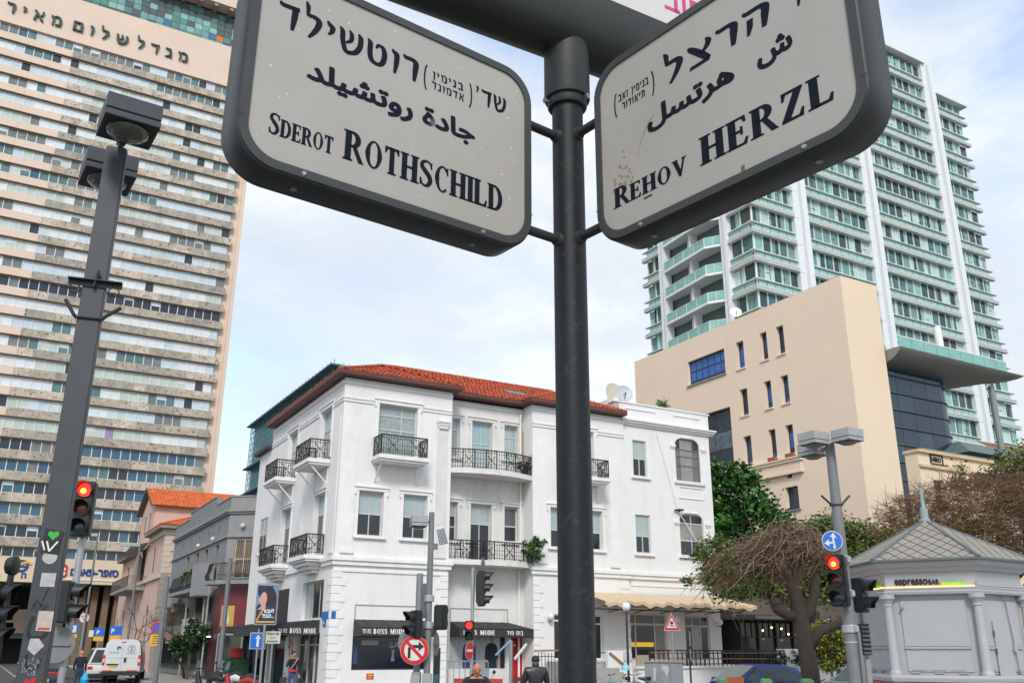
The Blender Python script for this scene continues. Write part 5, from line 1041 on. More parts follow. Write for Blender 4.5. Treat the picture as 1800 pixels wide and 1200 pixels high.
for a, c, d, e in ((-5.7, -4.7, 8.0, 10.1), (-5.6, -4.6, 1.2, 4.9), (-13.9, -12.9, 12.0, 13.7), (-11.1, -10.1, 12.0, 13.7), (-15.0, -14.2, .8, 6.2), (-13.2, -12.5, .8, 6.2), (-21.5, -20.5, 7.8, 9.6), (-20.6, -19.6, 1.0, 4.9)):
    b = MB(LEFT); b.box(a, c, d, e, -.12, -.06); b.obj('shutter', shut, ph)
    if e < 5: b = MB(LEFT); flat(b, LEFT, [((a+c)/2+(c-a)*.5*cos(radians(t)), e+(c-a)*.5*sin(radians(t))) for t in range(0, 181, 20)], .001, .015); b.obj('arch_shutter', shut, ph)
b = MB(); b.tube([FRONT(1.0, 11.1, .1), FRONT(1.0, 0, .1)], .07, 7); b.obj('drain_pipe', M('pipe_dark', (.12, .11, .11), r=.7), ph)
b = MB(LEFT); b.box(-20, -8.5, 6.75, 7.0, .0, 1.5); b.obj('balcony_slab', conc, ph)
b = MB()
for a, c in (((-20, 1.45), (-8.5, 1.45)), ((-8.5, 1.45), (-8.5, .02))):
    rail_panel(b, LEFT(a[0], 0, a[1])[:2], LEFT(c[0], 0, c[1])[:2], 7.02, 7.95, dens=.18, orn=False)
b.obj('balcony_railing', M('rail_bronze', (.10, .08, .07), r=.6), ph, recalc=False)
b = MB(); b.quad(LEFT(-15.5, 10.3, .05), LEFT(-8.2, 10.9, .05), LEFT(-8.2, 10.5, 1.6), LEFT(-15.5, 9.9, 1.6)); b.obj('sun_blind', M('blind_white', (.5, .5, .48), r=.7), ph, recalc=False)
# ================================================================ green glass office behind
gg = thing('glass_office', 'teal glass office block with green louvres behind the white building', 'building', (-18.9, 95, 0), radians(30))
tealw = glassmat('teal_curtain_wall', (.07, .17, .20), r=.15, var=.35, scale=.25); louv = M('green_louvre', (.36, .55, .50), r=.5, var=.1); louvd = M('teal_frame', (.10, .22, .25), r=.5)
b = MB(); b.xyz(0, 12, 0, 34, 0, 31.0); b.obj('wall', tealw, gg)
b = MB()
for i in range(46): z_ = 31.2-i*.34; b.box(.0, 12, z_-.1, z_, .12, .5) if i < 14 else None
b.obj('louvre', louv, gg) if 0 else stuff(b.obj('louvre', louv, gg))
b = MB()
for x in (.3, 1.0, 3.9, 6.8, 9.7): b.box(x, x+.12, 20, 31.3, .5, .6)
stuff(b.obj('louvre_post', louv, gg))
b = MB(LEFT)
for i in range(43): s_ = -34+i*.8; b.box(s_, s_+.05, 10, 31.0, .45, .55)
for i in range(26): z_ = 31-i*.8; b.box(-34, 0, z_-.04, z_, .35, .45)
stuff(b.obj('sun_screen', louvd, gg))
b = MB(LEFT)
for z_ in (31.0, 25.0, 21.5, 18.0, 14.5): b.box(-34.2, .6, z_, z_+.16, 0, 1.1)
b.obj('maintenance_deck', louvd, gg)
b = MB(LEFT)
for i in range(28): s_ = -34+i*1.26; b.box(s_, s_+.07, 31.16, 31.85, .5, .57)
stuff(b.obj('guard_post', galv, gg))
pn = Pieces('pane', gg, 300)
for j, z_ in enumerate((21.9, 18.4, 14.9)):
    for i in range(22): pn.add(LEFT, -34+i*1.5, -34+i*1.5+1.4, z_-3+.3, z_-.3, .01, .05, random.choice([PANE[3], PANE[7], tealw, gp[1]]))
pn.done()
# ================================================================ tan stucco hotel and its dark glass stair tower
tanw = M('tan_stucco', (.80, .64, .50), r=.9, var=.035, scale=.3, bump=.35, bscale=35, streak=.12, sc=(.60, .47, .35))
tan2 = M('tan_stucco_light', (.76, .61, .455), r=.9, var=.035, scale=.3, bump=.35, bscale=35)
TO = (24.180, 62.000, 0.000)
tb = thing('tan_building', 'tall plain tan stucco building with narrow slot windows and a dark curved glass side', 'building', TO, radians(30))
rows = ((23.75, 26.05), (19.8, 22.0), (15.9, 18.1)); cols_ = ((-11.18, -10.33), (-8.45, -7.72), (-6.68, -5.93))
Ht = [(a, c, d, e) for d, e in rows for a, c in cols_]+[(-17.27, -12.6, 23.85, 26.0), (-17.2, -12.4, 16.2, 20.9), (-7.25, -6.0, 11.76, 13.45), (-7.0, -6.45, 14.1, 14.45)]
b = MB(); wall_holes(b, LEFT, -24.83, 0, 0, 28.06, Ht, .45); b.obj('wall', tanw, tb, recalc=False)
b = MB(); b.quad((0, 0, 0), (3.9, 0, 0), (3.9, 0, 28.06), (0, 0, 28.06)); b.quad((3.9, 0, 0), (3.9, 4, 0), (3.9, 4, 28.06), (3.9, 0, 28.06)); b.obj('end_wall', tan2, tb)
b = MB(); b.xyz(.5, 3.6, .4, 24.4, .1, 27.9); b.xyz(3.61, 8.8, 4.3, 24.4, .1, 27.9); b.obj('interior', dark_in, tb)
b = MB(); b.add([(0, 0, 28.07), (3.9, 0, 28.07), (3.9, 4, 28.07), (9, 4, 28.07), (9, 24.83, 28.07), (0, 24.83, 28.07)], [(0, 1, 2, 3, 4, 5)]); b.add([(9, 4, 0), (9, 24.83, 0), (9, 24.83, 28.06), (9, 4, 28.06)], [(0, 1, 2, 3)]); b.add([(9, 24.83, 0), (0, 24.83, 0), (0, 24.83, 28.06), (9, 24.83, 28.06)], [(0, 1, 2, 3)]); b.obj('roof', tanw, tb, recalc=False)
bluep = [glassmat('blue_pane', (.03, .14, .46), r=.08, var=.3, scale=1.5), glassmat('dark_blue_pane', (.015, .03, .05), r=.04, var=.4, scale=1.5), glassmat('mid_blue_pane', (.03, .07, .15), r=.04, var=.5, scale=1.5)]
dframe = M('dark_frame', (.03, .04, .05), r=.5)
for j, (d, e) in enumerate(rows):
    for i, (a, c) in enumerate(cols_):
        window(tb, LEFT, a, c, d, e, 1, [.22, .78], [bluep[(i+j) % 3], bluep[(i*2+j) % 3], bluep[1]], depth=.36, fw=.07, fm=dframe, sill=False)
        b = MB(LEFT); b.box(a-.12, c+.1, d-.12, d-.005, .001, .1); b.obj('sill', tanw, tb)
window(tb, LEFT, -17.27, -12.6, 23.85, 26.0, 6, [.14, .56], [bluep[2], bluep[0], bluep[0]], depth=.3, fw=.09, fm=dframe, sill=False)
b = MB(LEFT); b.box(-17.45, -12.5, 23.7, 23.84, .001, .12); b.obj('sill', conc, tb)
window(tb, LEFT, -17.2, -12.4, 16.2, 20.9, 2, [.3, .62], [bluep[1], M('reflect_pane', (.06, .10, .15), r=.03, var=.9, scale=1.2, coat=1), bluep[1]], depth=.4, fw=.08, fm=dframe, sill=False)
window(tb, LEFT, -7.25, -6.0, 11.76, 13.45, [.3], [], [[bluep[1], darkg]], depth=.36, fw=.06, fm=dframe, sill=True, sm=conc); b = MB(LEFT); b.box(-7.0, -6.45, 14.1, 14.45, -.3, -.25); b.obj('vent', dframe, tb)
b = MB(LEFT); b.box(-13, -5.25, 15.25, 15.45, .001, .28); b.box(-13, -5.25, 13.95+.25, 14.1+.25, .001, .28) if 0 else None; b.box(-13.2, -5.2, 15.451, 15.56, .001, .36); b.box(-13, -5.4, 14.15+.35, 15.249, .001, .16); b.box(-13, -5.25, 14.35, 14.499, .001, .3); b.obj('ledge', tan2, tb)
terr = M('terracotta', (.33, .10, .05), r=.8, var=.15)
for a, c in cols_[1:]: b = MB(LEFT); b.box(a-.02, c+.02, 15.57, 15.88, .05, .3); fb = b.obj('flower_box', terr, tb)
b = MB(LEFT); b.box(-2.0, -1.9, 26, 26, 0, 0) if 0 else None
# dark glass stair tower with curved end
stg = [glassmat('night_glass', (.012, .030, .055), r=.06, var=.35, scale=.5), glassmat('night_glass_pale', (.02, .048, .085), r=.06, var=.35, scale=.5)]  # second glass a little paler, set in a regular pattern
gs = Pieces('glass_panel', tb, 300); zs_ = [21.9]+[21.34-1.31*i for i in range(16)]
for j in range(len(zs_)-1):
    for i in range(4): gs.add(FRONT, 3.95+i*1.72, 3.95+i*1.72+1.69, zs_[j+1]+.03, zs_[j], -.75, -.7, stg[(i*3+j) % 5 == 0])
gs.done()
cx, cy, cr = 10.8, 2.5, 1.8
for j in range(len(zs_)-1):
    for i in range(5):
        a0, a1 = radians(-90+i*26), radians(-90+i*26+25); b = MB(); n = 3
        vs = []
        for q in range(n+1): a = a0+(a1-a0)*q/n; vs += [(cx+cr*cos(a), cy+cr*sin(a), zs_[j+1]+.03), (cx+cr*cos(a), cy+cr*sin(a), zs_[j])]
        b.add(vs, [(2*q, 2*q+2, 2*q+3, 2*q+1) for q in range(n)]); b.obj('glass_panel', stg[(i+j) % 4 == 0], tb, recalc=False, smooth=True)
for z_ in zs_:
    b = MB(); b.tube([(3.95, .66, z_), (10.8, .66, z_)]+[(cx+(cr+.04)*cos(radians(a)), cy+(cr+.04)*sin(radians(a)), z_) for a in range(-78, 50, 12)], .07, 6); b.obj('transom', M('steel_blue_tube', (.06, .085, .09), r=.4, metal=.3), tb, smooth=True)
b = MB(); b.xyz(3.95, 10.5, .9, 4, 1, 21.8); b.lathe([(cr-.2, 1), (cr-.2, 21.8)], (cx, cy, 0), 20); b.obj('stair_core', dframe, tb)
# wing shaped canopy on a slender column with glass balustrade above
canm = M('canopy_metal', (.24, .235, .215), r=.5, var=.15, scale=.4, metal=.2)
b = MB(); prof = [(-5.0, 21.7), (-.9, 21.95), (-.1, 22.0), (.5, 22.18), (.95, 22.45), (1.25, 22.75), (1.32, 22.9), (.8, 22.94), (-5, 22.94)]
xe = lambda o: 4.0 ; xr = lambda o: 17.6+o*1.1
k = len(prof); vs = [FRONT(4.0, z, o) for o, z in prof]+[FRONT(12, z, o) for o, z in prof]+[FRONT(xr(o), z+.45*max(0, 22.94-z), o) for o, z in prof]
fs = [tuple(range(k)), tuple(range(3*k-1, 2*k-1, -1))]
for L_ in (0, k): fs += [(L_+i, L_+(i+1) % k, L_+(i+1) % k+k, L_+i+k) for i in range(k)]
b.add(vs, fs); b.obj('canopy', canm, tb, smooth=35)
b = MB(); b.tube([FRONT(16.4, 21.95, .0), FRONT(16.4, 10, .0)], .25, 12); b.obj('canopy_column', M('column_grey', (.22, .25, .25), r=.5), tb, smooth=50)
bal = Pieces('balustrade_pane', tb)
balg = glassmat('balustrade_glass', (.22, .46, .42), r=.08, var=.15, scale=.5)
for i in range(9): bal.add(FRONT, 4.1+i*1.45, 4.1+i*1.45+1.4, 22.98, 23.75, 1.1, 1.14, balg)
bal.done()
b = MB(); b.bar(FRONT(4, 23.8, 1.12), FRONT(17.2, 23.8, 1.12), .07); b.obj('balustrade_rail', white_p, tb)
b = MB(); b.lathe([(.3, 22.9), (.3, 25.7), (.25, 25.9), (.15, 26.0)], FRONT(10.6, 0, .0), 14); b.obj('roof_flue', white_p, tb, smooth=40)
# ---------------------------------------------------------------- low tan building with the HIRO sign
hb = thing('low_restaurant', 'low tan stucco building with a framed HIRO sign near its top corner', 'building', (21.46, 48, 0), radians(30))
b = MB(); wall_holes(b, FRONT, .38, 9.75, 0, 12.0, [(1.4, 2.25, 8.9, 10.6), (6.2, 7.2, 6.0, 9.0)], .4); b.quad(FRONT(.38, 0, 0), FRONT(.38, 12, 0), FRONT(.38, 12, -.8), FRONT(.38, 0, -.8)); b.quad(FRONT(9.75, 0, 0), FRONT(9.75, 12, 0), FRONT(9.75, 12, -.8), FRONT(9.75, 0, -.8)); b.obj('wall', tan2, hb, recalc=False)
b = MB(); b.box(.3, 9.85, 12.0, 12.16, -.85, .16); b.obj('coping', M('coping_yellow', (.62, .46, .28), r=.8), hb)
b = MB(); b.box(.36, 9.78, 11.2, 11.34, .001, .14); b.obj('string_course', MATS['coping_yellow'], hb)
b = MB(); b.box(.42, 9.7, .1, 11.9, -.78, -.45); b.obj('interior', dark_in, hb); b = MB(); b.box(1.4, 2.25, 8.9, 10.6, -.3, -.26); b.obj('window', bluep[1], hb)
b = MB(); [b.box(*q, .002, .06) for q in ((1.35, 2.42, 11.45, 11.5), (1.35, 1.4, 11.501, 11.98), (2.37, 2.42, 11.501, 11.98), (1.401, 2.369, 11.93, 11.98), (2.421, 2.8, 11.45, 11.49))]; b.obj('sign_frame', black, hb)
text('HIRO', .34, black, hb, FRONT(1.5, 11.6, .02), FRONT.x, FRONT.n, ext=.02, bold=.012, wd=.75)
b = MB(); b.bar(FRONT(9.6, 12.75, -1.5), FRONT(2.9, 12.75, -1.5), .05); [b.bar(FRONT(3+i*1.3, 11.6, -1.5), FRONT(3+i*1.3, 12.75, -1.5), .05) for i in range(6)]; b.obj('roof_railing', galv, hb)
# small roofs behind it
pv = thing('rooftop_pavilion', 'dark grey rooftop pavilion behind the tall canopy column', 'pavilion', (33.478, 66.000, 0.000), radians(30))
b = MB(); b.xyz(0, 12, 0, 5, 0, 15.6); b.obj('wall', M('pavilion_grey', (.10, .12, .12), r=.6), pv)
b = MB(); b.add([(-.8, -.8, 15.6), (12.5, -.8, 15.6), (12.5, 5.5, 15.6), (-.8, 5.5, 15.6), (1.5, 1.5, 17.0), (10, 1.5, 17.0), (10, 3.3, 17), (1.5, 3.3, 17)], [(0, 1, 5, 4), (1, 2, 6, 5), (2, 3, 7, 6), (3, 0, 4, 7), (4, 5, 6, 7), (0, 1, 2, 3)]); b.obj('roof', M('pavilion_roof', (.12, .155, .16), r=.5), pv)
th_ = thing('tiled_house', 'house with brown tiled eave at the far right edge behind the canopy', 'house', (41.358, 75.000, 0.000), radians(30))
b = MB(); b.xyz(0, 12, 0, 8, 0, 17.2); b.obj('wall', M('old_plaster', (.45, .43, .38), r=.9, streak=.5), th_)
b = MB(); tiled(b, (-.6, -.6, 17.2), (12.6, -.6, 17.2), (12.6, 4, 19.6), (2.6, 4, 19.6), .3, .42, 21); stuff(b.obj('roof_tiles', M('brown_tiles', (.28, .14, .09), r=.85, var=.4), th_, recalc=False))
b = MB(); b.add([(-.6, -.6, 17.15), (12.6, -.6, 17.15), (12.6, 4, 19.55), (2.6, 4, 19.55)], [(0, 1, 2, 3)]); b.obj('roof_deck', fascia_m, th_, recalc=False)
# ================================================================ green and white apartment tower
GO = (26.42, 91, 0)
gt = thing('apartment_tower', 'tall white and mint green glass apartment tower rising behind the tan building', 'tower', GO, radians(30))
whm = M('tower_white', (.72, .76, .75), r=.5, var=.05, scale=.4); whs = M('tower_white_side', (.74, .77, .79), r=.5, var=.05)
mint = glassmat('mint_glass', (.34, .53, .47), r=.1, var=.12, scale=.5); gcore = M('tower_core', (.10, .15, .14), r=.7)
tp = [glassmat('tower_teal', (.055, .165, .16), r=.05), glassmat('tower_deep', (.025, .065, .065), r=.05), glassmat('tower_mid', (.15, .29, .26), r=.06), glassmat('tower_pale', (.24, .48, .42), r=.1), glassmat('tower_curtain', (.46, .62, .58), r=.15)]
PF = 3.38; ZT = [45.26+PF*(i-6) for i in range(0, 16)]
b = MB(); b.xyz(.5, 42.6, .5, 18, 0, 75.5); b.xyz(.5, 35, .5, 18, 75.5, 79.6); b.obj('core', gcore, gt)
wp = Pieces('pane', gt, 300); mg = Pieces('balustrade_pane', gt, 300); lv = MB(); ml_ = MB()
bays = ((FRONT, .0, 6.3), (FRONT, 8.4, 19.2), (FRONT, 21.2, 34.8), (FRONT, 37.0, 42.9), (LEFT, -3.3, 0.0), (LEFT, -18.2, -15.5))
random.seed(21)
for z in ZT:
    for F_, a, c in bays:
        if z > 73.5 and a > 36: continue
        lv.T = F_; ml_.T = F_
        ea = .62 if (F_ is LEFT and c == 0) or False else 0
        lo = a-(.6 if F_ is LEFT and a < -15 else (.60 if F_ is FRONT and a == 0 else 0)); hi = c+(.7 if a > 36 else 0)+(.0 if not (F_ is LEFT and c == 0) else .0)
        for q, (dz, o_) in enumerate(((0, .62), (.2, .6), (.4, .58), (1.28, .5))): lv.box(lo, hi, z+dz, z+dz+.085, .05, o_)
        n = max(1, round((c-a)/1.36)); w_ = (c-a)/n
        for i in range(n):
            x = a+w_*i
            mg.add(F_, x+.06, x+w_-.02, z+.5, z+1.22, .22, .25, mint)
            m = random.choice([tp[0], tp[0], tp[1], tp[2], tp[2], tp[3], tp[4], tp[1]])
            if random.random() < .45:
                s_ = x+w_*random.choice([.35, .5, .65]); wp.add(F_, x+.09, s_-.03, z+1.35, z+PF-.06, -.02, .02, m, pri=0); wp.add(F_, s_+.03, x+w_-.02, z+1.35, z+PF-.06, -.02, .02, random.choice(tp), pri=0); ml_.box(s_-.03, s_+.03, z+1.35, z+PF, -.02, .05)
            else: wp.add(F_, x+.09, x+w_-.02, z+1.35, z+PF-.06, -.02, .02, m, pri=0)
            lv.box(x, x+.09, z+.485, z+PF, .0, .14)
            if random.random() < .35:
                hz = z+random.uniform(1.9, 2.6); ml_.box(x+.1, x+w_*.6, hz, hz+.07, .021, .05)
        lv.box(c-.001, c+.06, z+.485, z+PF, .0, .1)
wp.done(); mg.done()
stuff(lv.obj('louvre', whm, gt, recalc=False)); stuff(ml_.obj('mullion', dframe, gt, recalc=False))
def pier(F_, a, c, z1):
    b = MB(F_); w_ = (c-a)
    b.box(a, a+w_*.42, 20, z1, -.2, .55); b.box(a+w_*.42, a+w_*.62, 20, z1, -.2, .25); b.box(a+w_*.62, c, 20, z1+.2, -.2, .75); b.obj('pier', whs, gt)
    b = MB(F_); [b.box(a-.002, a+w_*.4, z-.02, z+.015, .551, .556) for z in ZT if z < z1]; stuff(b.obj('pier_joint', M('joint_grey', (.34, .36, .36), r=.7), gt))
for a, c, z1 in ((6.3, 8.4, 79.8), (19.2, 21.2, 79.8), (34.8, 37.0, 79.8)): pier(FRONT, a, c, z1)
pier(LEFT, -4.5, -3.35, 79.8); pier(LEFT, -15.5, -14.1, 79.8)
b = MB(FRONT); b.box(36.9, 43.8, 75.3, 75.7, -3, .9); b.obj('roof_slab', whm, gt); b = MB(FRONT); b.box(-.8, 35.4, 79.6, 80.0, -18.8, .9); b.obj('roof_slab', whm, gt)
b = MB(LEFT); b.box(-14.1, -4.5, 20, 79.5, -.6, -.55); b.obj('balcony_backwall', tp[0], gt)
dv = MB()
for z in ZT:
    zb = z+.25
    b = MB(); b.add([LEFT(-14.1, zb, -.5), LEFT(-14.1, zb, .9), LEFT(-6.2, zb, 1.5), LEFT(-4.55, zb, .4), LEFT(-4.55, zb, -.5)]+[LEFT(-14.1, zb+.3, -.5), LEFT(-14.1, zb+.3, .9), LEFT(-6.2, zb+.3, 1.5), LEFT(-4.55, zb+.3, .4), LEFT(-4.55, zb+.3, -.5)], [(0, 1, 2, 3, 4), (9, 8, 7, 6, 5)]+[(i, (i+1) % 5, (i+1) % 5+5, i+5) for i in range(5)]); b.obj('balcony_slab', whm, gt)
    for p0, p1 in (((-14.1, .86), (-10.2, 1.15)), ((-10.15, 1.16), (-6.25, 1.44)), ((-6.2, 1.42), (-4.6, .38))):
        b = MB(); b.quad(LEFT(p0[0], zb+.35, p0[1]), LEFT(p1[0], zb+.35, p1[1]), LEFT(p1[0], zb+1.3, p1[1]), LEFT(p0[0], zb+1.3, p0[1])); b.obj('balustrade_pane', tp[3], gt, recalc=False)
        b = MB(); b.bar(LEFT(p0[0], zb+1.33, p0[1]), LEFT(p1[0], zb+1.33, p1[1]), .07); [b.bar(LEFT(p0[0]+(p1[0]-p0[0])*t, zb+.3, p0[1]+(p1[1]-p0[1])*t), LEFT(p0[0]+(p1[0]-p0[0])*t, zb+1.33, p0[1]+(p1[1]-p0[1])*t), .05) for t in (0, .5, 1)]; b.obj('balustrade_rail', whm, gt, recalc=False)
    dv.box(0, 0, 0, 0, 0, 0) if 0 else None
    b = MB(LEFT); b.box(-9.6, -9.4, zb+.301, zb+PF-.01, -.5, .7); b.box(-10.9, -9.601, zb+.301, zb+PF-.01, -.5, -.2); b.obj('balcony_divider', whs, gt)
sd = dish('white satellite dish on the roof edge of the tan building against the green tower', (0, 0, 0), .5, radians(-5), radians(70), white_p, None)
sd.location = (18.212, 70.000, 27.585); sd.location.z -= .9
sd.location = (TO[0]+.866*1-(-.5)*0-.5*11.9+.0, TO[1]+.5*1+.866*11.9, 28.6)
for c in list(sd.keys()):
    if c == 'group': del sd['group']

# ================================================================ lamp posts
lampg = M('lamp_head_grey', (.045, .052, .062), r=.5, var=.12, scale=6); lampl = M('lamp_head_light', (.34, .345, .35), r=.5, var=.12, scale=6)
lens_m = M('lamp_lens', (.10, .11, .085), r=.2, var=.3, scale=9, coat=.5)
mastm = M('mast_paint', (.045, .053, .063), r=.55, var=.18, scale=5, streak=.25, sc=(.11, .10, .085), bump=.1, bscale=120)
def lamp_head(name, parent, c, z, w, h, rz, mat):
    R_ = Matrix.Rotation(rz, 4, 'Z')
    b = MB(); hw = w/2; b.xyz(-hw, hw, -hw, hw, h*.33, h); b.xyz(-hw+.012, hw-.012, -hw+.012, hw-.012, h*.28, h*.329); b.xyz(-hw, hw, -hw, hw, 0.0, h*.279); o = b.obj(name, mat, parent, bevel=.008)
    o.matrix_local = Matrix.Translation((c[0], c[1], z)) @ R_
    b = MB(); b.lathe([(hw*.78, -.004), (hw*.74, -.03), (hw*.5, -.055), (.01, -.066)], n=24); l = b.obj('lens', lens_m, o, smooth=50)
    b = MB(); b.xyz(-hw*.9, hw*.9, -hw*.9, hw*.9, -.004, -.001); b.obj('lens_plate', black, o)
    return o
LX, LY = -4.195, 8.5
mast = thing('street_lamp', 'tall grey square street lamp mast at left covered in stickers and graffiti near its foot', 'street lamp', (LX, LY, 0), radians(18))
b = MB()
def taper(b, w0, d0, w1, d1, z0, z1): b.add([(-w0/2, -d0/2, z0), (w0/2, -d0/2, z0), (w0/2, d0/2, z0), (-w0/2, d0/2, z0), (-w1/2, -d1/2, z1), (w1/2, -d1/2, z1), (w1/2, d1/2, z1), (-w1/2, d1/2, z1)], [(3, 2, 1, 0), (4, 5, 6, 7), (0, 1, 5, 4), (1, 2, 6, 5), (2, 3, 7, 6), (3, 0, 4, 7)])
taper(b, .245, .15, .205, .13, 0, 6.86); b.obj('mast_body', mastm, mast, bevel=.012)
MF = Face((0, .0752), (1, 0)); mo = .001
def mz(z): return .075-.01*z/6.86
a_ = radians(-18)
def inv(x, y): return (x*cos(a_)-y*sin(a_), x*sin(a_)+y*cos(a_))
for (dx, dy), z in (((.31, -.47), 6.78), ((-.28, .45), 6.72)):
    c = inv(dx, dy); lamp_head('lamp_head', mast, c, z, .52, .25, radians(33-18), lampg)
    b = MB(); b.bar((c[0]*.2, c[1]*.2, z+.1), (c[0], c[1], z+.1), .07); b.tube([(c[0]*.35, c[1]*.35, z+.03), (c[0]*.55, c[1]*.55, z-.0)], .035, 8); b.obj('arm', lampg, mast)
dkm = M('dark_bracket', (.02, .024, .026), r=.5)
b = MB(); b.xyz(-.24, .26, -.085, -.072, 5.26, 5.32); b.xyz(-.24, .26, -.14, -.086, 5.312, 5.322); b.bar((.0, -.09, 5.25), (.03, -.12, 5.42), .05, .02); b.obj('mounting_plate', dkm, mast)
for x in (-.17, .19): b = MB(); b.tube([(x+.05*cos(t*pi/6), -.09, 5.22+.05*sin(t*pi/6)) for t in range(4, 15)], .008, 6); b.obj('cable_loop', dkm, mast)
b = MB(); b.tube([(-.115, -.08, 4.93), (.12, -.08, 4.93)], .012, 6); b.tube([(-.105, -.07, 4.92), (-.14, -.085, 4.95), (-.23, -.1, 5.09)], .019, 8); b.tube([(.11, -.07, 4.92), (.15, -.085, 4.96), (.28, -.1, 5.06)], .019, 8); b.obj('flag_holder', dkm, mast)
MF = Face((0, -.0775), (1, 0)); MF.n = Vector((0, -1, 0))
def sticker(name, pts, mat, o, z=None):
    b = MB(MF); flat(b, MF, pts, o, .0012); return b.obj(name, mat, mast)
stk = lambda x0, x1, z0, z1, sk=0: [(x0, z0), (x1, z0-sk), (x1+.0, z1-sk), (x0, z1)]
stk_w = M('sticker_white', (.44, .43, .42), r=.6, var=.25, scale=25); stk_b = M('sticker_black', (.01, .011, .012), r=.5)
sticker('black_sticker', [(-.085, 2.665), (.06, 2.65), (.085, 2.86), (-.075, 2.885)], stk_b, .0)
b = MB(MF); hp_ = [(.0+.05*16/17*sin(t)**3, 2.825+.05*(13*cos(t)-5*cos(2*t)-2*cos(3*t)-cos(4*t))/17) for t in [i*2*pi/24 for i in range(24)]]; flat(b, MF, hp_, .0022, .001); b.obj('green_heart', M('heart_green', (.03, .42, .05), r=.5), mast)
b = MB(MF)
for p, q in (((-.085, 2.77), (-.055, 2.69)), ((-.045, 2.77), (-.015, 2.68)), ((-.015, 2.68), (.045, 2.77))): b.bar(MF(*p, .0025), MF(*q, .0025), .013, .002, up=MF.n)
b.obj('white_letters', white_p, mast)
b = MB(MF); disc(b, MF, .0, 2.63, .062, -.001, 20, .0014); b.obj('round_sticker', stk_w, mast)
sticker('grey_sticker', stk(-.045, .075, 2.37, 2.49), stk_w, 0)
sticker('poster_sticker', stk(-.02, .105, 1.995, 2.165, .005), M('sticker_cream2', (.50, .42, .38), r=.7, var=.2, scale=20), .0)
b = MB(MF); b.box(-.005, .09, 2.005, 2.02, .0015, .003); b.obj('poster_sticker_print', red_s, mast)
sticker('torn_sticker', [(-.06, 1.84), (.0, 1.79), (.07, 1.87), (.02, 1.93), (-.05, 1.93)], stk_w, 0)
b = MB(MF)
pth = smooth_path([(-.055, 2.12), (-.075, 2.03), (-.07, 1.95), (-.02, 1.935), (.045, 1.945), (.075, 1.99)], 5)
for q in range(len(pth)-1): b.bar(MF(*pth[q], .0003), MF(*pth[q+1], .0003), .03, .001, up=MF.n)
pth = smooth_path([(-.06, 1.80), (-.045, 1.7), (.03, 1.68), (.055, 1.76)], 5)
for q in range(len(pth)-1): b.bar(MF(*pth[q], .0003), MF(*pth[q+1], .0003), .022, .001, up=MF.n)
b.bar(MF(.03, 2.36, .0003), MF(-.005, 2.25, .0003), .008, .001, up=MF.n); b.obj('marker_graffiti', stk_b, mast)
random.seed(8); b = MB(MF)
for k in range(26): x0 = random.uniform(-.075, .06); z_ = random.uniform(2.15, 2.25); b.bar(MF(x0, z_, .0003), MF(x0+random.uniform(-.035, .035), z_+random.uniform(-.04, .04), .0003), .0035, .0008, up=MF.n)
b.obj('scribble', stk_b, mast)
b = MB(MF)
for k in range(46): x0 = random.uniform(-.09, .05); z_ = random.uniform(1.62, 1.76); b.bar(MF(x0, z_, .0006), MF(x0+random.uniform(-.012, .012), z_+random.uniform(-.03, .03), .0006), .004, .0008, up=MF.n)
b.obj('scribble', stk_w, mast)
sticker('red_sticker', [(-.04, 1.50), (.035, 1.53), (.055, 1.60), (.02, 1.61), (.0, 1.585), (-.03, 1.6), (-.045, 1.56)], red_s, 0); b = MB(MF); disc(b, MF, -.03, 1.46, .035, .0, 16, .001); b.obj('black_round_sticker', stk_b, mast); b = MB(MF); disc(b, MF, -.03, 1.46, .018, .0012, 12, .001); b.obj('pink_dot', M('pink', (.6, .3, .4), r=.5), mast)
# right hand lamp post
RL = (6.40, 18.0)
lp = thing('street_lamp', 'round grey lamp post with three square heads at right carrying red signal and blue sign', 'street lamp', (*RL, 0), radians(30))
postg = M('post_grey', (.17, .18, .19), r=.5, var=.15, scale=6, streak=.3)
b = MB(); b.lathe([(.125, 0), (.118, 2.2), (.105, 4.0), (.09, 5.8)], n=20); b.obj('pole', postg, lp, smooth=50)
for dx, dy, z in ((-.45, 0, 5.72), (.0, .45, 5.62), (0, -.45, 5.75)):
    lamp_head('lamp_head', lp, (dx, dy), z, .44, .24, 0, lampl); b = MB(); b.bar((dx*.15, dy*.15, z+.1), (dx*.6, dy*.6, z+.1), .06); b.obj('arm', postg, lp)
a_ = radians(-30)
b = MB(); 
for s_ in (-1, 1): p = inv(s_*.1, 0); q = inv(s_*.28, 0); b.tube([(p[0], p[1], 4.58), (q[0], q[1], 4.76)], .022, 8)
b.tube([(.12*cos(t*pi/8), .12*sin(t*pi/8), 4.57) for t in range(17)], .015, 6); b.obj('flag_holder', dkm, lp)
for z in (3.45, 2.82, 2.18): b = MB(); b.lathe([(.14, z), (.145, z+.01), (.145, z+.13), (.14, z+.14)], n=16); b.xyz(-.05, .05, -.17, -.1, z+.02, z+.12); b.obj('clamp_band', M('band_steel', (.42, .43, .44), r=.4, metal=.5), lp)
b = MB(); p = inv(.11, -.12); b.tube([(p[0], p[1], 0), (p[0], p[1], 2.2)], .03, 8); b.obj('cable_pipe', postg, lp, smooth=50)
b = MB(); b.lathe([(.127, 2.0), (.127, 2.02)], n=12); b.obj('sticker_ring', stk_w, lp)
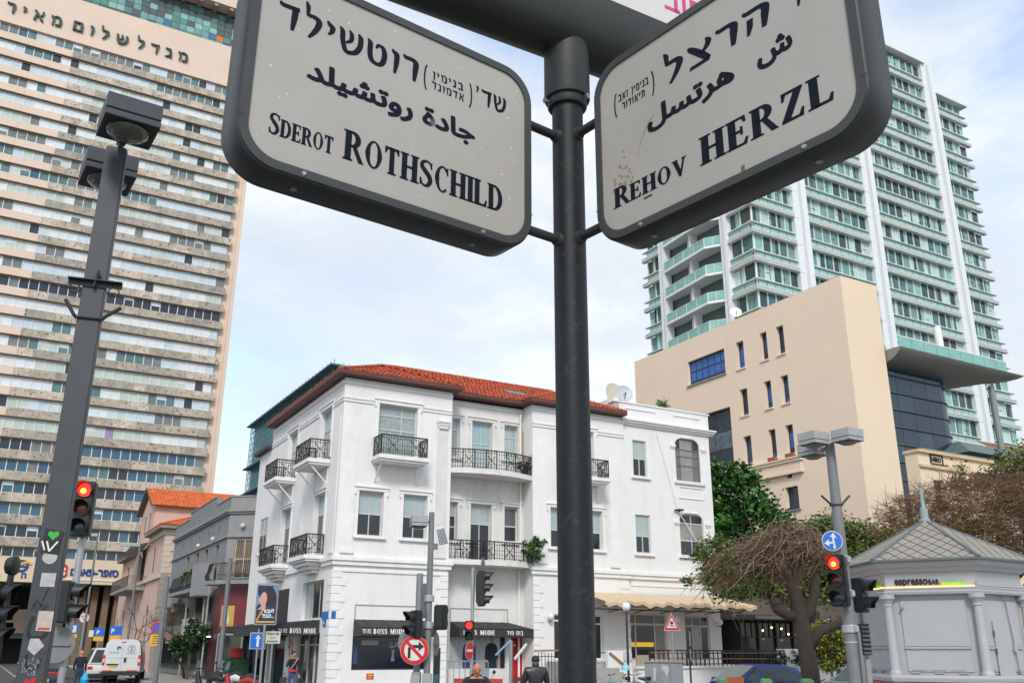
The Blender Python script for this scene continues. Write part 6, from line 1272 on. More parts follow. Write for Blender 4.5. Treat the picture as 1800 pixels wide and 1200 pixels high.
# ================================================================ signals
hous = M('signal_housing', (.010, .013, .014), r=.42, var=.15, scale=4); sback = M('sign_back_grey', (.22, .225, .23), r=.5, var=.15, metal=.3)
LED = {'red': M('lamp_red_lit', (1.0, .02, .015), emit=2.2, var=0), 'red_off': M('lamp_red_off', (.05, .008, .006), r=.2, var=.1, coat=.5), 'amber_off': M('lamp_amber_off', (.10, .022, .006), r=.2, var=.1, coat=.5), 'green_off': M('lamp_green_off', (.006, .035, .04), r=.2, var=.1, coat=.5), 'hot': M('lamp_hot_core', (1.0, .35, .03), emit=3.0, var=0)}
def signal(label, loc, rz, lamps, r=.105, group=None, cat='traffic light', name='traffic_light', post=None):
    root = thing(name, label, cat, loc, rz, group); n = len(lamps); p = r*2.75; h = p*n; w = r*2.9
    b = MB(); b.xyz(-w/2, w/2, -.10, .10, 0, h); b.obj('housing', hous, root, bevel=.025)
    b = MB(); b.xyz(-w*.3, w*.3, .101, .14, h*.1, h*.9); b.obj('rear_door', hous, root, bevel=.01)
    for i, l in enumerate(lamps):
        z = h-p*(i+.5)
        b = MB(); b.lathe([(r*1.12, -.125), (r*1.12, -.101)], (0, 0, z), 20, 'y'); b.obj('bezel', hous, root)
        b = MB(); b.lathe([(.01, -.145), (r*.6, -.140), (r*.95, -.128), (r, -.1255)], (0, 0, z), 20, 'y'); lo = b.obj('lamp', LED[l], root, smooth=60)
        if l == 'red' and n == 3: b = MB(); b.lathe([(.01, -.149), (r*.42, -.1455)], (-.012, 0, z-.02), 14, 'y'); b.obj('lamp_core', LED['hot'], lo)
        vs = []; m = 14; L_ = r*2.0
        for rr in (r*1.14, r*1.07):
            for yy in (0, 1):
                for k in range(m+1):
                    a = radians(-35+250*k/m); ln = L_*(.45+.55*max(0, sin(a))) if yy else 0
                    vs.append((rr*cos(a), -.12-ln, z+rr*sin(a)))
        q = m+1; fs = []
        for k in range(m): fs += [(k, k+1, q+k+1, q+k), (2*q+k, 2*q+k+1, 3*q+k+1, 3*q+k), (q+k, q+k+1, 3*q+k+1, 3*q+k)]
        b = MB(); b.add(vs, fs); b.obj('visor', hous, root, smooth=40)
    if post:
        b = MB(); b.lathe([(post[0], -loc[2]), (post[0], h+post[1])], (post[2], post[3], 0), 14); b.obj('post', galv, root, smooth=50)
        b = MB(); [b.bar((0, .05, z_), (post[2], post[3], z_), .05) for z_ in (.03, h-.03)]; b.obj('post_bracket', hous, root)
    return root, h
r3 = ('red', 'amber_off', 'green_off')
signal('traffic light at left on silver post with its red lamp lit', (-7.0, 15, 3.56), radians(12), r3, .108)
lpole = thing('signal_post', 'silver signal post at left in front of the pharmacy sign', 'post', (-7.02, 15.16, 0))
b = MB(); b.lathe([(.055, 0), (.055, 3.8)], n=16); b.obj('pole', M('silver_post', (.40, .41, .43), r=.4, metal=.6, var=.1), lpole, smooth=50); b = MB(); b.lathe([(.075, .0), (.075, .3)], n=16); b.obj('foot', galv, lpole)
signal('black back of a signal facing right, low on the left silver post', (-7.02, 14.9, 2.22), radians(98), ('red_off', 'green_off'), .115)
signal('large black signal seen from behind at the left picture edge', (-8.15, 15, 1.85), radians(88), ('red_off', 'amber_off', 'green_off'), .12)
def round_back(label, loc, R_, rz, face=None, wh=1.0, name='round_sign'):
    root = thing(name, label, 'road sign', loc, rz)
    b = MB(); b.lathe([(R_, -.006), (R_+.006, 0), (R_, .006)], (0, 0, 0), 32, 'y'); b.obj('disc', sback, root)
    b = MB(); b.bar((-R_*.75, .02, 0), (R_*.75, .02, 0), .03); b.obj('rail', sback, root)
    return root
rb = round_back('grey back of a round sign low on the left silver post', (-7.1, 15.0, 1.90), .27, radians(12+180))
pole_ = thing('signal_post', 'dark post with small disc at the left picture edge', 'post', (-8.0, 15.0, 0)); b = MB(); b.lathe([(.05, 0), (.05, 3.1)], n=12); b.obj('pole', hous, pole_); b = MB(); b.lathe([(.01, -.1), (.13, -.07), (.15, 0), (.15, .05), (.1, .07)], (0, 0, 3.1), 20, 'x'); b.obj('disc_light', hous, pole_, smooth=50)
# central cluster
CC = (-2.08, 24.0)
cl = thing('street_lamp', 'slim grey lamp post with one square head and solar panel before the BOSS MODE window', 'street lamp', (*CC, 0), 0)
b = MB(); b.lathe([(.085, 0), (.08, 3), (.072, 5.25)], n=16); b.obj('pole', postg, cl, smooth=50)
lamp_head('lamp_head', cl, (-.33, 0), 4.88, .42, .26, radians(15), lampl); b = MB(); b.bar((-.15, 0, 5.0), (0, 0, 5.0), .06); b.obj('arm', postg, cl)
b = MB(); b.xyz(-.03, .18, -.05, .05, 4.3, 4.45); b.obj('panel_bracket', M('olive_box', (.16, .16, .12), r=.6), cl)
b = MB(); b.add([(.13, -.05, 4.82), (.33, .0, 4.88), (.46, -.1, 4.42), (.24, -.16, 4.36)]+[(.13, -.03, 4.85), (.33, .02, 4.91), (.46, -.08, 4.45), (.24, -.14, 4.39)], [(0, 1, 2, 3), (4, 5, 6, 7), (0, 1, 5, 4), (1, 2, 6, 5), (2, 3, 7, 6), (3, 0, 4, 7)]); sp = b.obj('solar_panel', M('solar_frame', (.55, .57, .58), r=.4), cl)
for i in range(6):
    t0, t1 = (i+.12)/6, (i+.88)/6
    A_, B_, C_, D_ = Vector((.13, -.054, 4.817)), Vector((.33, -.004, 4.877)), Vector((.46, -.104, 4.417)), Vector((.24, -.164, 4.357))
    b = MB(); b.add([A_.lerp(B_, t0).lerp(D_.lerp(C_, t0), .05), A_.lerp(B_, t1).lerp(D_.lerp(C_, t1), .05), A_.lerp(B_, t1).lerp(D_.lerp(C_, t1), .95), A_.lerp(B_, t0).lerp(D_.lerp(C_, t0), .95)], [(0, 1, 2, 3)]); b.obj('cell', M('solar_cell', (.04, .05, .07), r=.2), sp, recalc=False)
for z in (3.0, 2.35): b = MB(); b.lathe([(.12, z), (.125, z+.01), (.125, z+.15), (.12, z+.16)], n=14); b.obj('clamp_band', MATS['band_steel'], cl)
p2 = thing('signal_post', 'short thick grey signal post left of the slim lamp post', 'post', (-2.34, 24.05, 0)); b = MB(); b.lathe([(.085, 0), (.085, 3.66), (.07, 3.7)], n=16); b.obj('pole', postg, p2, smooth=50); b = MB(); b.lathe([(.12, 0), (.12, 1.3), (.1, 1.33)], n=12); b.obj('base', M('post_base', (.3, .31, .31), r=.6, streak=.3), p2)
b = MB(); b.xyz(.07, .17, -.05, .05, 2.6, 3.45); b.obj('flat_housing', M('flat_grey', (.10, .105, .10), r=.5), p2)
signal('two lamp signal facing left beside the no right turn sign', (-2.38, 23.8, 2.12), radians(-55), ('red_off', 'green_off'), .12)
signal('black back of signal right of the slim lamp post', (-1.78, 24.1, 2.32), radians(165), ('red_off', 'green_off'), .11)
def disc_sign(label, loc, R_, rz, build, name='road_sign', group=None, thick=.004, poly=None):
    root = thing(name, label, 'road sign', loc, rz, group); build(root); return root
FS = Face((0, 0), (1, 0))
def plate(root, pts, mat, o, nm): b = MB(FS); flat(b, FS, pts, o, .004); return b.obj(nm, mat, root)
circ = lambda R_, n=36, cx=0, cz=0: [(cx+R_*cos(2*pi*i/n), cz+R_*sin(2*pi*i/n)) for i in range(n)]
sred = M('sign_red_face', (.55, .012, .02), r=.35, var=.06); swh = M('sign_white_face', (.62, .62, .60), r=.35, var=.08, scale=8); sbl = M('sign_blue_face', (.01, .13, .55), r=.35, var=.06)
def f_noright(r):
    R_ = .345; plate(r, circ(R_), swh, -.002, 'rim'); b = MB(FS); ring_band(b, FS, circ(R_*.985), circ(R_*.72), .0025, .006); b.obj('red_ring', sred, r); plate(r, circ(R_*.72), swh, .0024, 'face')
    b = MB(FS); flat(b, FS, [(-.16, -.19), (-.09, -.19), (-.09, .02), (-.06, .045), (.1, .045), (.1, -.03), (.235, .08), (.1, .2), (.1, .12), (-.1, .12), (-.16, .05)], .0066, .002); b.obj('arrow', stk_b, r)
    b = MB(FS); b.add([FS(*p, .0095) for p in ((-.21, .155), (-.155, .21), (.21, -.155), (.155, -.21))]+[FS(*p, .0088) for p in ((-.21, .155), (-.155, .21), (.21, -.155), (.155, -.21))], [(0, 1, 2, 3), (4, 5, 6, 7), (0, 1, 5, 4), (2, 3, 7, 6)]); b.obj('slash', sred, r)
disc_sign('round red and white no right turn sign before the BOSS MODE window', (-2.38, 23.72, 1.84), .345, radians(4), f_noright)
round_back('grey back of a round sign just left behind the no right turn sign', (-2.56, 23.95, 2.02), .30, radians(155))
round_back('dark back of a sign to the right of the slim lamp post, below the signal', (-1.88, 24.2, 1.98), .28, radians(110))
bin_ = thing('advertising_column', 'narrow black street column with yellow top right of the slim lamp post', 'column', (-2.07, 27, 0)); b = MB(); b.xyz(-.09, .09, -.1, .1, 0, 1.9); b.obj('body', M('column_black', (.02, .03, .035), r=.3), bin_); b = MB(); b.xyz(-.09, .05, -.11, .1, 1.9, 2.02); b.obj('cap', yel_s, bin_); b = MB(); b.xyz(-.07, .07, -.104, -.101, .7, 1.2); b.obj('screen', M('teal_print', (.05, .14, .14), r=.3), bin_)
for x, y, z1, m_ in ((-2.3, 23.6, 1.25, 'left'), (-2.02, 23.6, 1.3, 'right')):
    cb = thing('control_box', f'grey metal control box at the foot of the posts, the {m_} of two', 'cabinet', (x, y, 0), 0, 'control boxes at the post feet'); b = MB(); b.xyz(-.13, .1, -.1, .1, 0, z1); b.obj('body', MATS['post_base'], cb, bevel=.01); b = MB(); b.xyz(-.1, .07, -.104, -.101, z1-.35, z1-.3); b.obj('slot', black, cb)
# silver post with side-on signal
spst = thing('signal_post', 'thin silver signal post in front of the second BOSS MODE awning', 'post', (-1.06, 26.05, 0)); b = MB(); b.lathe([(.05, 0), (.05, 4.02)], n=14); b.obj('pole', MATS['silver_post'], spst, smooth=50)
signal('tall three lamp traffic light seen side on, beside the thin silver post', (-.82, 26.0, 2.98), radians(86), ('red_off', 'amber_off', 'green_off'), .115)
ds = round_back('small dark disc on top of the side-on traffic light', (-.78, 26.0, 4.12), .17, radians(75))
signal('small signal with red figure lit on the thin silver post', (-1.12, 25.85, 2.10), radians(-4), ('red', 'green_off'), .09)
def f_noentry(r):
    R_ = .235; plate(r, circ(R_), swh, -.002, 'rim'); plate(r, circ(R_*.95), sred, .0024, 'face'); plate(r, [(-.16, -.03), (.16, -.03), (.16, .035), (-.16, .035)], swh, .0068, 'bar')
disc_sign('narrow looking red no entry sign turned aside on the thin silver post', (-1.11, 25.8, 1.83), .235, radians(64), f_noentry)
# right post: blue sign and signals
def f_arrow(r):
    R_ = .19; plate(r, circ(R_), swh, -.002, 'rim'); plate(r, circ(R_*.93), sbl, .0024, 'face')
    b = MB(FS); flat(b, FS, [(.01, -.15), (.055, -.15), (.035, .06), (.085, .05), (.03, .155), (-.04, .075), (-.003, .075), (.01, -.01), (-.06, -.02), (-.065, .03), (-.15, -.045), (-.06, -.1), (-.06, -.055), (.015, -.045)], .0066, .002); b.obj('arrows', swh, r)
disc_sign('round blue sign with white straight and left arrows above the right hand signal', (6.18, 17.82, 3.86), .19, radians(-14), f_arrow)
signal('traffic light on the right street lamp with its red lamp lit', (6.20, 17.78, 2.64), radians(-38), r3, .115)
signal('two lamp signal turned to the right behind the right street lamp', (6.72, 18.15, 2.55), radians(48), ('red_off', 'green_off'), .115)
lo_ = thing('louvred_grille', 'dark louvred vertical grille standing just right of the right street lamp', 'grille', (6.88, 18.6, 0), radians(10)); b = MB(); b.xyz(-.09, .09, -.05, .05, 1.78, 2.36); b.obj('case', hous, lo_); b = MB()
for i in range(7): z_ = 1.8+i*.08; b.add([(-.09, -.051, z_+.035), (.09, -.051, z_+.035), (.09, -.1, z_), (-.09, -.1, z_)], [(0, 1, 2, 3)])
b.obj('louvre', M('louvre_dark', (.09, .12, .11), r=.5), lo_, recalc=False); b = MB(); b.xyz(-.05, .05, -.03, .03, 0, 1.7); b.obj('stand', galv, lo_)
# ================================================================ small signs along the streets
def sign_post(label, loc, h, rz, builder, r=.035, cat='road sign', name='road_sign', pm=None):
    root = thing(name, label, cat, loc, rz); b = MB(); b.lathe([(r, 0), (r, h)], (0, .045, 0), 10); b.obj('post', pm or galv, root, smooth=50); builder(root); return root
def panel(r, x0, x1, z0, z1, mat, o, nm='plate'): b = MB(FS); b.box(x0, x1, z0, z1, o, o+.006); return b.obj(nm, mat, r)
def f_tri(r):
    c = 2.76; T3 = lambda s_: [(-.30*s_, c-.24*s_), (.30*s_, c-.24*s_), (0, c+.36*s_)]
    plate(r, T3(1.0), swh, 0, 'rim'); plate(r, T3(.93), sred, .005, 'border'); plate(r, T3(.60), swh, .010, 'face')
    b = MB(FS); flat(b, FS, [(-.055, c+.0), (-.05, c+.05), (-.035, c+.085), (.035, c+.085), (.05, c+.05), (.055, c), (.05, c-.02), (-.05, c-.02)], .0145, .002); b.obj('car_symbol', stk_b, r)
    b = MB(FS); pth = smooth_path([(-.12, c-.045), (-.05, c-.06), (.0, c-.09), (.05, c-.115)]); [b.bar(FS(*pth[q], .016), FS(*pth[q+1], .016), .02, .003, up=(0, -1, 0)) for q in range(len(pth)-1)]; pth = smooth_path([(-.03, c-.045), (.03, c-.06), (.09, c-.07), (.12, c-.10)]); [b.bar(FS(*pth[q], .0165), FS(*pth[q+1], .0165), .02, .003, up=(0, -1, 0)) for q in range(len(pth)-1)]; b.obj('skid_symbol', stk_b, r)
sign_post('triangular red bordered slippery road warning sign before the terrace', (5.74, 34, 0), 2.9, radians(-4), f_tri)
sign_post('thin dark sign post with narrow plates seen edge on before the terrace', (6.36, 34, 0), 2.5, radians(70), lambda r: (panel(r, -.15, .15, 2.0, 2.5, galv, 0), panel(r, -.2, .1, 1.5, 1.9, galv, 0)), pm=pole_gray)
gl = thing('street_globe_lamp', 'white globe lamp on thin black pole in front of the canvas awning', 'lamp', (4.5, 37, 0)); b = MB(); b.lathe([(.05, 0), (.035, 3.3)], n=10); b.obj('pole', iron, gl); b = MB(); b.lathe([(.17*sin(radians(a)), -.17*cos(radians(a))) for a in range(6, 175, 12)], (0, 0, 3.46), 18); b.obj('globe', globe, gl, smooth=60)
def f_oneway(r): panel(r, -.30, .30, 1.85, 2.45, swh, 0, 'rim'); panel(r, -.28, .28, 1.87, 2.43, sbl, .007, 'face'); b = MB(FS); flat(b, FS, [(-.045, 1.93), (.045, 1.93), (.045, 2.22), (.11, 2.22), (0, 2.38), (-.11, 2.22), (-.045, 2.22)], .0135, .003); b.obj('arrow', swh, r)
sign_post('square blue one way sign with white up arrow under the street poster', (-9.74, 36.9, 0), 2.6, radians(12), f_oneway)
def f_street(r): panel(r, -.28, .28, 2.05, 2.5, M('street_sign_cream', (.52, .53, .45), r=.5), 0, 'face'); text("שד' רוטשילד"[::-1], .14, ink, r, FS(-.22, 2.36, .007), FS.x, FS.n, bold=.004, wd=.44, ext=.001); text('ROTHSCHILD', .09, ink, r, FS(-.2, 2.1, .007), FS.x, FS.n, bold=.003, wd=.4, ext=.001); text(ar1, .08, ink, r, FS(-.12, 2.25, .007), FS.x, FS.n, bold=.002, wd=.24, ext=.001)
sign_post('small cream street name plate right of the blue one way sign', (-9.2, 37.0, 0), 2.55, radians(14), f_street)
po = thing('poster_lightbox', 'tall framed poster lightbox on a pole showing a profile face with Hebrew text', 'poster sign', (-9.5, 36.8, 0), radians(14)); b = MB(); b.lathe([(.05, 0), (.05, 2.75)], n=10); b.obj('pole', galv, po)
b = MB(FS); b.box(-.42, .42, 2.72, 4.28, -.12, 0); b.obj('case', galv, po, bevel=.02)
panel(po, -.37, .37, 2.78, 4.2, M('poster_night', (.02, .035, .08), r=.3, var=.5, scale=3), .002, 'poster')
b = MB(FS); flat(b, FS, smooth_path([(-.34, 3.3), (-.20, 3.42), (-.24, 3.50), (-.33, 3.56), (-.28, 3.6), (-.33, 3.68), (-.26, 3.76), (-.2, 3.9), (-.08, 3.98), (.0, 3.9), (.02, 3.7), (-.04, 3.5), (-.02, 3.36), (-.1, 3.3)], 2), .009, .002); b.obj('poster_face', M('poster_face', (.55, .30, .26), r=.5), po)
b = MB(FS); flat(b, FS, smooth_path([(-.14, 3.98), (.0, 4.12), (.2, 4.1), (.33, 3.9), (.34, 3.6), (.2, 3.45), (.02, 3.5), (.0, 3.75), (-.04, 3.9)], 2), .012, .002); b.obj('poster_hair', hairm, po)
b = MB(FS); flat(b, FS, [(.18, 4.18), (.36, 4.18), (.36, 3.75), (.3, 3.95)], .0085, .002); flat(b, FS, [(-.36, 3.9), (-.36, 3.4), (-.3, 3.5), (-.3, 3.8)], .0085, .002); b.obj('poster_sky', M('poster_sky', (.08, .28, .50), r=.4), po)
b = MB(FS); flat(b, FS, [(-.36, 2.9), (-.16, 3.3), (-.1, 3.28), (-.3, 2.88)], .0085, .002); b.obj('poster_flame', M('poster_orange', (.7, .25, .03), r=.4), po)
text('לעבור'[::-1], .2, white_p, po, FS(-.12, 3.18, .015), FS.x, FS.n, bold=.006, wd=.42, ext=.001); text('...הגבול'[::-1], .2, white_p, po, FS(-.14, 3.0, .015), FS.x, FS.n, bold=.006, wd=.44, ext=.001)
b = MB(FS); b.box(-.34, .34, 2.82, 2.87, .0045+.004, .011); b.obj('poster_footer', yel_s, po)
def f_nopark(r): plate(r, circ(.30, 28, 0, 2.9), sred, 0, 'rim'); plate(r, circ(.235, 28, 0, 2.9), sbl, .005, 'face'); b = MB(FS); b.bar(FS(-.17, 3.07, .012), FS(.17, 2.73, .012), .06, .004, up=(0, -1, 0)); b.obj('slash', sred, r); panel(r, -.26, .26, 2.0, 2.58, yel_s, .0, 'plate'); b = MB(FS); [b.box(-.15, .15, 2.1+i*.12, 2.14+i*.12, .007, .009) for i in range(4)]; b.obj('plate_print', stk_b, r)
sign_post('round blue no parking sign over a yellow plate beside the white van', (-19.3, 52, 0), 3.2, radians(10), f_nopark)
def f_yield(r): plate(r, circ(.33, 24, 0, 3.98), swh, 0, 'disc'); plate(r, [(0, 3.75), (.24, 4.14), (-.24, 4.14)], sred, .005, 'border'); plate(r, [(0, 3.86), (.14, 4.08), (-.14, 4.08)], swh, .010, 'face')
sign_post('small red and white yield triangle on a round plate down the side street', (-31.4, 70, 0), 4.2, radians(15), f_yield, r=.05)
def f_park(r, t): panel(r, -.38, .38, 2.72, 3.32, sbl, 0, 'face'); panel(r, -.35, .35, 2.0, 2.70, yel_s, 0, 'plate'); text('P', .42, white_p, r, FS(-.3, 2.85, .008), FS.x, FS.n, bold=.01, ext=.001); b = MB(FS); b.box(-.25, .25, 2.3, 2.36, .007, .01); b.box(-.25, .1, 2.15, 2.2, .007, .01); b.obj('plate_print', stk_b, r)
sign_post('blue parking sign with large yellow plate right of the dark passage', (-27.3, 66, 0), 3.8, radians(15), lambda r: f_park(r, 0), r=.05)
def f_park2(r): panel(r, -.36, .36, 2.75, 3.4, sbl, 0, 'face'); panel(r, -.38, .36, 2.4, 2.73, yel_s, 0, 'plate'); panel(r, -.75, -.4, 2.7, 3.2, swh, 0, 'side_plate'); text('P', .42, white_p, r, FS(-.2, 2.9, .008), FS.x, FS.n, bold=.01, ext=.001)
sign_post('blue parking sign with small yellow strip above the dark cars', (-32.3, 75, 0), 3.6, radians(15), f_park2, r=.05)
def f_park3(r): panel(r, -.42, .42, 2.95, 3.75, sbl, 0, 'face'); panel(r, -.28, .28, 3.08, 3.62, swh, .007, 'inner'); panel(r, -.4, .4, 2.65, 2.93, yel_s, 0, 'plate'); text('P', .42, sbl, r, FS(-.16, 3.18, .014), FS.x, FS.n, bold=.01, ext=.001)
sign_post('white and blue parking sign just right of the left signal back', (-35.8, 78, 0), 4.0, radians(15), f_park3, r=.05)
def f_42(r): plate(r, circ(.36, 24, 0, 3.7), sred, 0, 'rim'); plate(r, circ(.25, 24, 0, 3.7), swh, .005, 'face'); text('42', .3, stk_b, r, FS(-.17, 3.6, .011), FS.x, FS.n, bold=.01, wd=.34, ext=.001)
sign_post('round red bordered sign marked 42 behind the left silver post', (-38.3, 78, 0), 4.1, radians(15), f_42, r=.05)
# street side lamp poles on the left
for (x, y, h, lab, r_) in ((-18.3, 50, 5.5, 'thick grey lamp pole standing left of the grey house shopfront', .14), (-13.55, 45, 6.0, 'thick grey lamp pole in front of the maroon shopfront', .13), (-29.5, 66, 9.5, 'thin grey lamp pole before the pharmacy lettering', .09), (-25.6, 64, 8.6, 'thin grey lamp pole before the pink house balcony', .09)):
    q = thing('lamp_pole', lab, 'lamp pole', (x, y, 0), radians(15), 'lamp poles up the side street'); b = MB(); b.lathe([(r_, 0), (r_*.75, h)], n=12); b.obj('pole', postg, q, smooth=50)
    if h > 7: b = MB(); b.xyz(-1.3, 0, -.15, .15, h-.1, h+.1); b.obj('lamp_head', lampl, q)
# utility cabinet
uc = thing('utility_cabinet', 'grey utility cabinet with torn posters in front of the terrace wall', 'cabinet', (5.06, 32, 0), radians(-8)); b = MB(); b.xyz(-.62, .62, -.3, .3, 0, 1.48); b.obj('body', M('cabinet_grey', (.22, .24, .25), r=.6, streak=.4, sc=(.12, .12, .11)), uc, bevel=.015); b = MB(); b.xyz(-.66, .66, -.34, .34, 1.481, 1.53); b.obj('lid', MATS['cabinet_grey'], uc)
b = MB(); b.xyz(.2, .21, -.306, -.301, .1, 1.45); b.obj('door_gap', black, uc)
b = MB(FS); flat(b, FS, [(-.36, .95), (-.28, .9), (-.25, 1.3), (-.33, 1.33)], .302, .002); b.obj('torn_poster', stk_w, uc)
b = MB(FS); flat(b, FS, [(-.05, 1.4), (.14, 1.38), (.17, 1.25), (.12, 1.12), (.08, 1.02), (.02, 1.2), (-.08, 1.28)], .302, .002); b.obj('torn_poster', stk_w, uc)

# ================================================================ kiosk
kw = M('kiosk_white', (.37, .38, .40), r=.42, var=.05, scale=2, bump=.05, bscale=60, streak=.1, sc=(.4, .38, .36))
kroof = M('kiosk_roof_tile', (.27, .245, .215), r=.75, var=.15, scale=3); ktrim = M('kiosk_lead', (.10, .125, .125), r=.5, var=.15); kgreen = M('logo_green', (.25, .62, .02), r=.5); klit = M('warm_strip', (1.0, .50, .14), emit=2.2, var=0)
KL = 1.72; KR = KL; KA = KL*.866
yaw = radians(118); kd = Vector((sin(yaw), cos(yaw), 0)); kn = Vector((cos(yaw), -sin(yaw), 0))
kv = Vector((8.0, 20.0, 0))-kd*.04; kc = kv+kd*(KL/2)-kn*KA
kio = thing('coffee_kiosk', 'pale grey six sided coffee kiosk with pointed tiled roof and column corners', 'kiosk', tuple(kc), 0)
def hexv(r_, i): a = atan2(kn.y, kn.x)+radians(30)-radians(60)*1*0+radians(60)*i; return Vector((cos(a)*r_, sin(a)*r_, 0))
def kface(i):
    """face i of the kiosk, seen from outside"""
    a = hexv(1, i); b_ = hexv(1, i-1); x = (a-b_); m = (a+b_)/2; f = Face((0, 0), (x.x, x.y)); 
    if f.n.dot(m) < 0: f = Face((0, 0), (-x.x, -x.y))
    f.o = f.n*KA; return f
faces = [kface(i) for i in range(6)]
def hexring(b, prof):
    for k in range(len(prof)-1):
        for i in range(6):
            r0, z0 = prof[k]; r1, z1 = prof[k+1]; p, q = hexv(r0, i), hexv(r0, i+1); s, t = hexv(r1, i), hexv(r1, i+1)
            b.add([(p.x, p.y, z0), (q.x, q.y, z0), (t.x, t.y, z1), (s.x, s.y, z1)], [(0, 1, 2, 3)])
R0 = KL
b = MB(); hexring(b, [(R0-.12, 0), (R0-.12, 3.0)]); b.obj('body', kw, kio)
b = MB(); hexring(b, [(R0+.02, 0), (R0+.02, 1.25)]); b.obj('plinth', kw, kio)
b = MB(); hexring(b, [(R0+.02, 1.251), (R0+.14, 1.27), (R0+.16, 1.34), (R0+.14, 1.40), (R0-.1, 1.401)]); b.obj('counter_ledge', kw, kio)
b = MB(); hexring(b, [(R0-.1, 2.98), (R0+.06, 2.981), (R0+.08, 3.03), (R0+.04, 3.06), (R0+.06, 3.1), (R0+.05, 3.12), (R0-.1, 3.121)]); b.obj('architrave', kw, kio)
b = MB(); hexring(b, [(R0-.02, 3.12), (R0-.02, 3.42), (R0+.06, 3.44), (R0+.10, 3.5), (R0+.22, 3.54), (R0+.26, 3.60), (R0+.27, 3.64), (0.1, 3.645)]); b.obj('frieze', kw, kio)
RZ0, RZ1, RR0 = 3.66, 4.66, R0+.33
b = MB(); hexring(b, [(RR0-.05, RZ0-.02), (.05, RZ1-.03)]); b.obj('roof_deck', ktrim, kio, recalc=False)
# diamond tiles on every roof face, each a raised piece
tile_count = 0; tb_ = Pieces('roof_tile', kio); cache = []
for i in range(6):
    p, q = hexv(RR0, i), hexv(RR0, i+1); A_ = Vector((p.x, p.y, RZ0)); B_ = Vector((q.x, q.y, RZ0)); T_ = Vector((0, 0, RZ1)); m_ = (A_+B_)/2; ex = (B_-A_).normalized(); up = (T_-m_); H_ = up.length; up.normalize(); nr = ex.cross(up)
    if nr.z < 0: nr = -nr
    W_ = (B_-A_).length/2; n = 7; dx = 2*W_/n; dz = dx*.62; rows_ = int(H_/dz)+1; ms = []
    for r in range(rows_+1):
        for c in range(-n, n+1):
            x = (c+(.5 if r % 2 else 0))*dx; z = r*dz
            pts = [(x, z-dz*.89), (x+dx*.44, z), (x, z+dz*.89), (x-dx*.44, z)]
            lim = lambda zz: W_*(1-zz/H_)
            # clip to the triangle
            poly = pts
            def clip(poly, f):
                out = []
                for k in range(len(poly)):
                    a, c2 = poly[k], poly[(k+1) % len(poly)]; fa, fc = f(a), f(c2)
                    if fa >= 0: out.append(a)
                    if fa*fc < 0: t = fa/(fa-fc); out.append((a[0]+(c2[0]-a[0])*t, a[1]+(c2[1]-a[1])*t))
                return out
            for f in (lambda P_: P_[1]-.02, lambda P_: lim(P_[1])-P_[0]-.03, lambda P_: lim(P_[1])+P_[0]-.03):
                poly = clip(poly, f) if len(poly) >= 3 else []
            if len(poly) < 3: continue
            area = abs(sum(poly[k][0]*poly[(k+1) % len(poly)][1]-poly[(k+1) % len(poly)][0]*poly[k][1] for k in range(len(poly))))/2
            if area < .002: continue
            b = MB(); pp = [m_+ex*u_+up*w_ for u_, w_ in poly]; k = len(pp); b.add([v+nr*.022 for v in pp]+[v+nr*.004 for v in pp], [tuple(range(k))]+[(j, (j+1) % k, (j+1) % k+k, j+k) for j in range(k)])
            b.obj('roof_tile', kroof, kio, recalc=False)
for i in range(6): p = hexv(RR0, i); b = MB(); b.tube([(p.x, p.y, RZ0+.02), (0, 0, RZ1+.02)], [.045, .03], 8); b.obj('hip_roll', ktrim, kio, smooth=50)
b = MB(); hexring(b, [(RR0-.02, RZ0-.03), (RR0+.03, RZ0-.02), (RR0+.03, RZ0+.015), (RR0-.03, RZ0+.03)]); b.obj('gutter', ktrim, kio)
b = MB(); b.lathe([(.12, 4.55), (.11, 4.70), (.085, 4.72), (.085, 4.95), (.05, 4.97), (.045, 5.0), (.033, 5.38), (.03, 5.45)], n=14); b.obj('finial', M('finial_metal', (.26, .31, .33), r=.45, var=.1), kio, smooth=40); b = MB(); b.lathe([(.02, 5.42), (.05, 5.45), (.05, 5.52), (.02, 5.55)], n=10); b.obj('finial_cap', galv, kio)
for i in range(6):
    p = hexv(R0-.02, i); b = MB(); b.lathe([(.13, 1.40), (.13, 1.45), (.105, 1.48), (.10, 1.5), (.082, 2.74), (.10, 2.75), (.10, 2.78), (.09, 2.79), (.115, 2.86), (.16, 2.90), (.16, 2.98)], (p.x, p.y, 0), 18); b.obj('column', kw, kio, smooth=40)
for i, F_ in enumerate(faces):
    hwid = KL/2
    b = MB(F_); b.box(-hwid+.24, hwid-.24, 1.95, 2.86, -.10, -.075); b.obj('upper_panel', kw, kio, bevel=.004)
    b = MB(F_); b.box(-hwid+.24, hwid-.24, 1.46, 1.90, -.10, -.08); b.obj('lower_panel', kw, kio, bevel=.004)
    b = MB(F_); b.box(-hwid+.24, hwid-.24, 1.905, 1.945, -.10, -.05); b.obj('panel_rail', kw, kio)
    b = MB(F_)
    for k in range(3):
        x = -hwid+.32+k*.36; b.box(x, x+.28, 1.955, 1.967, -.074, -.062); b.box(x, x+.28, 1.875, 1.887, -.079, -.066); b.box(x, x+.28, 1.49, 1.50, -.079, -.066)
    stuff(b.obj('panel_bead', kw, kio))
    b = MB(F_); [b.box(-hwid+.3+k*.45, -hwid+.46+k*.45, 1.425, 1.45, -.11, -.06) for k in range(3)]; stuff(b.obj('hinge', kw, kio))
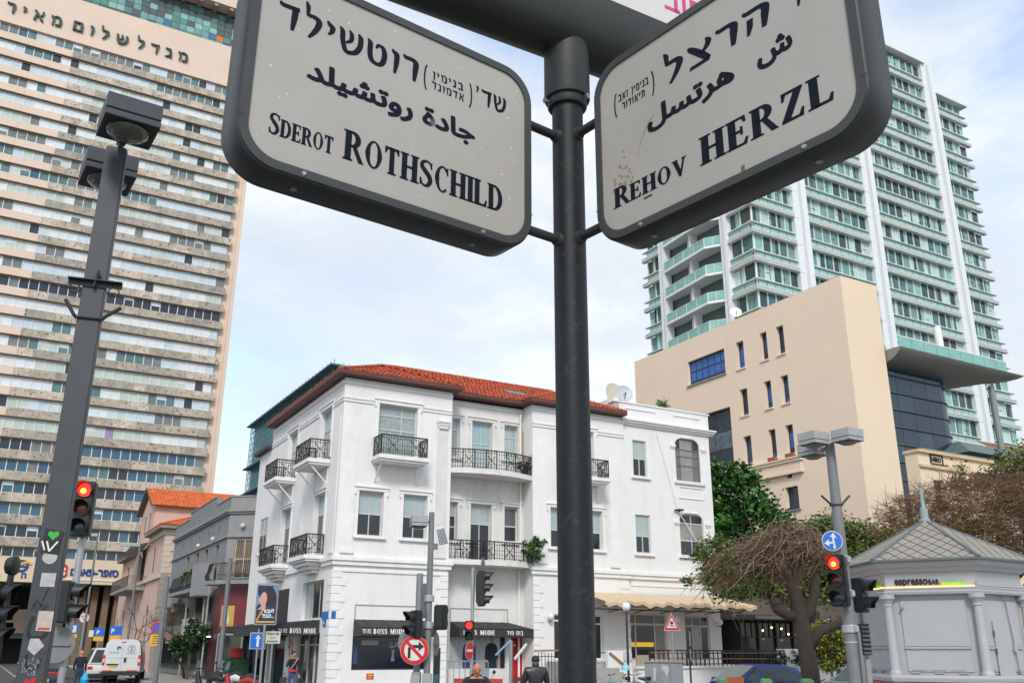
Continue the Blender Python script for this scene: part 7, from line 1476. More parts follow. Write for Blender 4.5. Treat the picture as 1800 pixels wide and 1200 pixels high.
# the front face is the one with outward normal closest to kn
front = max(faces, key=lambda f: f.n.dot(kn)); left_ = max(faces, key=lambda f: f.n.dot(Matrix.Rotation(radians(-60), 3, 'Z') @ kn)); right_ = max(faces, key=lambda f: f.n.dot(Matrix.Rotation(radians(60), 3, 'Z') @ kn))
text('espresso', .24, stk_b, kio, front(-.66, 3.18, .0), front.x, front.n, ext=.01, bold=.006, wd=.64, name='letters'); text('BAR', .15, stk_b, kio, front(.0, 3.175, .0), front.x, front.n, ext=.01, bold=.003, wd=.20, name='letters')
def grass(F_, x0, x1):
    b = MB(F_); n = 14
    for k in range(n): x = x0+(x1-x0)*k/n; h = .085+.05*abs(sin(k*2.3)); flat(b, F_, [(x, 3.15), (x+(x1-x0)/n, 3.15), (x+(x1-x0)/n*.6+.01*sin(k), 3.15+h)], .004, .004)
    b.obj('green_grass_logo', kgreen, kio); b = MB(F_); b.box(x0, x1, 3.145, 3.215, .001, .0075); b.obj('green_logo_band', kgreen, kio)
grass(front, .22, .66); text('kiosk', .12, M('logo_pale', (.5, .75, .2), r=.5), kio, front(.27, 3.165, .009), front.x, front.n, ext=.001, wd=.34, name='letters')
grass(left_, .42, .70); text('espressoBAR', .14, stk_b, kio, left_(-.35, 3.17, .0), left_.x, left_.n, ext=.01, bold=.003, wd=.74, name='letters')
for F_, a, c in ((front, -.86, .86), (left_, -.3, .86)): b = MB(F_); b.box(a, c, 3.125, 3.140, .03, .05); b.obj('light_strip', klit, kio)
b = MB(right_); b.box(-.84, .84, 3.13, 3.2, .0, .05); b.obj('shutter_box', kw, kio)
b = MB(right_); [b.box(*q, -.074, -.05) for q in ((-.36, -.34, 1.42, 2.45), (.16, .18, 1.42, 2.45), (-.34, .16, 2.43, 2.45))]; b.box(-.37, .19, 1.40, 2.44, -.06, -.045); b.obj('door', kw, kio, bevel=.003)
b = MB(right_); b.tube([right_(.05, 2.95, -.04), right_(.2, 2.85, -.04), right_(.33, 1.4, -.04)], .012, 6); b.obj('cable', galv, kio)
b = MB(right_); b.box(.22, .3, 1.85, 1.98, -.05, .0); b.obj('door_latch', M('latch', (.4, .4, .42), r=.4), kio)
for z in (1.8, 2.15): b = MB(right_); b.box(-.39, -.36, z, z+.12, -.05, -.035); b.obj('rusty_hinge', rust, kio)
b = MB(front); b.tube([front(-.58, 2.72, -.08), front(-.58, 2.72, .02)], .03, 8); b.obj('camera', galv, kio)
for F_ in (front, left_):
    for k in range(3): x = -.62+k*.44; b = MB(F_); b.box(x, x+.4, 1.05, 1.24, .03, .05); o = b.obj('menu_board', M('menu_pink', (.60, .10, .14), r=.4), kio); b = MB(F_); b.box(x+.03, x+.37, 1.07, 1.20, .051, .054); b.obj('menu_print', stk_w, o)
# ================================================================ dark restaurant beyond the terrace
rs = thing('dark_restaurant', 'dark framed glass restaurant pavilion behind the terrace right of the white building', 'restaurant', WO+SR*21.2+SD*(-.6), radians(29.1))
dgl = glassmat('restaurant_glass', (.010, .014, .013), r=.06, var=.5, scale=1); rfr = M('restaurant_frame', (.012, .014, .014), r=.5)
b = MB(); b.box(0, 11, 1.2, 3.6, -4, -.3); b.obj('wall', dark_in, rs)
pr = Pieces('pane', rs)
for i in range(9): pr.add(FRONT, .05+i*1.2, 1.2+i*1.2, 1.25, 2.5, -.28, -.25, dgl); pr.add(FRONT, .05+i*1.2, 1.2+i*1.2, 2.56, 3.2, -.28, -.25, dgl if i % 3 else M('restaurant_pale', (.06, .055, .045), r=.2))  # every third upper pane in a paler colour
pr.done()
b = MB(); [b.box(i*1.2-.03, i*1.2+.05, 1.2, 3.3, -.26, -.14) for i in range(10)]; [b.box(i*.4, i*.4+.02, 2.5, 3.25, -.24, -.2) for i in range(27)]; b.box(0, 11, 2.5, 2.55, -.25, -.15); b.obj('frame', rfr, rs)
b = MB(); b.box(-.2, 11.3, 3.35, 3.5, -4.2, 1.2); b.obj('canopy_roof', M('grey_awning_edge', (.10, .11, .11), r=.6), rs); b = MB(); b.box(-.2, 11.3, 3.51, 4.4, -4.2, -.4); b.obj('upper_wall', M('dull_brown', (.12, .10, .085), r=.9, streak=.4), rs)
sl_ = thing('string_lights', 'row of small warm bulbs hanging in front of the dark restaurant', 'string lights', WO+SR*21.2+SD*(-1.7)+Vector((0, 0, -.35)), radians(29.1))
bulb = M('warm_bulb', (1.0, .42, .16), emit=7, var=0)
pts = [(.3, 3.15), (.9, 3.3), (1.55, 3.25), (2.0, 3.0), (2.5, 2.98), (2.9, 2.8), (3.7, 2.95), (4.2, 2.75), (4.9, 2.4), (5.8, 2.3), (6.6, 2.35), (7.4, 3.0)]
b = MB(); b.tube([(x, 0, z+.04) for x, z in pts], .008, 5); b.obj('cable', black, sl_)
for x, z in pts: b = MB(); b.lathe([(.01, -.045), (.04, -.02), (.04, .02), (.01, .045)], (x, 0, z), 8); b.obj('bulb', bulb, sl_)
# ================================================================ vegetation
bark = M('bark', (.10, .075, .055), r=.95, var=.4, scale=5, bump=1, bscale=14); barkd = M('bark_grey', (.045, .033, .026), r=.95, var=.3, scale=6, bump=.8, bscale=14)
def leafm(name, c, var=.45):
    return M(name, c, r=.5, var=var, scale=1.6, spec=.3)
def crown(name, mats, parent, blobs, n, size, flatness=.6, seed=0, droop=0, hang=None):
    """leaf-sized faces scattered through clump volumes, denser near each clump surface"""
    rnd = random.Random(seed); b = MB(); tot = sum(bl[3]**2 for bl in blobs)
    for (cx, cy, cz, R_, *sq) in blobs:
        k = int(n*R_*R_/tot); sqz = sq[0] if sq else .8
        clumps = []
        for q in range(max(3, int(k/38))):
            u = rnd.uniform(-1, 1); t = rnd.uniform(0, 2*pi); s = sqrt(1-u*u); rr = R_*rnd.uniform(.55, 1.0)
            clumps.append((cx+rr*s*cos(t), cy+rr*s*sin(t), cz+rr*u*sqz, rnd.randrange(len(mats))))
        for q in range(k):
            c = rnd.choice(clumps); g = R_*.17
            p = Vector((c[0]+rnd.gauss(0, g), c[1]+rnd.gauss(0, g), c[2]+rnd.gauss(0, g*.75)))
            s = size*rnd.uniform(.6, 1.35); d = Vector((rnd.gauss(0, 1), rnd.gauss(0, 1), rnd.gauss(0, flatness)-droop)).normalized(); e = d.cross(Vector((rnd.gauss(0, 1), rnd.gauss(0, 1), rnd.gauss(0, 1)))).normalized()
            b.mi = c[3] if rnd.random() < .7 else rnd.randrange(len(mats))
            b.add([p, p+d*s*.5+e*s*.26, p+d*s, p+d*s*.5-e*s*.26], [(0, 1, 2, 3)])
    o = b.obj(name, mats, parent, recalc=False); return o
def limb(b, p, d, L_, r, depth, rnd, spread=.6, droop=0, ends=None, n=6):
    pts = [Vector(p)]; d = Vector(d).normalized()
    for k in range(4): d = (d+Vector((rnd.gauss(0, .13), rnd.gauss(0, .13), rnd.gauss(0, .1)-droop))).normalized(); pts.append(pts[-1]+d*L_/4)
    b.tube(pts, [r*(1-.13*k) for k in range(5)], n, cap=False)
    if ends is not None: ends.append(pts[-1])
    if depth > 0:
        for k in range(rnd.choice([2, 3])): limb(b, pts[rnd.choice([3, 4])], d+Vector((rnd.gauss(0, spread), rnd.gauss(0, spread), rnd.gauss(0, spread*.6))), L_*.68, r*.55, depth-1, rnd, spread, droop, ends, max(4, n-1))
g1 = [leafm('leaf_deep', (.018, .075, .012)), leafm('leaf_mid', (.04, .14, .02)), leafm('leaf_bright', (.075, .22, .03)), leafm('leaf_darkest', (.010, .040, .010))]  # last green is the darkest, mixed in at random
t = thing('broadleaf_tree', 'big glossy dark green tree filling the gap between white and tan buildings', 'tree', (13.4, 53, 0)); rnd = random.Random(1)
b = MB(); limb(b, (0, 0, 0), (0, 0, 1), 4.2, .3, 3, rnd, .45, 0, None, 8); b.obj('trunk', bark, t, smooth=True)
crown('crown', g1, t, [(-.6, 0, 10.2, 2.1), (-1.4, .3, 8.2, 2.2), (.9, 0, 8.6, 2.0), (-.6, .2, 6.0, 2.3), (1.4, .2, 6.9, 1.7), (-2.0, 0, 11.3, 1.2), (.2, .3, 4.4, 2.0), (.1, 0, 11.6, 1.0)], 15000, .34, seed=2)
g2 = [leafm('feather_green', (.07, .15, .022)), leafm('feather_olive', (.13, .17, .03)), leafm('feather_dark', (.03, .07, .018)), leafm('feather_yellow', (.16, .17, .04))]
t = thing('feathery_tree', 'spreading feathery olive green tree behind the bare weeping tree', 'tree', (12.6, 40, 0)); rnd = random.Random(4)
b = MB(); limb(b, (0, 0, 0), (0, 0, 1), 3.5, .2, 3, rnd, .8, -.02, None, 7); b.obj('trunk', bark, t, smooth=True)
crown('crown', g2, t, [(-.7, 0, 6.1, 1.5, .6), (1.1, 0, 6.7, 1.35, .6), (2.7, .2, 6.2, 1.5, .6), (1.8, 0, 5.4, 1.6, .6), (.2, .2, 4.6, 1.5, .6), (-2.4, 0, 5.2, 1.5, .6), (3.8, .2, 5.4, 1.1, .6), (-3.0, .3, 4.6, 1.2, .6), (-1.0, 0, 4.6, 1.4, .6), (-3.4, .6, 5.8, 1.2, .7), (2.0, .3, 4.7, 1.5, .6)], 42000, .16, flatness=.35, seed=5)
# weeping bare tree
t = thing('weeping_tree', 'leafless weeping tree with thick dark trunk and a mop of hanging brown twigs', 'tree', (7.75, 25, 0)); rnd = random.Random(9)
b = MB(); b.tube([(.02, 0, 0), (.0, 0, .9), (-.05, 0, 1.8), (-.12, 0, 2.6), (-.22, .0, 3.3), (-.45, 0, 3.85)], [.27, .235, .22, .225, .17, .12], 12)
b.tube([(-.12, 0, 2.5), (.12, 0, 2.85), (.3, -.05, 3.3), (.35, 0, 3.9)], [.2, .15, .13, .09], 10); b.tube([(.02, 0, 1.95), (.35, .05, 2.35), (.9, .1, 2.55), (1.5, .2, 2.9)], [.17, .14, .11, .06], 10); b.tube([(-.1, 0, 2.7), (-.5, -.05, 2.75), (-.75, -.1, 2.9), (-.8, -.1, 3.12)], [.15, .14, .15, .1], 10); b.tube([(-.3, 0, 3.5), (-.7, 0, 3.9), (-1.1, .1, 4.2)], [.1, .08, .05], 8)
b.lathe([(.01, -.14), (.13, -.08), (.17, 0), (.13, .1), (.01, .14)], (-.78, -.1, 3.05), 10); b.obj('trunk', barkd, t, smooth=True)
twm = [M('twig_brown', (.155, .095, .06), r=.9, var=.3, scale=8), M('twig_pale', (.26, .18, .12), r=.9, var=.2), M('twig_dark', (.07, .045, .032), r=.9)]
b = MB()
hubs = [(-.3, 0, 4.9), (-.1, .2, 4.85), (.35, 0, 4.65), (-.75, -.1, 4.6), (-1.15, .1, 4.35), (-.5, .3, 4.5), (.0, -.3, 4.5), (-1.5, .1, 4.05), (-.9, -.2, 4.1), (.7, .1, 4.3)]
for h in hubs: b.mi = 2; b.tube([(-.25, 0, 3.4), ((h[0]-.25)*.6, h[1]*.5, 3.4+(h[2]-3.4)*.7), h], [.07, .05, .03], 6, cap=False)
for k in range(1150):
    hx, hy, hz = rnd.choice(hubs); th = rnd.gauss(pi, 1.0) if hx < -.2 and rnd.random() < .62 else rnd.uniform(0, 2*pi)
    d = Vector((cos(th), sin(th)*.8, 0)); L_ = abs(rnd.gauss(.72, .38))*(1.1 if d.x < -.2 else .7)+.12; el = rnd.uniform(-.1, .55); dr = rnd.uniform(.35, 1.0); ph = rnd.uniform(0, 6.3); wv = rnd.uniform(.02, .11); p = Vector((hx+rnd.gauss(0, .16), hy+rnd.gauss(0, .16), hz+rnd.gauss(0, .12)))
    pts = [p+d*L_*s+Vector((wv*sin(s*7+ph), wv*cos(s*6+ph), el*L_*s*(1.2-s)-dr*s*s*L_*.6+wv*sin(s*9+ph))) for s in (0, .17, .34, .5, .67, .84, 1)]
    r_ = rnd.choice([.006, .008, .012, .017]); b.mi = rnd.choice([0, 0, 1, 1, 2]); b.tube(pts, [r_*(1-.12*q) for q in range(7)], 4, cap=False)
for k in range(90):
    x = rnd.uniform(-2.6, .6); z = rnd.uniform(3.4, 4.1); ph = rnd.uniform(0, 6); b.mi = rnd.choice([0, 1]); L_ = rnd.uniform(.5, 1.1); b.tube([Vector((x+.16*sin(ph+s*3), rnd.gauss(0, .03), z-L_*s)) for s in (0, .25, .5, .75, 1)], [.006, .005, .004, .003, .002], 4, cap=False)
for k in range(60):
    z0_ = rnd.uniform(3.6, 4.3); b.mi = 0; L_ = rnd.uniform(.5, 1.2); ph = rnd.uniform(0, 6); b.tube([Vector((-1.9-L_*s, rnd.gauss(0, .02), z0_-.5*s*s*L_+.07*sin(ph+4*s))) for s in (0, .25, .5, .75, 1)], [.006, .005, .004, .003, .002], 4, cap=False)
stuff(b.obj('twigs', twm, t, recalc=False))
crown('leaves', g2[:3], t, [(-2.1, 0, 4.1, .6, .7), (-2.7, .1, 3.7, .5, .6), (.6, .3, 4.7, .5, .6), (-1.5, .3, 3.6, .6, .7), (.9, .2, 4.0, .5, .7)], 1500, .11, flatness=.3, seed=6)
# tangled tree at the right
t = thing('tangled_tree', 'wide tangled leafless tree with reddish brown twigs behind the kiosk roof', 'tree', (19.0, 36.5, 0)); rnd = random.Random(12)
b = MB(); ends = []
b.tube([(.0, 0, 0), (0, 0, 2), (.1, 0, 4)], [.35, .3, .26], 10)
for k in range(12): a = k*2*pi/12+rnd.uniform(-.2, .2); limb(b, (.1, 0, 4.0+rnd.uniform(-.5, .8)), (cos(a), sin(a)*.6, .7), 1.15, .12, 3, rnd, .5, .03, ends, 6)
b.obj('trunk', barkd, t, smooth=True)
twr = [M('twig_red', (.16, .06, .04), r=.9, var=.3, scale=8), twm[2], M('twig_rust', (.24, .13, .07), r=.9), M('twig_olive', (.13, .115, .045), r=.9)]
b = MB(); rnd = random.Random(13)
for k in range(8000):
    a = rnd.uniform(0, 2*pi); rr = sqrt(rnd.uniform(0, 1)); x = rr*cos(a)*4.6; y = rr*sin(a)*2.2; zt = 6.9+1.7*(1-abs(x/5.0)**1.8)+(.1*x if x > 0 else .0); z = rnd.uniform(5.0, zt)-rnd.random()*.2
    c = Vector((x, y, z)); d = Vector((rnd.gauss(0, 1), rnd.gauss(0, .7), rnd.gauss(.1, .55))).normalized(); L_ = rnd.uniform(.35, 1.0); e = Vector((rnd.gauss(0, .2), rnd.gauss(0, .2), rnd.gauss(-.1, .2)))
    r_ = rnd.choice([.007, .010, .014]); b.mi = rnd.choice([0, 0, 1, 2, 1, 3]); b.tube([c, c+d*L_*.5+e*.3, c+d*L_+e], [r_, r_*.8, r_*.3], 3, cap=False)
stuff(b.obj('twigs', twr, t, recalc=False))
crown('leaves', [leafm('autumn_olive', (.17, .15, .03)), leafm('autumn_yellow', (.30, .27, .04)), leafm('autumn_rust', (.20, .085, .03)), g2[0]], t, [(-1, 0, 6.9, 1.4, .6), (1.2, 0, 7.7, 1.4, .5), (3, 0, 7.8, 1.4, .5), (-3, 0, 6.2, 1.2, .6), (0, 0, 6.0, 1.5, .6), (2.5, 0, 6.5, 1.5, .6), (-4.2, 0, 5.9, .9, .6)], 5200, .14, flatness=.4, seed=14)
t = thing('olive_bush_tree', 'olive leaved tree top at the right edge beside the tiled house', 'tree', (24.5, 44, 0)); rnd = random.Random(15)
b = MB(); b.tube([(0, 0, 0), (.1, 0, 5), (0, 0, 8.6)], [.25, .2, .12], 8); limb(b, (0, 0, 8.2), (0, 0, 1), 1.3, .1, 2, rnd); b.obj('trunk', bark, t, smooth=True); crown('crown', g2+[MATS['autumn_olive']], t, [(-.8, 0, 10.0, 1.2), (.8, 0, 10.6, 1.4), (-2.4, 0, 9.8, 1.0), (2, 0, 10, 1.3), (0, 0, 9, 1.6)], 5000, .2, seed=16)
# small trees, shrubs, balcony plants
t = thing('pavement_tree', 'small dark green tree on the pavement before the grey house', 'tree', (-19.2, 57.5, .13)); rnd = random.Random(18)
b = MB(); b.tube([(0, 0, 0), (.05, 0, .8), (0, 0, 1.6)], [.09, .07, .05], 8); limb(b, (0, 0, 1.2), (0, 0, 1), 1.2, .05, 2, rnd); b.obj('trunk', bark, t); crown('crown', [g1[0], g1[3], leafm('leaf_grey', (.04, .07, .03))], t, [(0, 0, 2.1, .9), (-.5, 0, 1.7, .7), (.5, 0, 2.6, .6), (-.1, 0, 3.1, .45)], 3000, .17, seed=19)
for (x, y, s, lab) in ((-24.3, 62, 7, 'thin leafless street tree behind the white van'), (-20.2, 60, 5, 'thin leafless street tree left of the lamp pole by the pink house')):
    t = thing('bare_tree', lab, 'tree', (x, y, .1)); rnd = random.Random(s); b = MB(); limb(b, (0, 0, 0), (0, 0, 1), 2.2, .08, 4, rnd, .55, 0, None, 6); b.obj('trunk', barkd, t)
t = thing('yellow_shrub', 'yellow green shrub growing between the tree trunk and the right lamp post', 'shrub', (11.2, 34, 0)); b = MB(); rnd = random.Random(22); limb(b, (0, 0, 0), (0, 0, 1), 1.6, .08, 2, rnd); b.obj('trunk', bark, t); crown('crown', [leafm('shrub_yellow', (.32, .28, .04)), leafm('shrub_lime', (.18, .20, .03)), g2[2]], t, [(0, 0, 2.45, .55), (.3, 0, 2.0, .5), (.1, 0, 1.5, .5), (-.2, 0, 2.1, .45)], 2600, .13, seed=23)
t = thing('terrace_hedge', 'dark green hedge plants between the terrace railing and the restaurant', 'hedge', WO+SR*21+SD*(-2.6), radians(29.1)); b = MB(); [b.lathe([(.02, 1.1), (.02, 1.5)], (i*1.0, 0, 0), 5) for i in range(8)]; stuff(b.obj('stem', bark, t)); crown('foliage', [g1[0], g1[3], g2[2]], t, [(.5+i*1.0, 0, 1.5, .42) for i in range(8)], 2600, .12, seed=24)
def lowp(label, loc, blobs, n, size, mats, seed, group=None):
    t = thing('potted_plant', label, 'plant', loc, 0, group); b = MB(); b.lathe([(.13, 0), (.18, .3)], n=12); b.obj('pot', M('pot_dark', (.03, .03, .03), r=.6), t); rnd = random.Random(seed); b = MB()
    for k in range(14): a = rnd.uniform(0, 6.3); b.tube([(0, 0, .25), (cos(a)*.15, sin(a)*.15, .6), (cos(a)*.4, sin(a)*.4, 1.0)], [.012, .009, .004], 4, cap=False)
    b.obj('stem', bark, t, recalc=False); crown('foliage', mats, t, blobs, n, size, seed=seed); return t
lowp('leafy plant spilling over the right end of the lower curved balcony', wl(9.15, -.15, 5.6), [(0, 0, .6, .42), (.45, -.2, .95, .34), (.2, -.1, .3, .35)], 1500, .12, [g2[0], g1[1], g2[2], leafm('plant_pale', (.16, .22, .06))], 31, 'plants on the white building balconies')
lowp('small green plant at the right end of the upper curved balcony', wl(9.1, .25, 9.6), [(0, 0, .45, .3)], 420, .1, [g1[0], g1[3]], 32, 'plants on the white building balconies')
for (x, z, s_) in ((-5.6, 5.55, 41), (-8.6, 5.55, 42)):
    q = P(-.5, 20.3-x, z); lowp('potted green plant on the '+('nearer' if x > -7 else 'farther')+' bowed balcony of the grey house', q, [(0, 0, .9, .45)], 500, .2, [g1[1], g2[0]], s_, 'plants on the grey house balconies')
q = wl(17.7, .5, 13.6); lowp('small spiky plant on the parapet of the white annex roof', q, [(0, 0, .5, .22)], 120, .3, [leafm('agave', (.10, .16, .08))], 45)
# cafe set on the lower balcony
cs = thing('cafe_table', 'round black cafe table on the lower curved balcony', 'table', wl(6.35, .2, 5.6)); b = MB(); b.lathe([(.3, .70), (.3, .73)], n=18); b.obj('tabletop', iron, cs); b = MB(); [b.bar((0, 0, .7), (.22*cos(a), .22*sin(a), 0), .02) for a in (0, 2.1, 4.2)]; b.obj('base', iron, cs)
for (u_, lab) in ((5.75, 'black cafe chair left of the round balcony table'), (6.95, 'black cafe chair right of the round balcony table')):
    cs = thing('cafe_chair', lab, 'chair', wl(u_, .2, 5.6), 0, 'cafe chairs on the balcony'); b = MB(); b.lathe([(.2, .44), (.2, .46)], n=14); b.obj('seat', iron, cs); b = MB(); b.tube([(.18*cos(a), .18, .46+.42*sin(a)) for a in [i*pi/8 for i in range(9)]], .012, 5); b.tube([(0, .18, .46), (0, .18, .88)], .01, 5); b.obj('backrest', iron, cs)
    for sx in (-1, 1):
        for sy in (-1, 1): b = MB(); b.bar((sx*.14, sy*.14, .45), (sx*.19, sy*.19, 0), .02); b.obj('leg', iron, cs)

# ================================================================ vehicles
tyre = M('tyre', (.015, .015, .015), r=.85); rimm = M('wheel_rim', (.35, .35, .36), r=.35, metal=.8); carg = glassmat('car_glass', (.03, .045, .045), r=.04, var=.5, scale=2); tail = M('tail_lamp', (.45, .01, .01), r=.2, emit=.25, coat=.5); brake = M('brake_lit', (1, .03, .03), emit=2.0, var=0); headl = M('head_lamp', (.6, .62, .62), r=.1, coat=1); plm = M('plate_yellow', (.65, .38, .02), r=.5); plk = M('bumper_black', (.02, .022, .024), r=.6)
def wheel(root, x, y, r=.31, w=.2):
    b = MB(); b.lathe([(r*.62, x-w/2), (r*.93, x-w/2), (r, x-w/2+.03), (r, x+w/2-.03), (r*.93, x+w/2), (r*.62, x+w/2)], (0, y, r), 22, 'x'); o = b.obj('wheel', tyre, root, smooth=40)
    b = MB(); b.lathe([(.03, x+(w/2+.004)*(1 if x > 0 else -1)), (r*.6, x+(w/2-.01)*(1 if x > 0 else -1))], (0, y, r), 16, 'x'); b.obj('rim', rimm, o)
def car(label, loc, rz, paint, L_=4.3, W_=1.74, H_=1.45, kind='hatch', group='cars in the side street', lit=False, plate_txt=True):
    """front towards +y"""
    root = thing('parked_car', label, 'car', loc, rz, group); hl = L_/2; hw = W_/2; bz = .20
    prof = {'hatch': [(-hl, .35), (-hl-.02, .62), (-hl+.04, .92), (-hl+.12, .98), (hl*.42, .98), (hl*.6, .93), (hl*.93, .78), (hl, .62), (hl, .35)], 'coupe': [(-hl, .35), (-hl-.02, .6), (-hl+.03, .92), (-hl+.5, .98), (hl*.38, .93), (hl*.62, .86), (hl*.93, .70), (hl, .56), (hl, .32)]}['coupe' if kind == 'coupe' else 'hatch']
    b = MB(); n = len(prof); ins = [.10, .03, .0, .05, .04, .04, .10, .14, .14]
    rows_ = []
    for sx in (-1, 1):
        rows_.append([(sx*(hw-ins[i]), y, z) for i, (y, z) in enumerate(prof)]+[(sx*(hw-.05), y, bz) for y, z in ((hl-.1, 0), (-hl+.1, 0))])
    m = n+2; vs = rows_[0]+rows_[1]
    mid = [(sx*hw, y, z) for sx in (-1, 1) for y, z in ()]
    b.add(vs, [tuple(range(m)), tuple(range(2*m-1, m-1, -1))]+[(i, (i+1) % m, (i+1) % m+m, i+m) for i in range(m)]); b.obj('body', paint, root, bevel=.05, smooth=35)
    if kind == 'hatch': ca = [(-hl+.10, .96), (-hl+.34, H_-.06), (-hl+.6, H_), (hl*.0, H_), (hl*.12, H_-.03), (hl*.46, .97)]
    elif kind == 'suv': ca = [(-hl+.05, .96), (-hl+.18, H_-.06), (-hl+.4, H_), (hl*.1, H_), (hl*.2, H_-.04), (hl*.5, .97)]
    else: ca = [(-hl+.35, .95), (-hl+.95, H_-.10), (-hl+1.35, H_-.01), (-.15, H_), (.1, H_-.03), (hl*.47, .92)]
    tw_ = lambda z: hw-.06-(z-.95)*.36
    b = MB(); k = len(ca); vs = [(-tw_(z), y, z) for y, z in ca]+[(tw_(z), y, z) for y, z in ca]
    b.add(vs, [tuple(range(k)), tuple(range(2*k-1, k-1, -1))]+[(i, (i+1) % k, (i+1) % k+k, i+k) for i in range(k)]); b.obj('cabin', paint, root, bevel=.04, smooth=35)
    def gq(pts, nm, off=.008):
        b = MB(); P_ = [Vector(p) for p in pts]; nr = (P_[1]-P_[0]).cross(P_[2]-P_[0]).normalized()*off
        c = sum(P_, Vector())/len(P_)
        if nr.dot(c-Vector((0, 0, 1.1))) < 0: nr = -nr
        b.add([p+nr for p in P_]+[p-nr for p in P_], [tuple(range(len(P_)))]+[(i, (i+1) % len(P_), (i+1) % len(P_)+len(P_), i+len(P_)) for i in range(len(P_))]); return b.obj(nm, carg, root)
    lerp = lambda a, c, t: (a[0]+(c[0]-a[0])*t, a[1]+(c[1]-a[1])*t)
    A_, B_ = ca[0], ca[1]; p, q = lerp(A_, B_, .12), lerp(A_, B_, .95); gq([(-tw_(p[1])+.1, p[0], p[1]), (tw_(p[1])-.1, p[0], p[1]), (tw_(q[1])-.1, q[0], q[1]), (-tw_(q[1])+.1, q[0], q[1])], 'rear_window', .02)
    A_, B_ = ca[-1], ca[-2]; p, q = lerp(A_, B_, .08), lerp(A_, B_, .95); gq([(-tw_(p[1])+.08, p[0], p[1]), (tw_(p[1])-.08, p[0], p[1]), (tw_(q[1])-.08, q[0], q[1]), (-tw_(q[1])+.08, q[0], q[1])], 'windscreen', .02)
    for sx in (-1, 1):
        z0, z1 = 1.0, H_-.1; y0 = ca[0][0]+.3; yt = ca[1][0]+.25; yf = ca[-1][0]-.28; yft = ca[-2][0]-.1; ym = .05*hl
        for (a, c, d, e) in ((y0, ym-.05, ym-.05, yt), (ym+.05, yf, yft, ym+.05)): gq([(sx*(tw_(z0)+.002), a, z0), (sx*(tw_(z0)+.002), c, z0), (sx*(tw_(z1)+.002), d, z1), (sx*(tw_(z1)+.002), e, z1)], 'side_window', .006)
        b = MB(); b.xyz(min(sx*(hw-.34), sx*(hw-.06)), max(sx*(hw-.34), sx*(hw-.06)), -hl-.035, -hl+.1, .68, .86); b.obj('tail_lamp', brake if lit else tail, root, bevel=.02)
        b = MB(); b.xyz(min(sx*(hw-.42), sx*(hw-.12)), max(sx*(hw-.42), sx*(hw-.12)), hl*.9, hl+.01, .58, .70); b.obj('headlight', headl, root, bevel=.03)
        b = MB(); b.xyz(min(sx*(hw-.02), sx*(hw+.15)), max(sx*(hw-.02), sx*(hw+.15)), hl*.30, hl*.36, .97, 1.08); b.obj('wing_mirror', paint, root, bevel=.02)
        wheel(root, sx*(hw-.12), -hl*.60); wheel(root, sx*(hw-.12), hl*.62)
    b = MB(); b.xyz(-.26, .26, -hl-.036, -hl-.02, .48, .60); b.obj('number_plate', plm, root)
    b = MB(); b.xyz(-hw+.12, hw-.12, -hl-.05, -hl+.1, .24, .46); b.obj('bumper', plk if kind != 'coupe' else paint, root, bevel=.03)
    return root
silver = M('paint_silver', (.34, .37, .38), r=.28, metal=.4, var=.04, coat=.6); navyp = M('paint_navy', (.02, .028, .07), r=.25, var=.05, coat=.8); bluep_ = M('paint_blue', (.010, .032, .20), r=.35, var=.05, coat=.25); whitep = M('paint_white', (.62, .63, .63), r=.3, var=.04, coat=.6); ltb = M('paint_blue_grey', (.12, .17, .22), r=.3, var=.05, coat=.6); greyc = M('paint_grey', (.12, .12, .12), r=.3, var=.05, coat=.6)
SRZ = radians(29.1)
car('dark blue coupe seen from behind with wide red tail strip, lowest left', (-21.0, 43.5, 0), SRZ-radians(3), navyp, 4.1, 1.76, 1.36, 'coupe')
b_ = [c for c in bpy.data.objects if c.name.startswith('parked_car')][-1]
b = MB(); b.xyz(-.62, .62, -2.09, -2.0, .80, .87); b.obj('tail_strip', tail, b_); b = MB(); b.xyz(-.6, .6, -2.0, -1.9, .92, .99); b.obj('spoiler_glass', carg, b_)
car('silver car with red tail lamp beside the white off-road car', (-29.6, 62, 0), SRZ, silver, 4.2, 1.72, 1.75, 'hatch')
car('white off-road car with dark rear window behind the man with the bag', (-24.9, 58.5, 0), SRZ, whitep, 4.4, 1.85, 1.88, 'suv')
car('blue grey hatchback at the far left edge with red tail lamp lit', (-29.6, 52.0, 0), SRZ+radians(6), ltb, 3.9, 1.68, 1.62, 'hatch', lit=True)
car('white car partly hidden behind the grey sign back, far left', (-27.7, 56.5, 0), SRZ, whitep, 4.2, 1.72, 1.45, 'hatch')
car('dark parked car between the silver car and the passage', (-36, 74, 0), SRZ, greyc, 4.3, 1.74, 1.5, 'hatch')
car('bright blue coupe parked in front of the terrace wall', (7.3, 29.6, 0), radians(106), bluep_, 4.3, 1.76, 1.47, 'coupe', group='cars before the terrace')
car('silver hatchback parked right of the weeping tree trunk', (11.5, 31.0, 0), radians(120), silver, 4.0, 1.72, 1.50, 'hatch', group='cars before the terrace')
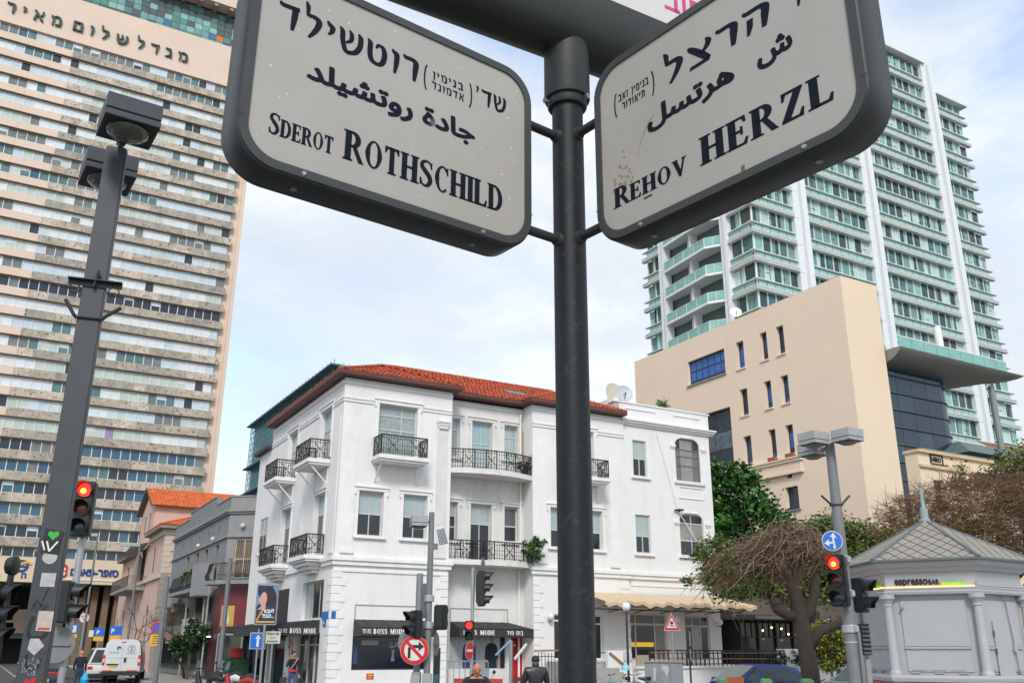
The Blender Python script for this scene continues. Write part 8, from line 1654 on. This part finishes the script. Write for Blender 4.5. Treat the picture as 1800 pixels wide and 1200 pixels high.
# white van
vn = thing('delivery_van', 'white panel van seen from behind with blue and grey logos, in the side street', 'van', (-21.95, 54.4, 0), SRZ-radians(12)); hw, Lv, Hv = 1.0, 5.4, 2.34
sec = [(-hw, .55), (-hw-.02, 1.1), (-hw+.03, 1.6), (-hw+.12, 2.12), (-hw+.24, Hv-.06), (-hw+.4, Hv), (hw-.4, Hv), (hw-.24, Hv-.06), (hw-.12, 2.12), (hw-.03, 1.6), (hw+.02, 1.1), (hw, .55)]
b = MB(); k = len(sec); st2 = [(0, 1, 0), (.12, 1, 0), (3.6, 1, 0), (4.3, .92, -.5), (4.6, .9, -1.15), (5.3, .8, -1.35)]; vs = []
for y, sc_, dz in st2: vs += [(x*sc_, y, min(z, Hv+dz) if dz else z) for x, z in sec]
b.add(vs, [tuple(range(k)), tuple(range(6*k-1, 5*k-1, -1))]+[(j*k+i, j*k+(i+1) % k, (j+1)*k+(i+1) % k, (j+1)*k+i) for j in range(5) for i in range(k)]); b.obj('body', whitep, vn, smooth=30)
FV = Face((0, 0), (1, 0))
for s0, s1 in ((-.90, -.005), (.005, .90)):
    b = MB(FV); b.add([FV(x, z, .0) for x, z in ((s0, .66), (s1, .66), (s1, 2.1), (s0+(.08 if s0 < -.5 else 0), 2.1))]+[FV(x, z, .03) for x, z in ((s0, .66), (s1, .66), (s1, 2.1), (s0+(.08 if s0 < -.5 else 0), 2.1))], [(4, 5, 6, 7)]+[(i, (i+1) % 4, (i+1) % 4+4, i+4) for i in range(4)]); b.obj('rear_door', whitep, vn, bevel=.01)
b = MB(FV); b.box(-.8, .8, 1.36, 1.42, .031, .045); b.obj('door_crease', whitep, vn); b = MB(FV); b.box(.12, .25, 1.12, 1.36, .031, .06); b.obj('door_handle', plk, vn); b = MB(FV); b.box(-.75, -.15, .98, 1.04, .031, .08); b.obj('plate_light', plk, vn)
b = MB(FV); b.box(-.62, -.2, .84, .96, .031, .045); b.obj('number_plate', plm, vn)
for s_ in (-.93, .93):
    b = MB(FV); b.box(s_-.07, s_+.07, .95, 1.5, .0, .05); o = b.obj('tail_lamp', tail, vn, bevel=.01); b = MB(FV); b.box(s_-.055, s_+.055, 1.12, 1.3, .051, .056); b.obj('reverse_lamp', headl, o)
    wheel(vn, s_*.95, 1.0, .34, .24); wheel(vn, s_*.95, 4.5, .34, .24)
b = MB(FV); b.box(-1.0, 1.0, .42, .64, -.1, .10); b.obj('rear_bumper', plk, vn, bevel=.02)
for s_ in (-.7, .6): b = MB(FV); b.box(s_-.25, s_+.25, .655, .71, .031, .05); b.obj('reflector_strip', M('orange_reflector', (.75, .12, .02), r=.4), vn)
b = MB(FV); b.box(-.1, .14, 2.17, 2.22, -.0, .03); b.obj('brake_lamp', tail, vn)
vb = M('van_blue', (.03, .09, .30), r=.5); vg = M('van_grey', (.18, .22, .25), r=.5)
b = MB(FV); ring_band(b, FV, circ(.21, 24, .45, 1.84), circ(.17, 24, .45, 1.84), .031, .034); b.obj('round_logo', vg, vn); text('Z', .24, stk_b, vn, FV(.375, 1.755, .032), FV.x, FV.n, bold=.006, ext=.001, name='letters')
b = MB(FV); disc(b, FV, -.20, 1.86, .12, .031, 16, .003); b.obj('van_logo', vb, vn); b = MB(FV); disc(b, FV, -.17, 1.80, .06, .035, 12, .002); b.obj('van_logo_mark', whitep, vn)
text('אלקטרו'[::-1], .17, vg, vn, FV(-.68, 1.58, .032), FV.x, FV.n, bold=.004, wd=.5, ext=.001, name='letters'); b = MB(FV); b.box(.18, .75, 1.60, 1.63, .031, .033); b.box(.25, .7, 1.52, 1.54, .031, .033); b.obj('van_print', vg, vn)
b = MB(FV); [b.bar((x, .3, Hv-.02), (x, 3, Hv-.02), .05) for x in (-.6, .6)]; b.obj('roof_rail', plk, vn)
# scooters and bicycles
def scooter(label, loc, rz, paint, group='parked scooters'):
    r = thing('motor_scooter', label, 'scooter', loc, rz, group)
    b = MB(); b.tube([(0, -.75, .62), (0, -.4, .72), (0, -.05, .66), (0, .02, .38), (0, .4, .34), (0, .55, .6), (0, .62, .95)], [.12, .19, .15, .13, .12, .13, .08], 10); b.obj('body', paint, r, smooth=50)
    b = MB(); b.tube([(0, -.75, .80), (0, -.4, .84), (0, .0, .78)], [.1, .14, .1], 8); b.obj('seat', black, r, smooth=50)
    b = MB(); b.tube([(-.33, .55, 1.06), (-.15, .6, 1.04), (.15, .6, 1.04), (.33, .55, 1.06)], .018, 6); b.obj('handlebar', black, r)
    for sx in (-1, 1): b = MB(); b.tube([(sx*.2, .6, 1.05), (sx*.3, .62, 1.25)], .007, 5); b.lathe([(.01, -.01), (.055, 0), (.01, .01)], (sx*.31, .62, 1.28), 10, 'y'); b.obj('mirror', black, r)
    b = MB(); b.add([(-.17, .68, 1.0), (.17, .68, 1.0), (.13, .58, 1.38), (-.13, .58, 1.38)], [(0, 1, 2, 3)]); b.obj('windshield', skyg, r, recalc=False)
    for y in (-.62, .72): b = MB(); b.lathe([(.12, -.05), (.24, -.05), (.25, 0), (.24, .05), (.12, .05)], (0, y, .25), 18, 'x'); b.obj('wheel', tyre, r, smooth=40)
    b = MB(); b.lathe([(.01, -.03), (.07, 0)], (0, .74, .86), 12, 'y'); b.obj('headlight', headl, r); return r
scooter('dark scooter parked left by the maroon shopfront', (-12.9, 41.5, 0), radians(70), plk); scooter('white scooter parked just right of the dark scooter', (-11.9, 41.2, 0), radians(60), whitep); scooter('dark scooter with red plate under the blue one way sign', (-10.4, 37.4, 0), radians(75), M('scooter_red', (.3, .02, .02), r=.3))
scooter('black and white scooter between the red bench and the stair railing', (-.35, 25.6, 0), radians(35), whitep)
def bicycle(label, loc, rz, paint, group='parked bicycles', wheels_=True):
    r = thing('bicycle', label, 'bicycle', loc, rz, group)
    for y in (-.52, .52): b = MB(); b.tube([(0, y+.33*cos(a), .34+.33*sin(a)) for a in [i*2*pi/24 for i in range(25)]], .016, 6, cap=False); [b.tube([(0, y, .34), (0, y+.32*cos(a), .34+.32*sin(a))], .002, 3, cap=False) for a in [i*pi/6 for i in range(12)]]; b.obj('wheel', tyre, r, recalc=False)
    b = MB()
    for p, q in (((-.52, .34), (-.08, .3)), ((-.08, .3), (-.2, .82)), ((-.2, .78), (-.52, .34)), ((-.2, .72), (.36, .8)), ((-.08, .3), (.38, .72)), ((.34, .95), (.4, .7)), ((.4, .7), (.52, .34))): b.tube([(0, *p), (0, *q)], .018, 7)
    b.obj('frame', paint, r); b = MB(); b.tube([(-.28, .28, 1.05), (-.1, .36, 1.0), (.1, .36, 1.0), (.28, .28, 1.05)], .013, 6); b.obj('handlebar', black, r); b = MB(); b.tube([(0, -.34, .9), (0, -.1, .93)], [.07, .03], 8); b.obj('saddle', black, r); return r
for i, (x, y, rz) in enumerate(((3.55, 31.5, 60), (4.0, 31.2, 85), (4.3, 31.8, 40))): bicycle(('left', 'middle', 'right')[i]+'most of three bicycles parked left of the grey utility cabinet', (x, y, .08), radians(rz), (M('bike_teal', (.05, .3, .35), r=.3), M('bike_white', (.5, .5, .5), r=.3), M('bike_dark', (.03, .04, .07), r=.3))[i])
hm_ = thing('cycle_helmet', 'pale teal helmet hanging on the bicycle handlebar', 'helmet', (3.72, 31.3, 1.25)); b = MB(); b.lathe([(.15, 0), (.15, .05), (.12, .12), (.06, .17), (.01, .18)], n=14); b.obj('shell', M('helmet_teal', (.18, .5, .6), r=.25), hm_, smooth=50)
gbk = M('bike_green', (.03, .50, .06), r=.35)
for i, (x, y, rz) in enumerate(((6.0, 24.4, 95), (7.0, 24.0, 80), (8.05, 24.2, 88))):
    g_ = bicycle(('leftmost', 'middle', 'rightmost')[i]+' of three green rental bicycles before the blue car', (x, y, .14), radians(rz), gbk)
    b = MB(); b.xyz(-.16, .16, .52, .8, .84, 1.02); b.obj('basket', M('basket_grey', (.2, .2, .19), r=.6), g_); b = MB(); b.xyz(-.1, .1, .56, .78, 1.021, 1.06); b.obj('basket_lid', gbk, g_)
# benches and planter
redw = M('red_bench_slat', (.38, .045, .025), r=.5, var=.25, scale=3); owd = M('orange_brown_wood', (.34, .085, .02), r=.5, var=.3, scale=4)
def bench(label, loc, rz, w, mat, zt=1.15, group='red street benches'):
    r = thing('bench', label, 'bench', loc, rz, group); n = 4
    for k in range(n): b = MB(); b.xyz(-w/2, w/2, .18, .21, zt-.13*(k+1), zt-.13*k-.025); b.obj('backrest_slat', mat, r)
    for k in range(4): b = MB(); b.xyz(-w/2, w/2, -.25+k*.11, -.16+k*.11, .45, .48); b.obj('seat_slat', mat, r)
    for sx in (-1, 1): b = MB(); b.bar((sx*w*.38, .22, zt-.1), (sx*w*.38, .16, 0), .05); b.bar((sx*w*.38, .2, .44), (sx*w*.38, -.25, .44), .05); b.bar((sx*w*.38, -.22, .44), (sx*w*.38, -.25, 0), .05); b.obj('leg', iron, r)
    return r
bench('red slatted bench behind the bald man', (-.78, 22.5, .12), radians(-6), 1.15, redw, 1.12); bench('dark red bench left of the man in the leather jacket', (.42, 24.6, .12), radians(-14), .85, M('dark_red_wood', (.12, .02, .018), r=.5), 1.1)
pl_ = thing('wooden_planter', 'orange brown wooden planter box in front of the blue car', 'planter', (5.55, 24.0, .12), radians(-12))
for k in range(4): b = MB(); b.xyz(-.22+k*.11, -.22+k*.11+.1, -.22, -.18, 0, 1.12); b.obj('plank', owd, pl_)
b = MB(); b.xyz(-.2, .2, -.179, .2, 0, 1.08); b.obj('box', owd, pl_)
gr = thing('stair_handrail', 'steel post with slanted blue and silver handrail above the scooter', 'handrail', (0.0, 25, 0)); b = MB(); b.lathe([(.045, 0), (.045, 2.08)], n=10); b.obj('post', galv, gr); b = MB(); b.bar((0, 0, 2.1), (-.4, 0, 1.72), .045); b.obj('rail', M('rail_blue', (.2, .35, .5), r=.4), gr); b = MB(); b.bar((.1, .3, 1.62), (.42, .8, 2.0), .05); b.obj('lower_rail', swh, gr)
fr_ = thing('crowd_barrier', 'grey metal mesh barrier below the poster window', 'barrier', (-1.75, 27, 0), radians(-4)); b = MB(); [b.bar((x, 0, .1), (x, 0, 1.55), .02) for x in [i*.16 for i in range(8)]]; b.bar((0, 0, 1.55), (1.12, 0, 1.55), .04); b.bar((0, 0, .2), (1.12, 0, .2), .04); b.obj('frame', galv, fr_)
rr_ = thing('entrance_railing', 'black iron railing with wooden handrail beside the red cabinet door', 'railing', wl(9.9, -2.3, 0), radians(29.1)); b = MB(); [b.bar((x, 0, .2), (x, 0, 1.75), .022) for x in [-1.6+i*.16 for i in range(18)]]; [b.bar((-1.6, 0, z), (1.2, 0, z), .03) for z in (.3, 1.6)]; b.obj('bars', iron, rr_); b = MB(); b.bar((-1.8, 0, 1.82), (.6, 0, 1.87), .07); b.obj('handrail', MATS['wood_rail'], rr_)
ns = thing('news_stand', 'green display stand with red box outside the maroon shop', 'stand', (-13.6, 47.5, .13), radians(20)); b = MB(); b.xyz(-.7, .7, -.3, .3, 0, 1.3); b.obj('body', M('stand_green', (.008, .05, .02), r=.5), ns, bevel=.02); b = MB(); b.xyz(-.25, .3, -.36, .2, 1.3, 1.75); b.obj('red_box', M('stand_red', (.28, .012, .02), r=.5), ns, bevel=.03)
# ================================================================ people
def person(label, loc, rz, J, cloth, R_=None, hair='short', extras=None, group=None):
    """J = joint positions (x right, y forward, z up); body is one skinned surface"""
    root = thing('person', label, 'person', loc, rz, group)
    order = ['pelvis', 'waist', 'chest', 'neck', 'head0', 'head1', 'shL', 'elL', 'wrL', 'hdL', 'shR', 'elR', 'wrR', 'hdR', 'hiL', 'knL', 'anL', 'toL', 'hiR', 'knR', 'anR', 'toR']
    par = {'waist': 'pelvis', 'chest': 'waist', 'neck': 'chest', 'head0': 'neck', 'head1': 'head0', 'shL': 'chest', 'elL': 'shL', 'wrL': 'elL', 'hdL': 'wrL', 'shR': 'chest', 'elR': 'shR', 'wrR': 'elR', 'hdR': 'wrR', 'hiL': 'pelvis', 'knL': 'hiL', 'anL': 'knL', 'toL': 'anL', 'hiR': 'pelvis', 'knR': 'hiR', 'anR': 'knR', 'toR': 'anR'}
    rad = {'pelvis': .15, 'waist': .14, 'chest': .165, 'neck': .055, 'head0': .072, 'head1': .07, 'sh': .075, 'el': .052, 'wr': .034, 'hd': .03, 'hi': .095, 'kn': .062, 'an': .042, 'to': .035}
    if R_: rad.update(R_)
    me = bpy.data.meshes.new('body'); me.from_pydata([J[n] for n in order], [(order.index(par[n]), order.index(n)) for n in order if n in par], [])
    o = bpy.data.objects.new('body', me); COL.objects.link(o)
    sk = o.modifiers.new('s', 'SKIN'); sk.use_smooth_shade = True; ss = o.modifiers.new('u', 'SUBSURF'); ss.levels = 2; ss.render_levels = 2
    for i, n in enumerate(order):
        r = rad.get(n) or rad[n[:2]]; sv = me.skin_vertices[0].data[i]; sv.radius = (r, r*(.72 if n in ('pelvis', 'waist', 'chest') else 1)); sv.use_root = (i == 0)
    dg = bpy.context.evaluated_depsgraph_get(); dg.update(); m2 = bpy.data.meshes.new_from_object(o.evaluated_get(dg)); bpy.data.objects.remove(o)
    segs = []
    for n in order:
        if n in par:
            z = 'torso' if n in ('waist', 'chest') else 'head' if n in ('head0', 'head1') else 'torso' if n == 'neck' else 'hand' if n[:2] == 'hd' else 'shoe' if n[:2] == 'to' else 'leg' if n[:2] in ('hi', 'kn', 'an') else 'arm'
            segs.append((Vector(J[par[n]]), Vector(J[n]), z))
    keys = ['torso', 'arm', 'leg', 'shoe', 'head', 'neck', 'hand']; m2.materials.clear()
    for k in keys: m2.materials.append(cloth[k])
    for p in m2.polygons:
        c = p.center; best = None
        for a, d, z in segs:
            ab = d-a; t = max(0, min(1, (c-a).dot(ab)/max(1e-6, ab.length_squared))); q = (c-(a+ab*t)).length
            if best is None or q < best[0]: best = (q, z)
        p.material_index = keys.index(best[1]); p.use_smooth = True
    m2.name = 'body'; ob = bpy.data.objects.new('body', m2); COL.objects.link(ob); ob.parent = root
    H0, H1 = Vector(J['head0']), Vector(J['head1']); fw_ = Vector(J.get('face', (0, 1, 0))).normalized(); up = (H1-H0).normalized(); rt = fw_.cross(up).normalized(); hc = (H0+H1)/2
    b = MB(); b.add([hc+rt*(.083*sin(i*pi/9)*cos(j*pi/8))+fw_*(.093*sin(i*pi/9)*sin(j*pi/8))+up*(.012+.118*cos(i*pi/9)) for i in range(10) for j in range(16)], [(i*16+j, i*16+(j+1) % 16, (i+1)*16+(j+1) % 16, (i+1)*16+j) for i in range(9) for j in range(16)]); b.obj('face', cloth['head'], root, smooth=True)
    b = MB(); b.tube([hc+fw_*.085+up*.02, hc+fw_*.112-up*.02, hc+fw_*.09-up*.03], [.008, .015, .008], 6); b.obj('nose', cloth['head'], root, smooth=True)
    for s in (-1, 1):
        b = MB(); b.lathe([(.004, -.008), (.012, 0), (.004, .008)], hc+fw_*.084+rt*s*.032+up*.022, 8, 'y'); b.obj('eye', stk_b, root)
        b = MB(); b.tube([hc+rt*s*.084-up*.025, hc+rt*s*.094+up*.0, hc+rt*s*.084+up*.025], [.01, .016, .01], 6); b.obj('ear', cloth['head'], root, smooth=True)
    b = MB(); b.bar(hc+fw_*.085-rt*.02-up*.05, hc+fw_*.085+rt*.02-up*.05, .01); b.obj('mouth', M('lips', (.25, .08, .07), r=.5), root)
    if hair:
        n1 = 10; b = MB(); vs = []; fs = []
        for i in range(n1):
            for j in range(16):
                ph = pi*.66*i/(n1-1); th = 2*pi*j/16; R2 = .104; d = up*cos(ph)+(rt*cos(th)+fw_*sin(th))*sin(ph)
                lim_ = 1 if not (d.dot(fw_) > .35 and d.dot(up) < .45) else .86
                vs.append(hc+up*.036-fw_*.008+d*R2*lim_)
        for i in range(n1-1):
            for j in range(16): fs.append((i*16+j, i*16+(j+1) % 16, (i+1)*16+(j+1) % 16, (i+1)*16+j))
        b.add(vs, fs); 
        b.obj('hair', hairm, root, smooth=True)
        if hair == 'long': b = MB(); b.tube([hc-fw_*.06+up*.0, hc-fw_*.1-up*.12, hc-fw_*.1-up*.24], [.07, .06, .03], 10); b.obj('ponytail', hairm, root, smooth=True)
    for s in 'LR':                                           # five separate fingers
        W_, D_ = Vector(J['wr'+s]), Vector(J['hd'+s]); d = (D_-W_).normalized(); sd_ = d.cross(Vector((0, 1, .1))).normalized(); b = MB()
        for k in range(4): o_ = sd_*(k-1.5)*.019; L_ = (.062, .072, .066, .05)[k]; p = D_+o_; b.tube([p-d*.01, p+d*L_*.5+Vector((0, .01, 0)), p+d*L_*.95+Vector((0, .028, 0))], [.0095, .009, .007], 6)
        p = W_+(D_-W_)*.5-sd_*.02; b.tube([p, p+d*.03-sd_*.03, p+d*.06-sd_*.035], [.012, .011, .008], 6); b.obj('fingers', cloth['hand'], root, smooth=True)
    if extras: extras(root, J)
    return root
def stand(h=1.0, **kw):
    J = {'pelvis': (0, 0, .95), 'waist': (0, 0, 1.1), 'chest': (0, .0, 1.32), 'neck': (0, .0, 1.50), 'head0': (0, .015, 1.59), 'head1': (0, .02, 1.68), 'shL': (-.19, 0, 1.42), 'elL': (-.25, -.03, 1.13), 'wrL': (-.24, .06, .90), 'hdL': (-.24, .08, .82), 'shR': (.19, 0, 1.42), 'elR': (.25, -.03, 1.13), 'wrR': (.24, .06, .90), 'hdR': (.24, .08, .82),
         'hiL': (-.095, 0, .88), 'knL': (-.11, .05, .50), 'anL': (-.11, -.02, .09), 'toL': (-.12, .13, .035), 'hiR': (.095, 0, .88), 'knR': (.11, .05, .50), 'anR': (.11, -.02, .09), 'toR': (.12, .13, .035)}
    J.update(kw); f = J.pop('face', None); J = {k: tuple(c*h for c in v) for k, v in J.items()}
    if f: J['face'] = f
    return J
leather = M('leather_jacket', (.012, .014, .018), r=.38, var=.2, scale=5, bump=.3, bscale=20); hoodie = M('black_hoodie', (.014, .015, .02), r=.85, var=.15); jeans = M('jeans', (.04, .07, .14), r=.85, var=.2); trous = M('dark_trousers', (.02, .02, .025), r=.85); shoe = M('shoe', (.02, .02, .02), r=.6); skin2 = M('skin_red', (.50, .20, .12), r=.5, var=.08)
def cl_(t, l, sk=skin): return {'torso': t, 'arm': t, 'leg': l, 'shoe': shoe, 'head': sk, 'neck': sk, 'hand': sk}
def ex_jacket(r, J):
    b = MB(); b.lathe([(.085, 1.47), (.09, 1.53), (.075, 1.55)], (0, 0, 0), 14); b.obj('collar', leather, r, smooth=50)
person('man in a black leather jacket seen from behind with short dark hair', (.60, 23.4, 0), radians(8), stand(.975, shL=(-.22, 0, 1.42), shR=(.22, 0, 1.42), elL=(-.30, .02, 1.15), elR=(.30, .02, 1.15), wrL=(-.26, .16, .95), wrR=(.26, .16, .95), hdL=(-.25, .2, .88), hdR=(.25, .2, .88), head0=(-.01, .03, 1.59), face=(-.35, 1, 0)), cl_(leather, trous), {'chest': .20, 'sh': .10, 'el': .075, 'waist': .17}, 'short', ex_jacket)
def ex_hood(r, J): b = MB(); b.tube([(-.14, .14, 1.26), (-.07, .06, 1.33), (.07, .06, 1.33), (.14, .14, 1.26)], [.04, .06, .06, .04], 8); b.obj('hood', hoodie, r, smooth=True)
person('bald man in black hoodie leaning forward in front of the red bench', (-.72, 20.0, 0), radians(186), stand(.925, waist=(0, .05, 1.10), chest=(0, .18, 1.28), neck=(0, .25, 1.43), head0=(0, .31, 1.54), head1=(0, .345, 1.63), shL=(-.21, .2, 1.34), shR=(.21, .2, 1.34), elL=(-.34, .28, 1.10), elR=(.34, .28, 1.10), wrL=(-.2, .48, .98), wrR=(.2, .48, .98), hdL=(-.14, .54, .96), hdR=(.14, .54, .96), face=(0, 1, -.25)), cl_(hoodie, trous, skin2), {'chest': .20, 'sh': .10, 'el': .08, 'waist': .18}, None, ex_hood)
def ex_woman(r, J):
    b = MB(); b.lathe([(.165, .93), (.17, .99), (.16, 1.01)], n=16); b.obj('red_hem', M('red_shirt', (.5, .02, .03), r=.8), r)
    b = MB(); b.tube([(-.14, .06, 1.42), (-.05, .16, 1.25), (.12, .14, 1.02)], .018, 6); b.tube([(-.14, -.02, 1.42), (.0, -.15, 1.25), (.14, -.1, 1.02)], .018, 6); b.obj('bag_strap', M('tan_strap', (.4, .28, .2), r=.7), r)
    b = MB(); b.xyz(.1, .13, .12, .14, 1.58, 1.70); b.obj('phone', black, r)
person('woman in black top and jeans walking with a phone at her ear', (-8.02, 35.6, .13), radians(205), stand(.93, shR=(.17, 0, 1.42), elR=(.27, .1, 1.2), wrR=(.13, .16, 1.48), hdR=(.11, .13, 1.56), knL=(-.1, .14, .52), anL=(-.1, .2, .1), toL=(-.1, .34, .06), knR=(.1, -.02, .5), anR=(.1, -.2, .1), toR=(.1, -.08, .035), face=(-.3, 1, 0)), cl_(M('black_top', (.012, .014, .022), r=.8), jeans), {'chest': .145, 'sh': .062, 'waist': .12}, 'long', ex_woman)
hb_ = thing('handbag', 'small dark bag carried by the woman on the phone', 'bag', (-8.32, 35.5, .9)); b = MB(); b.xyz(-.12, .12, -.05, .05, -.25, -.02); b.obj('body', M('bag_dark', (.03, .02, .02), r=.5), hb_, bevel=.02); b = MB(); b.tube([(-.08, 0, -.02), (-.04, 0, .12), (.04, 0, .12), (.08, 0, -.02)], .01, 6); b.obj('handle', black, hb_)
person('man in dark sweater and jeans walking towards the white van with a bag', (-19.6, 44.0, 0), radians(20), stand(1.0, knR=(.1, .12, .5), toR=(.12, .28, .04), anR=(.1, .14, .1)), cl_(M('dark_sweater', (.012, .014, .03), r=.9), jeans, skin2), {'chest': .18, 'waist': .16}, None)
bb = thing('plastic_bag', 'bright blue plastic bag carried by the walking man', 'bag', (-19.25, 43.85, .82)); b = MB(); b.lathe([(.03, .0), (.10, -.12), (.19, -.3), (.17, -.45), (.05, -.5)], n=9); b.obj('bag_body', M('blue_plastic', (.03, .42, .70), r=.35, var=.2, scale=14, bump=.5, bscale=12), bb, smooth=30); b = MB(); b.tube([(-.03, 0, -.03), (0, 0, .06), (.03, 0, -.03)], .008, 5); b.obj('handle', MATS['blue_plastic'], bb)
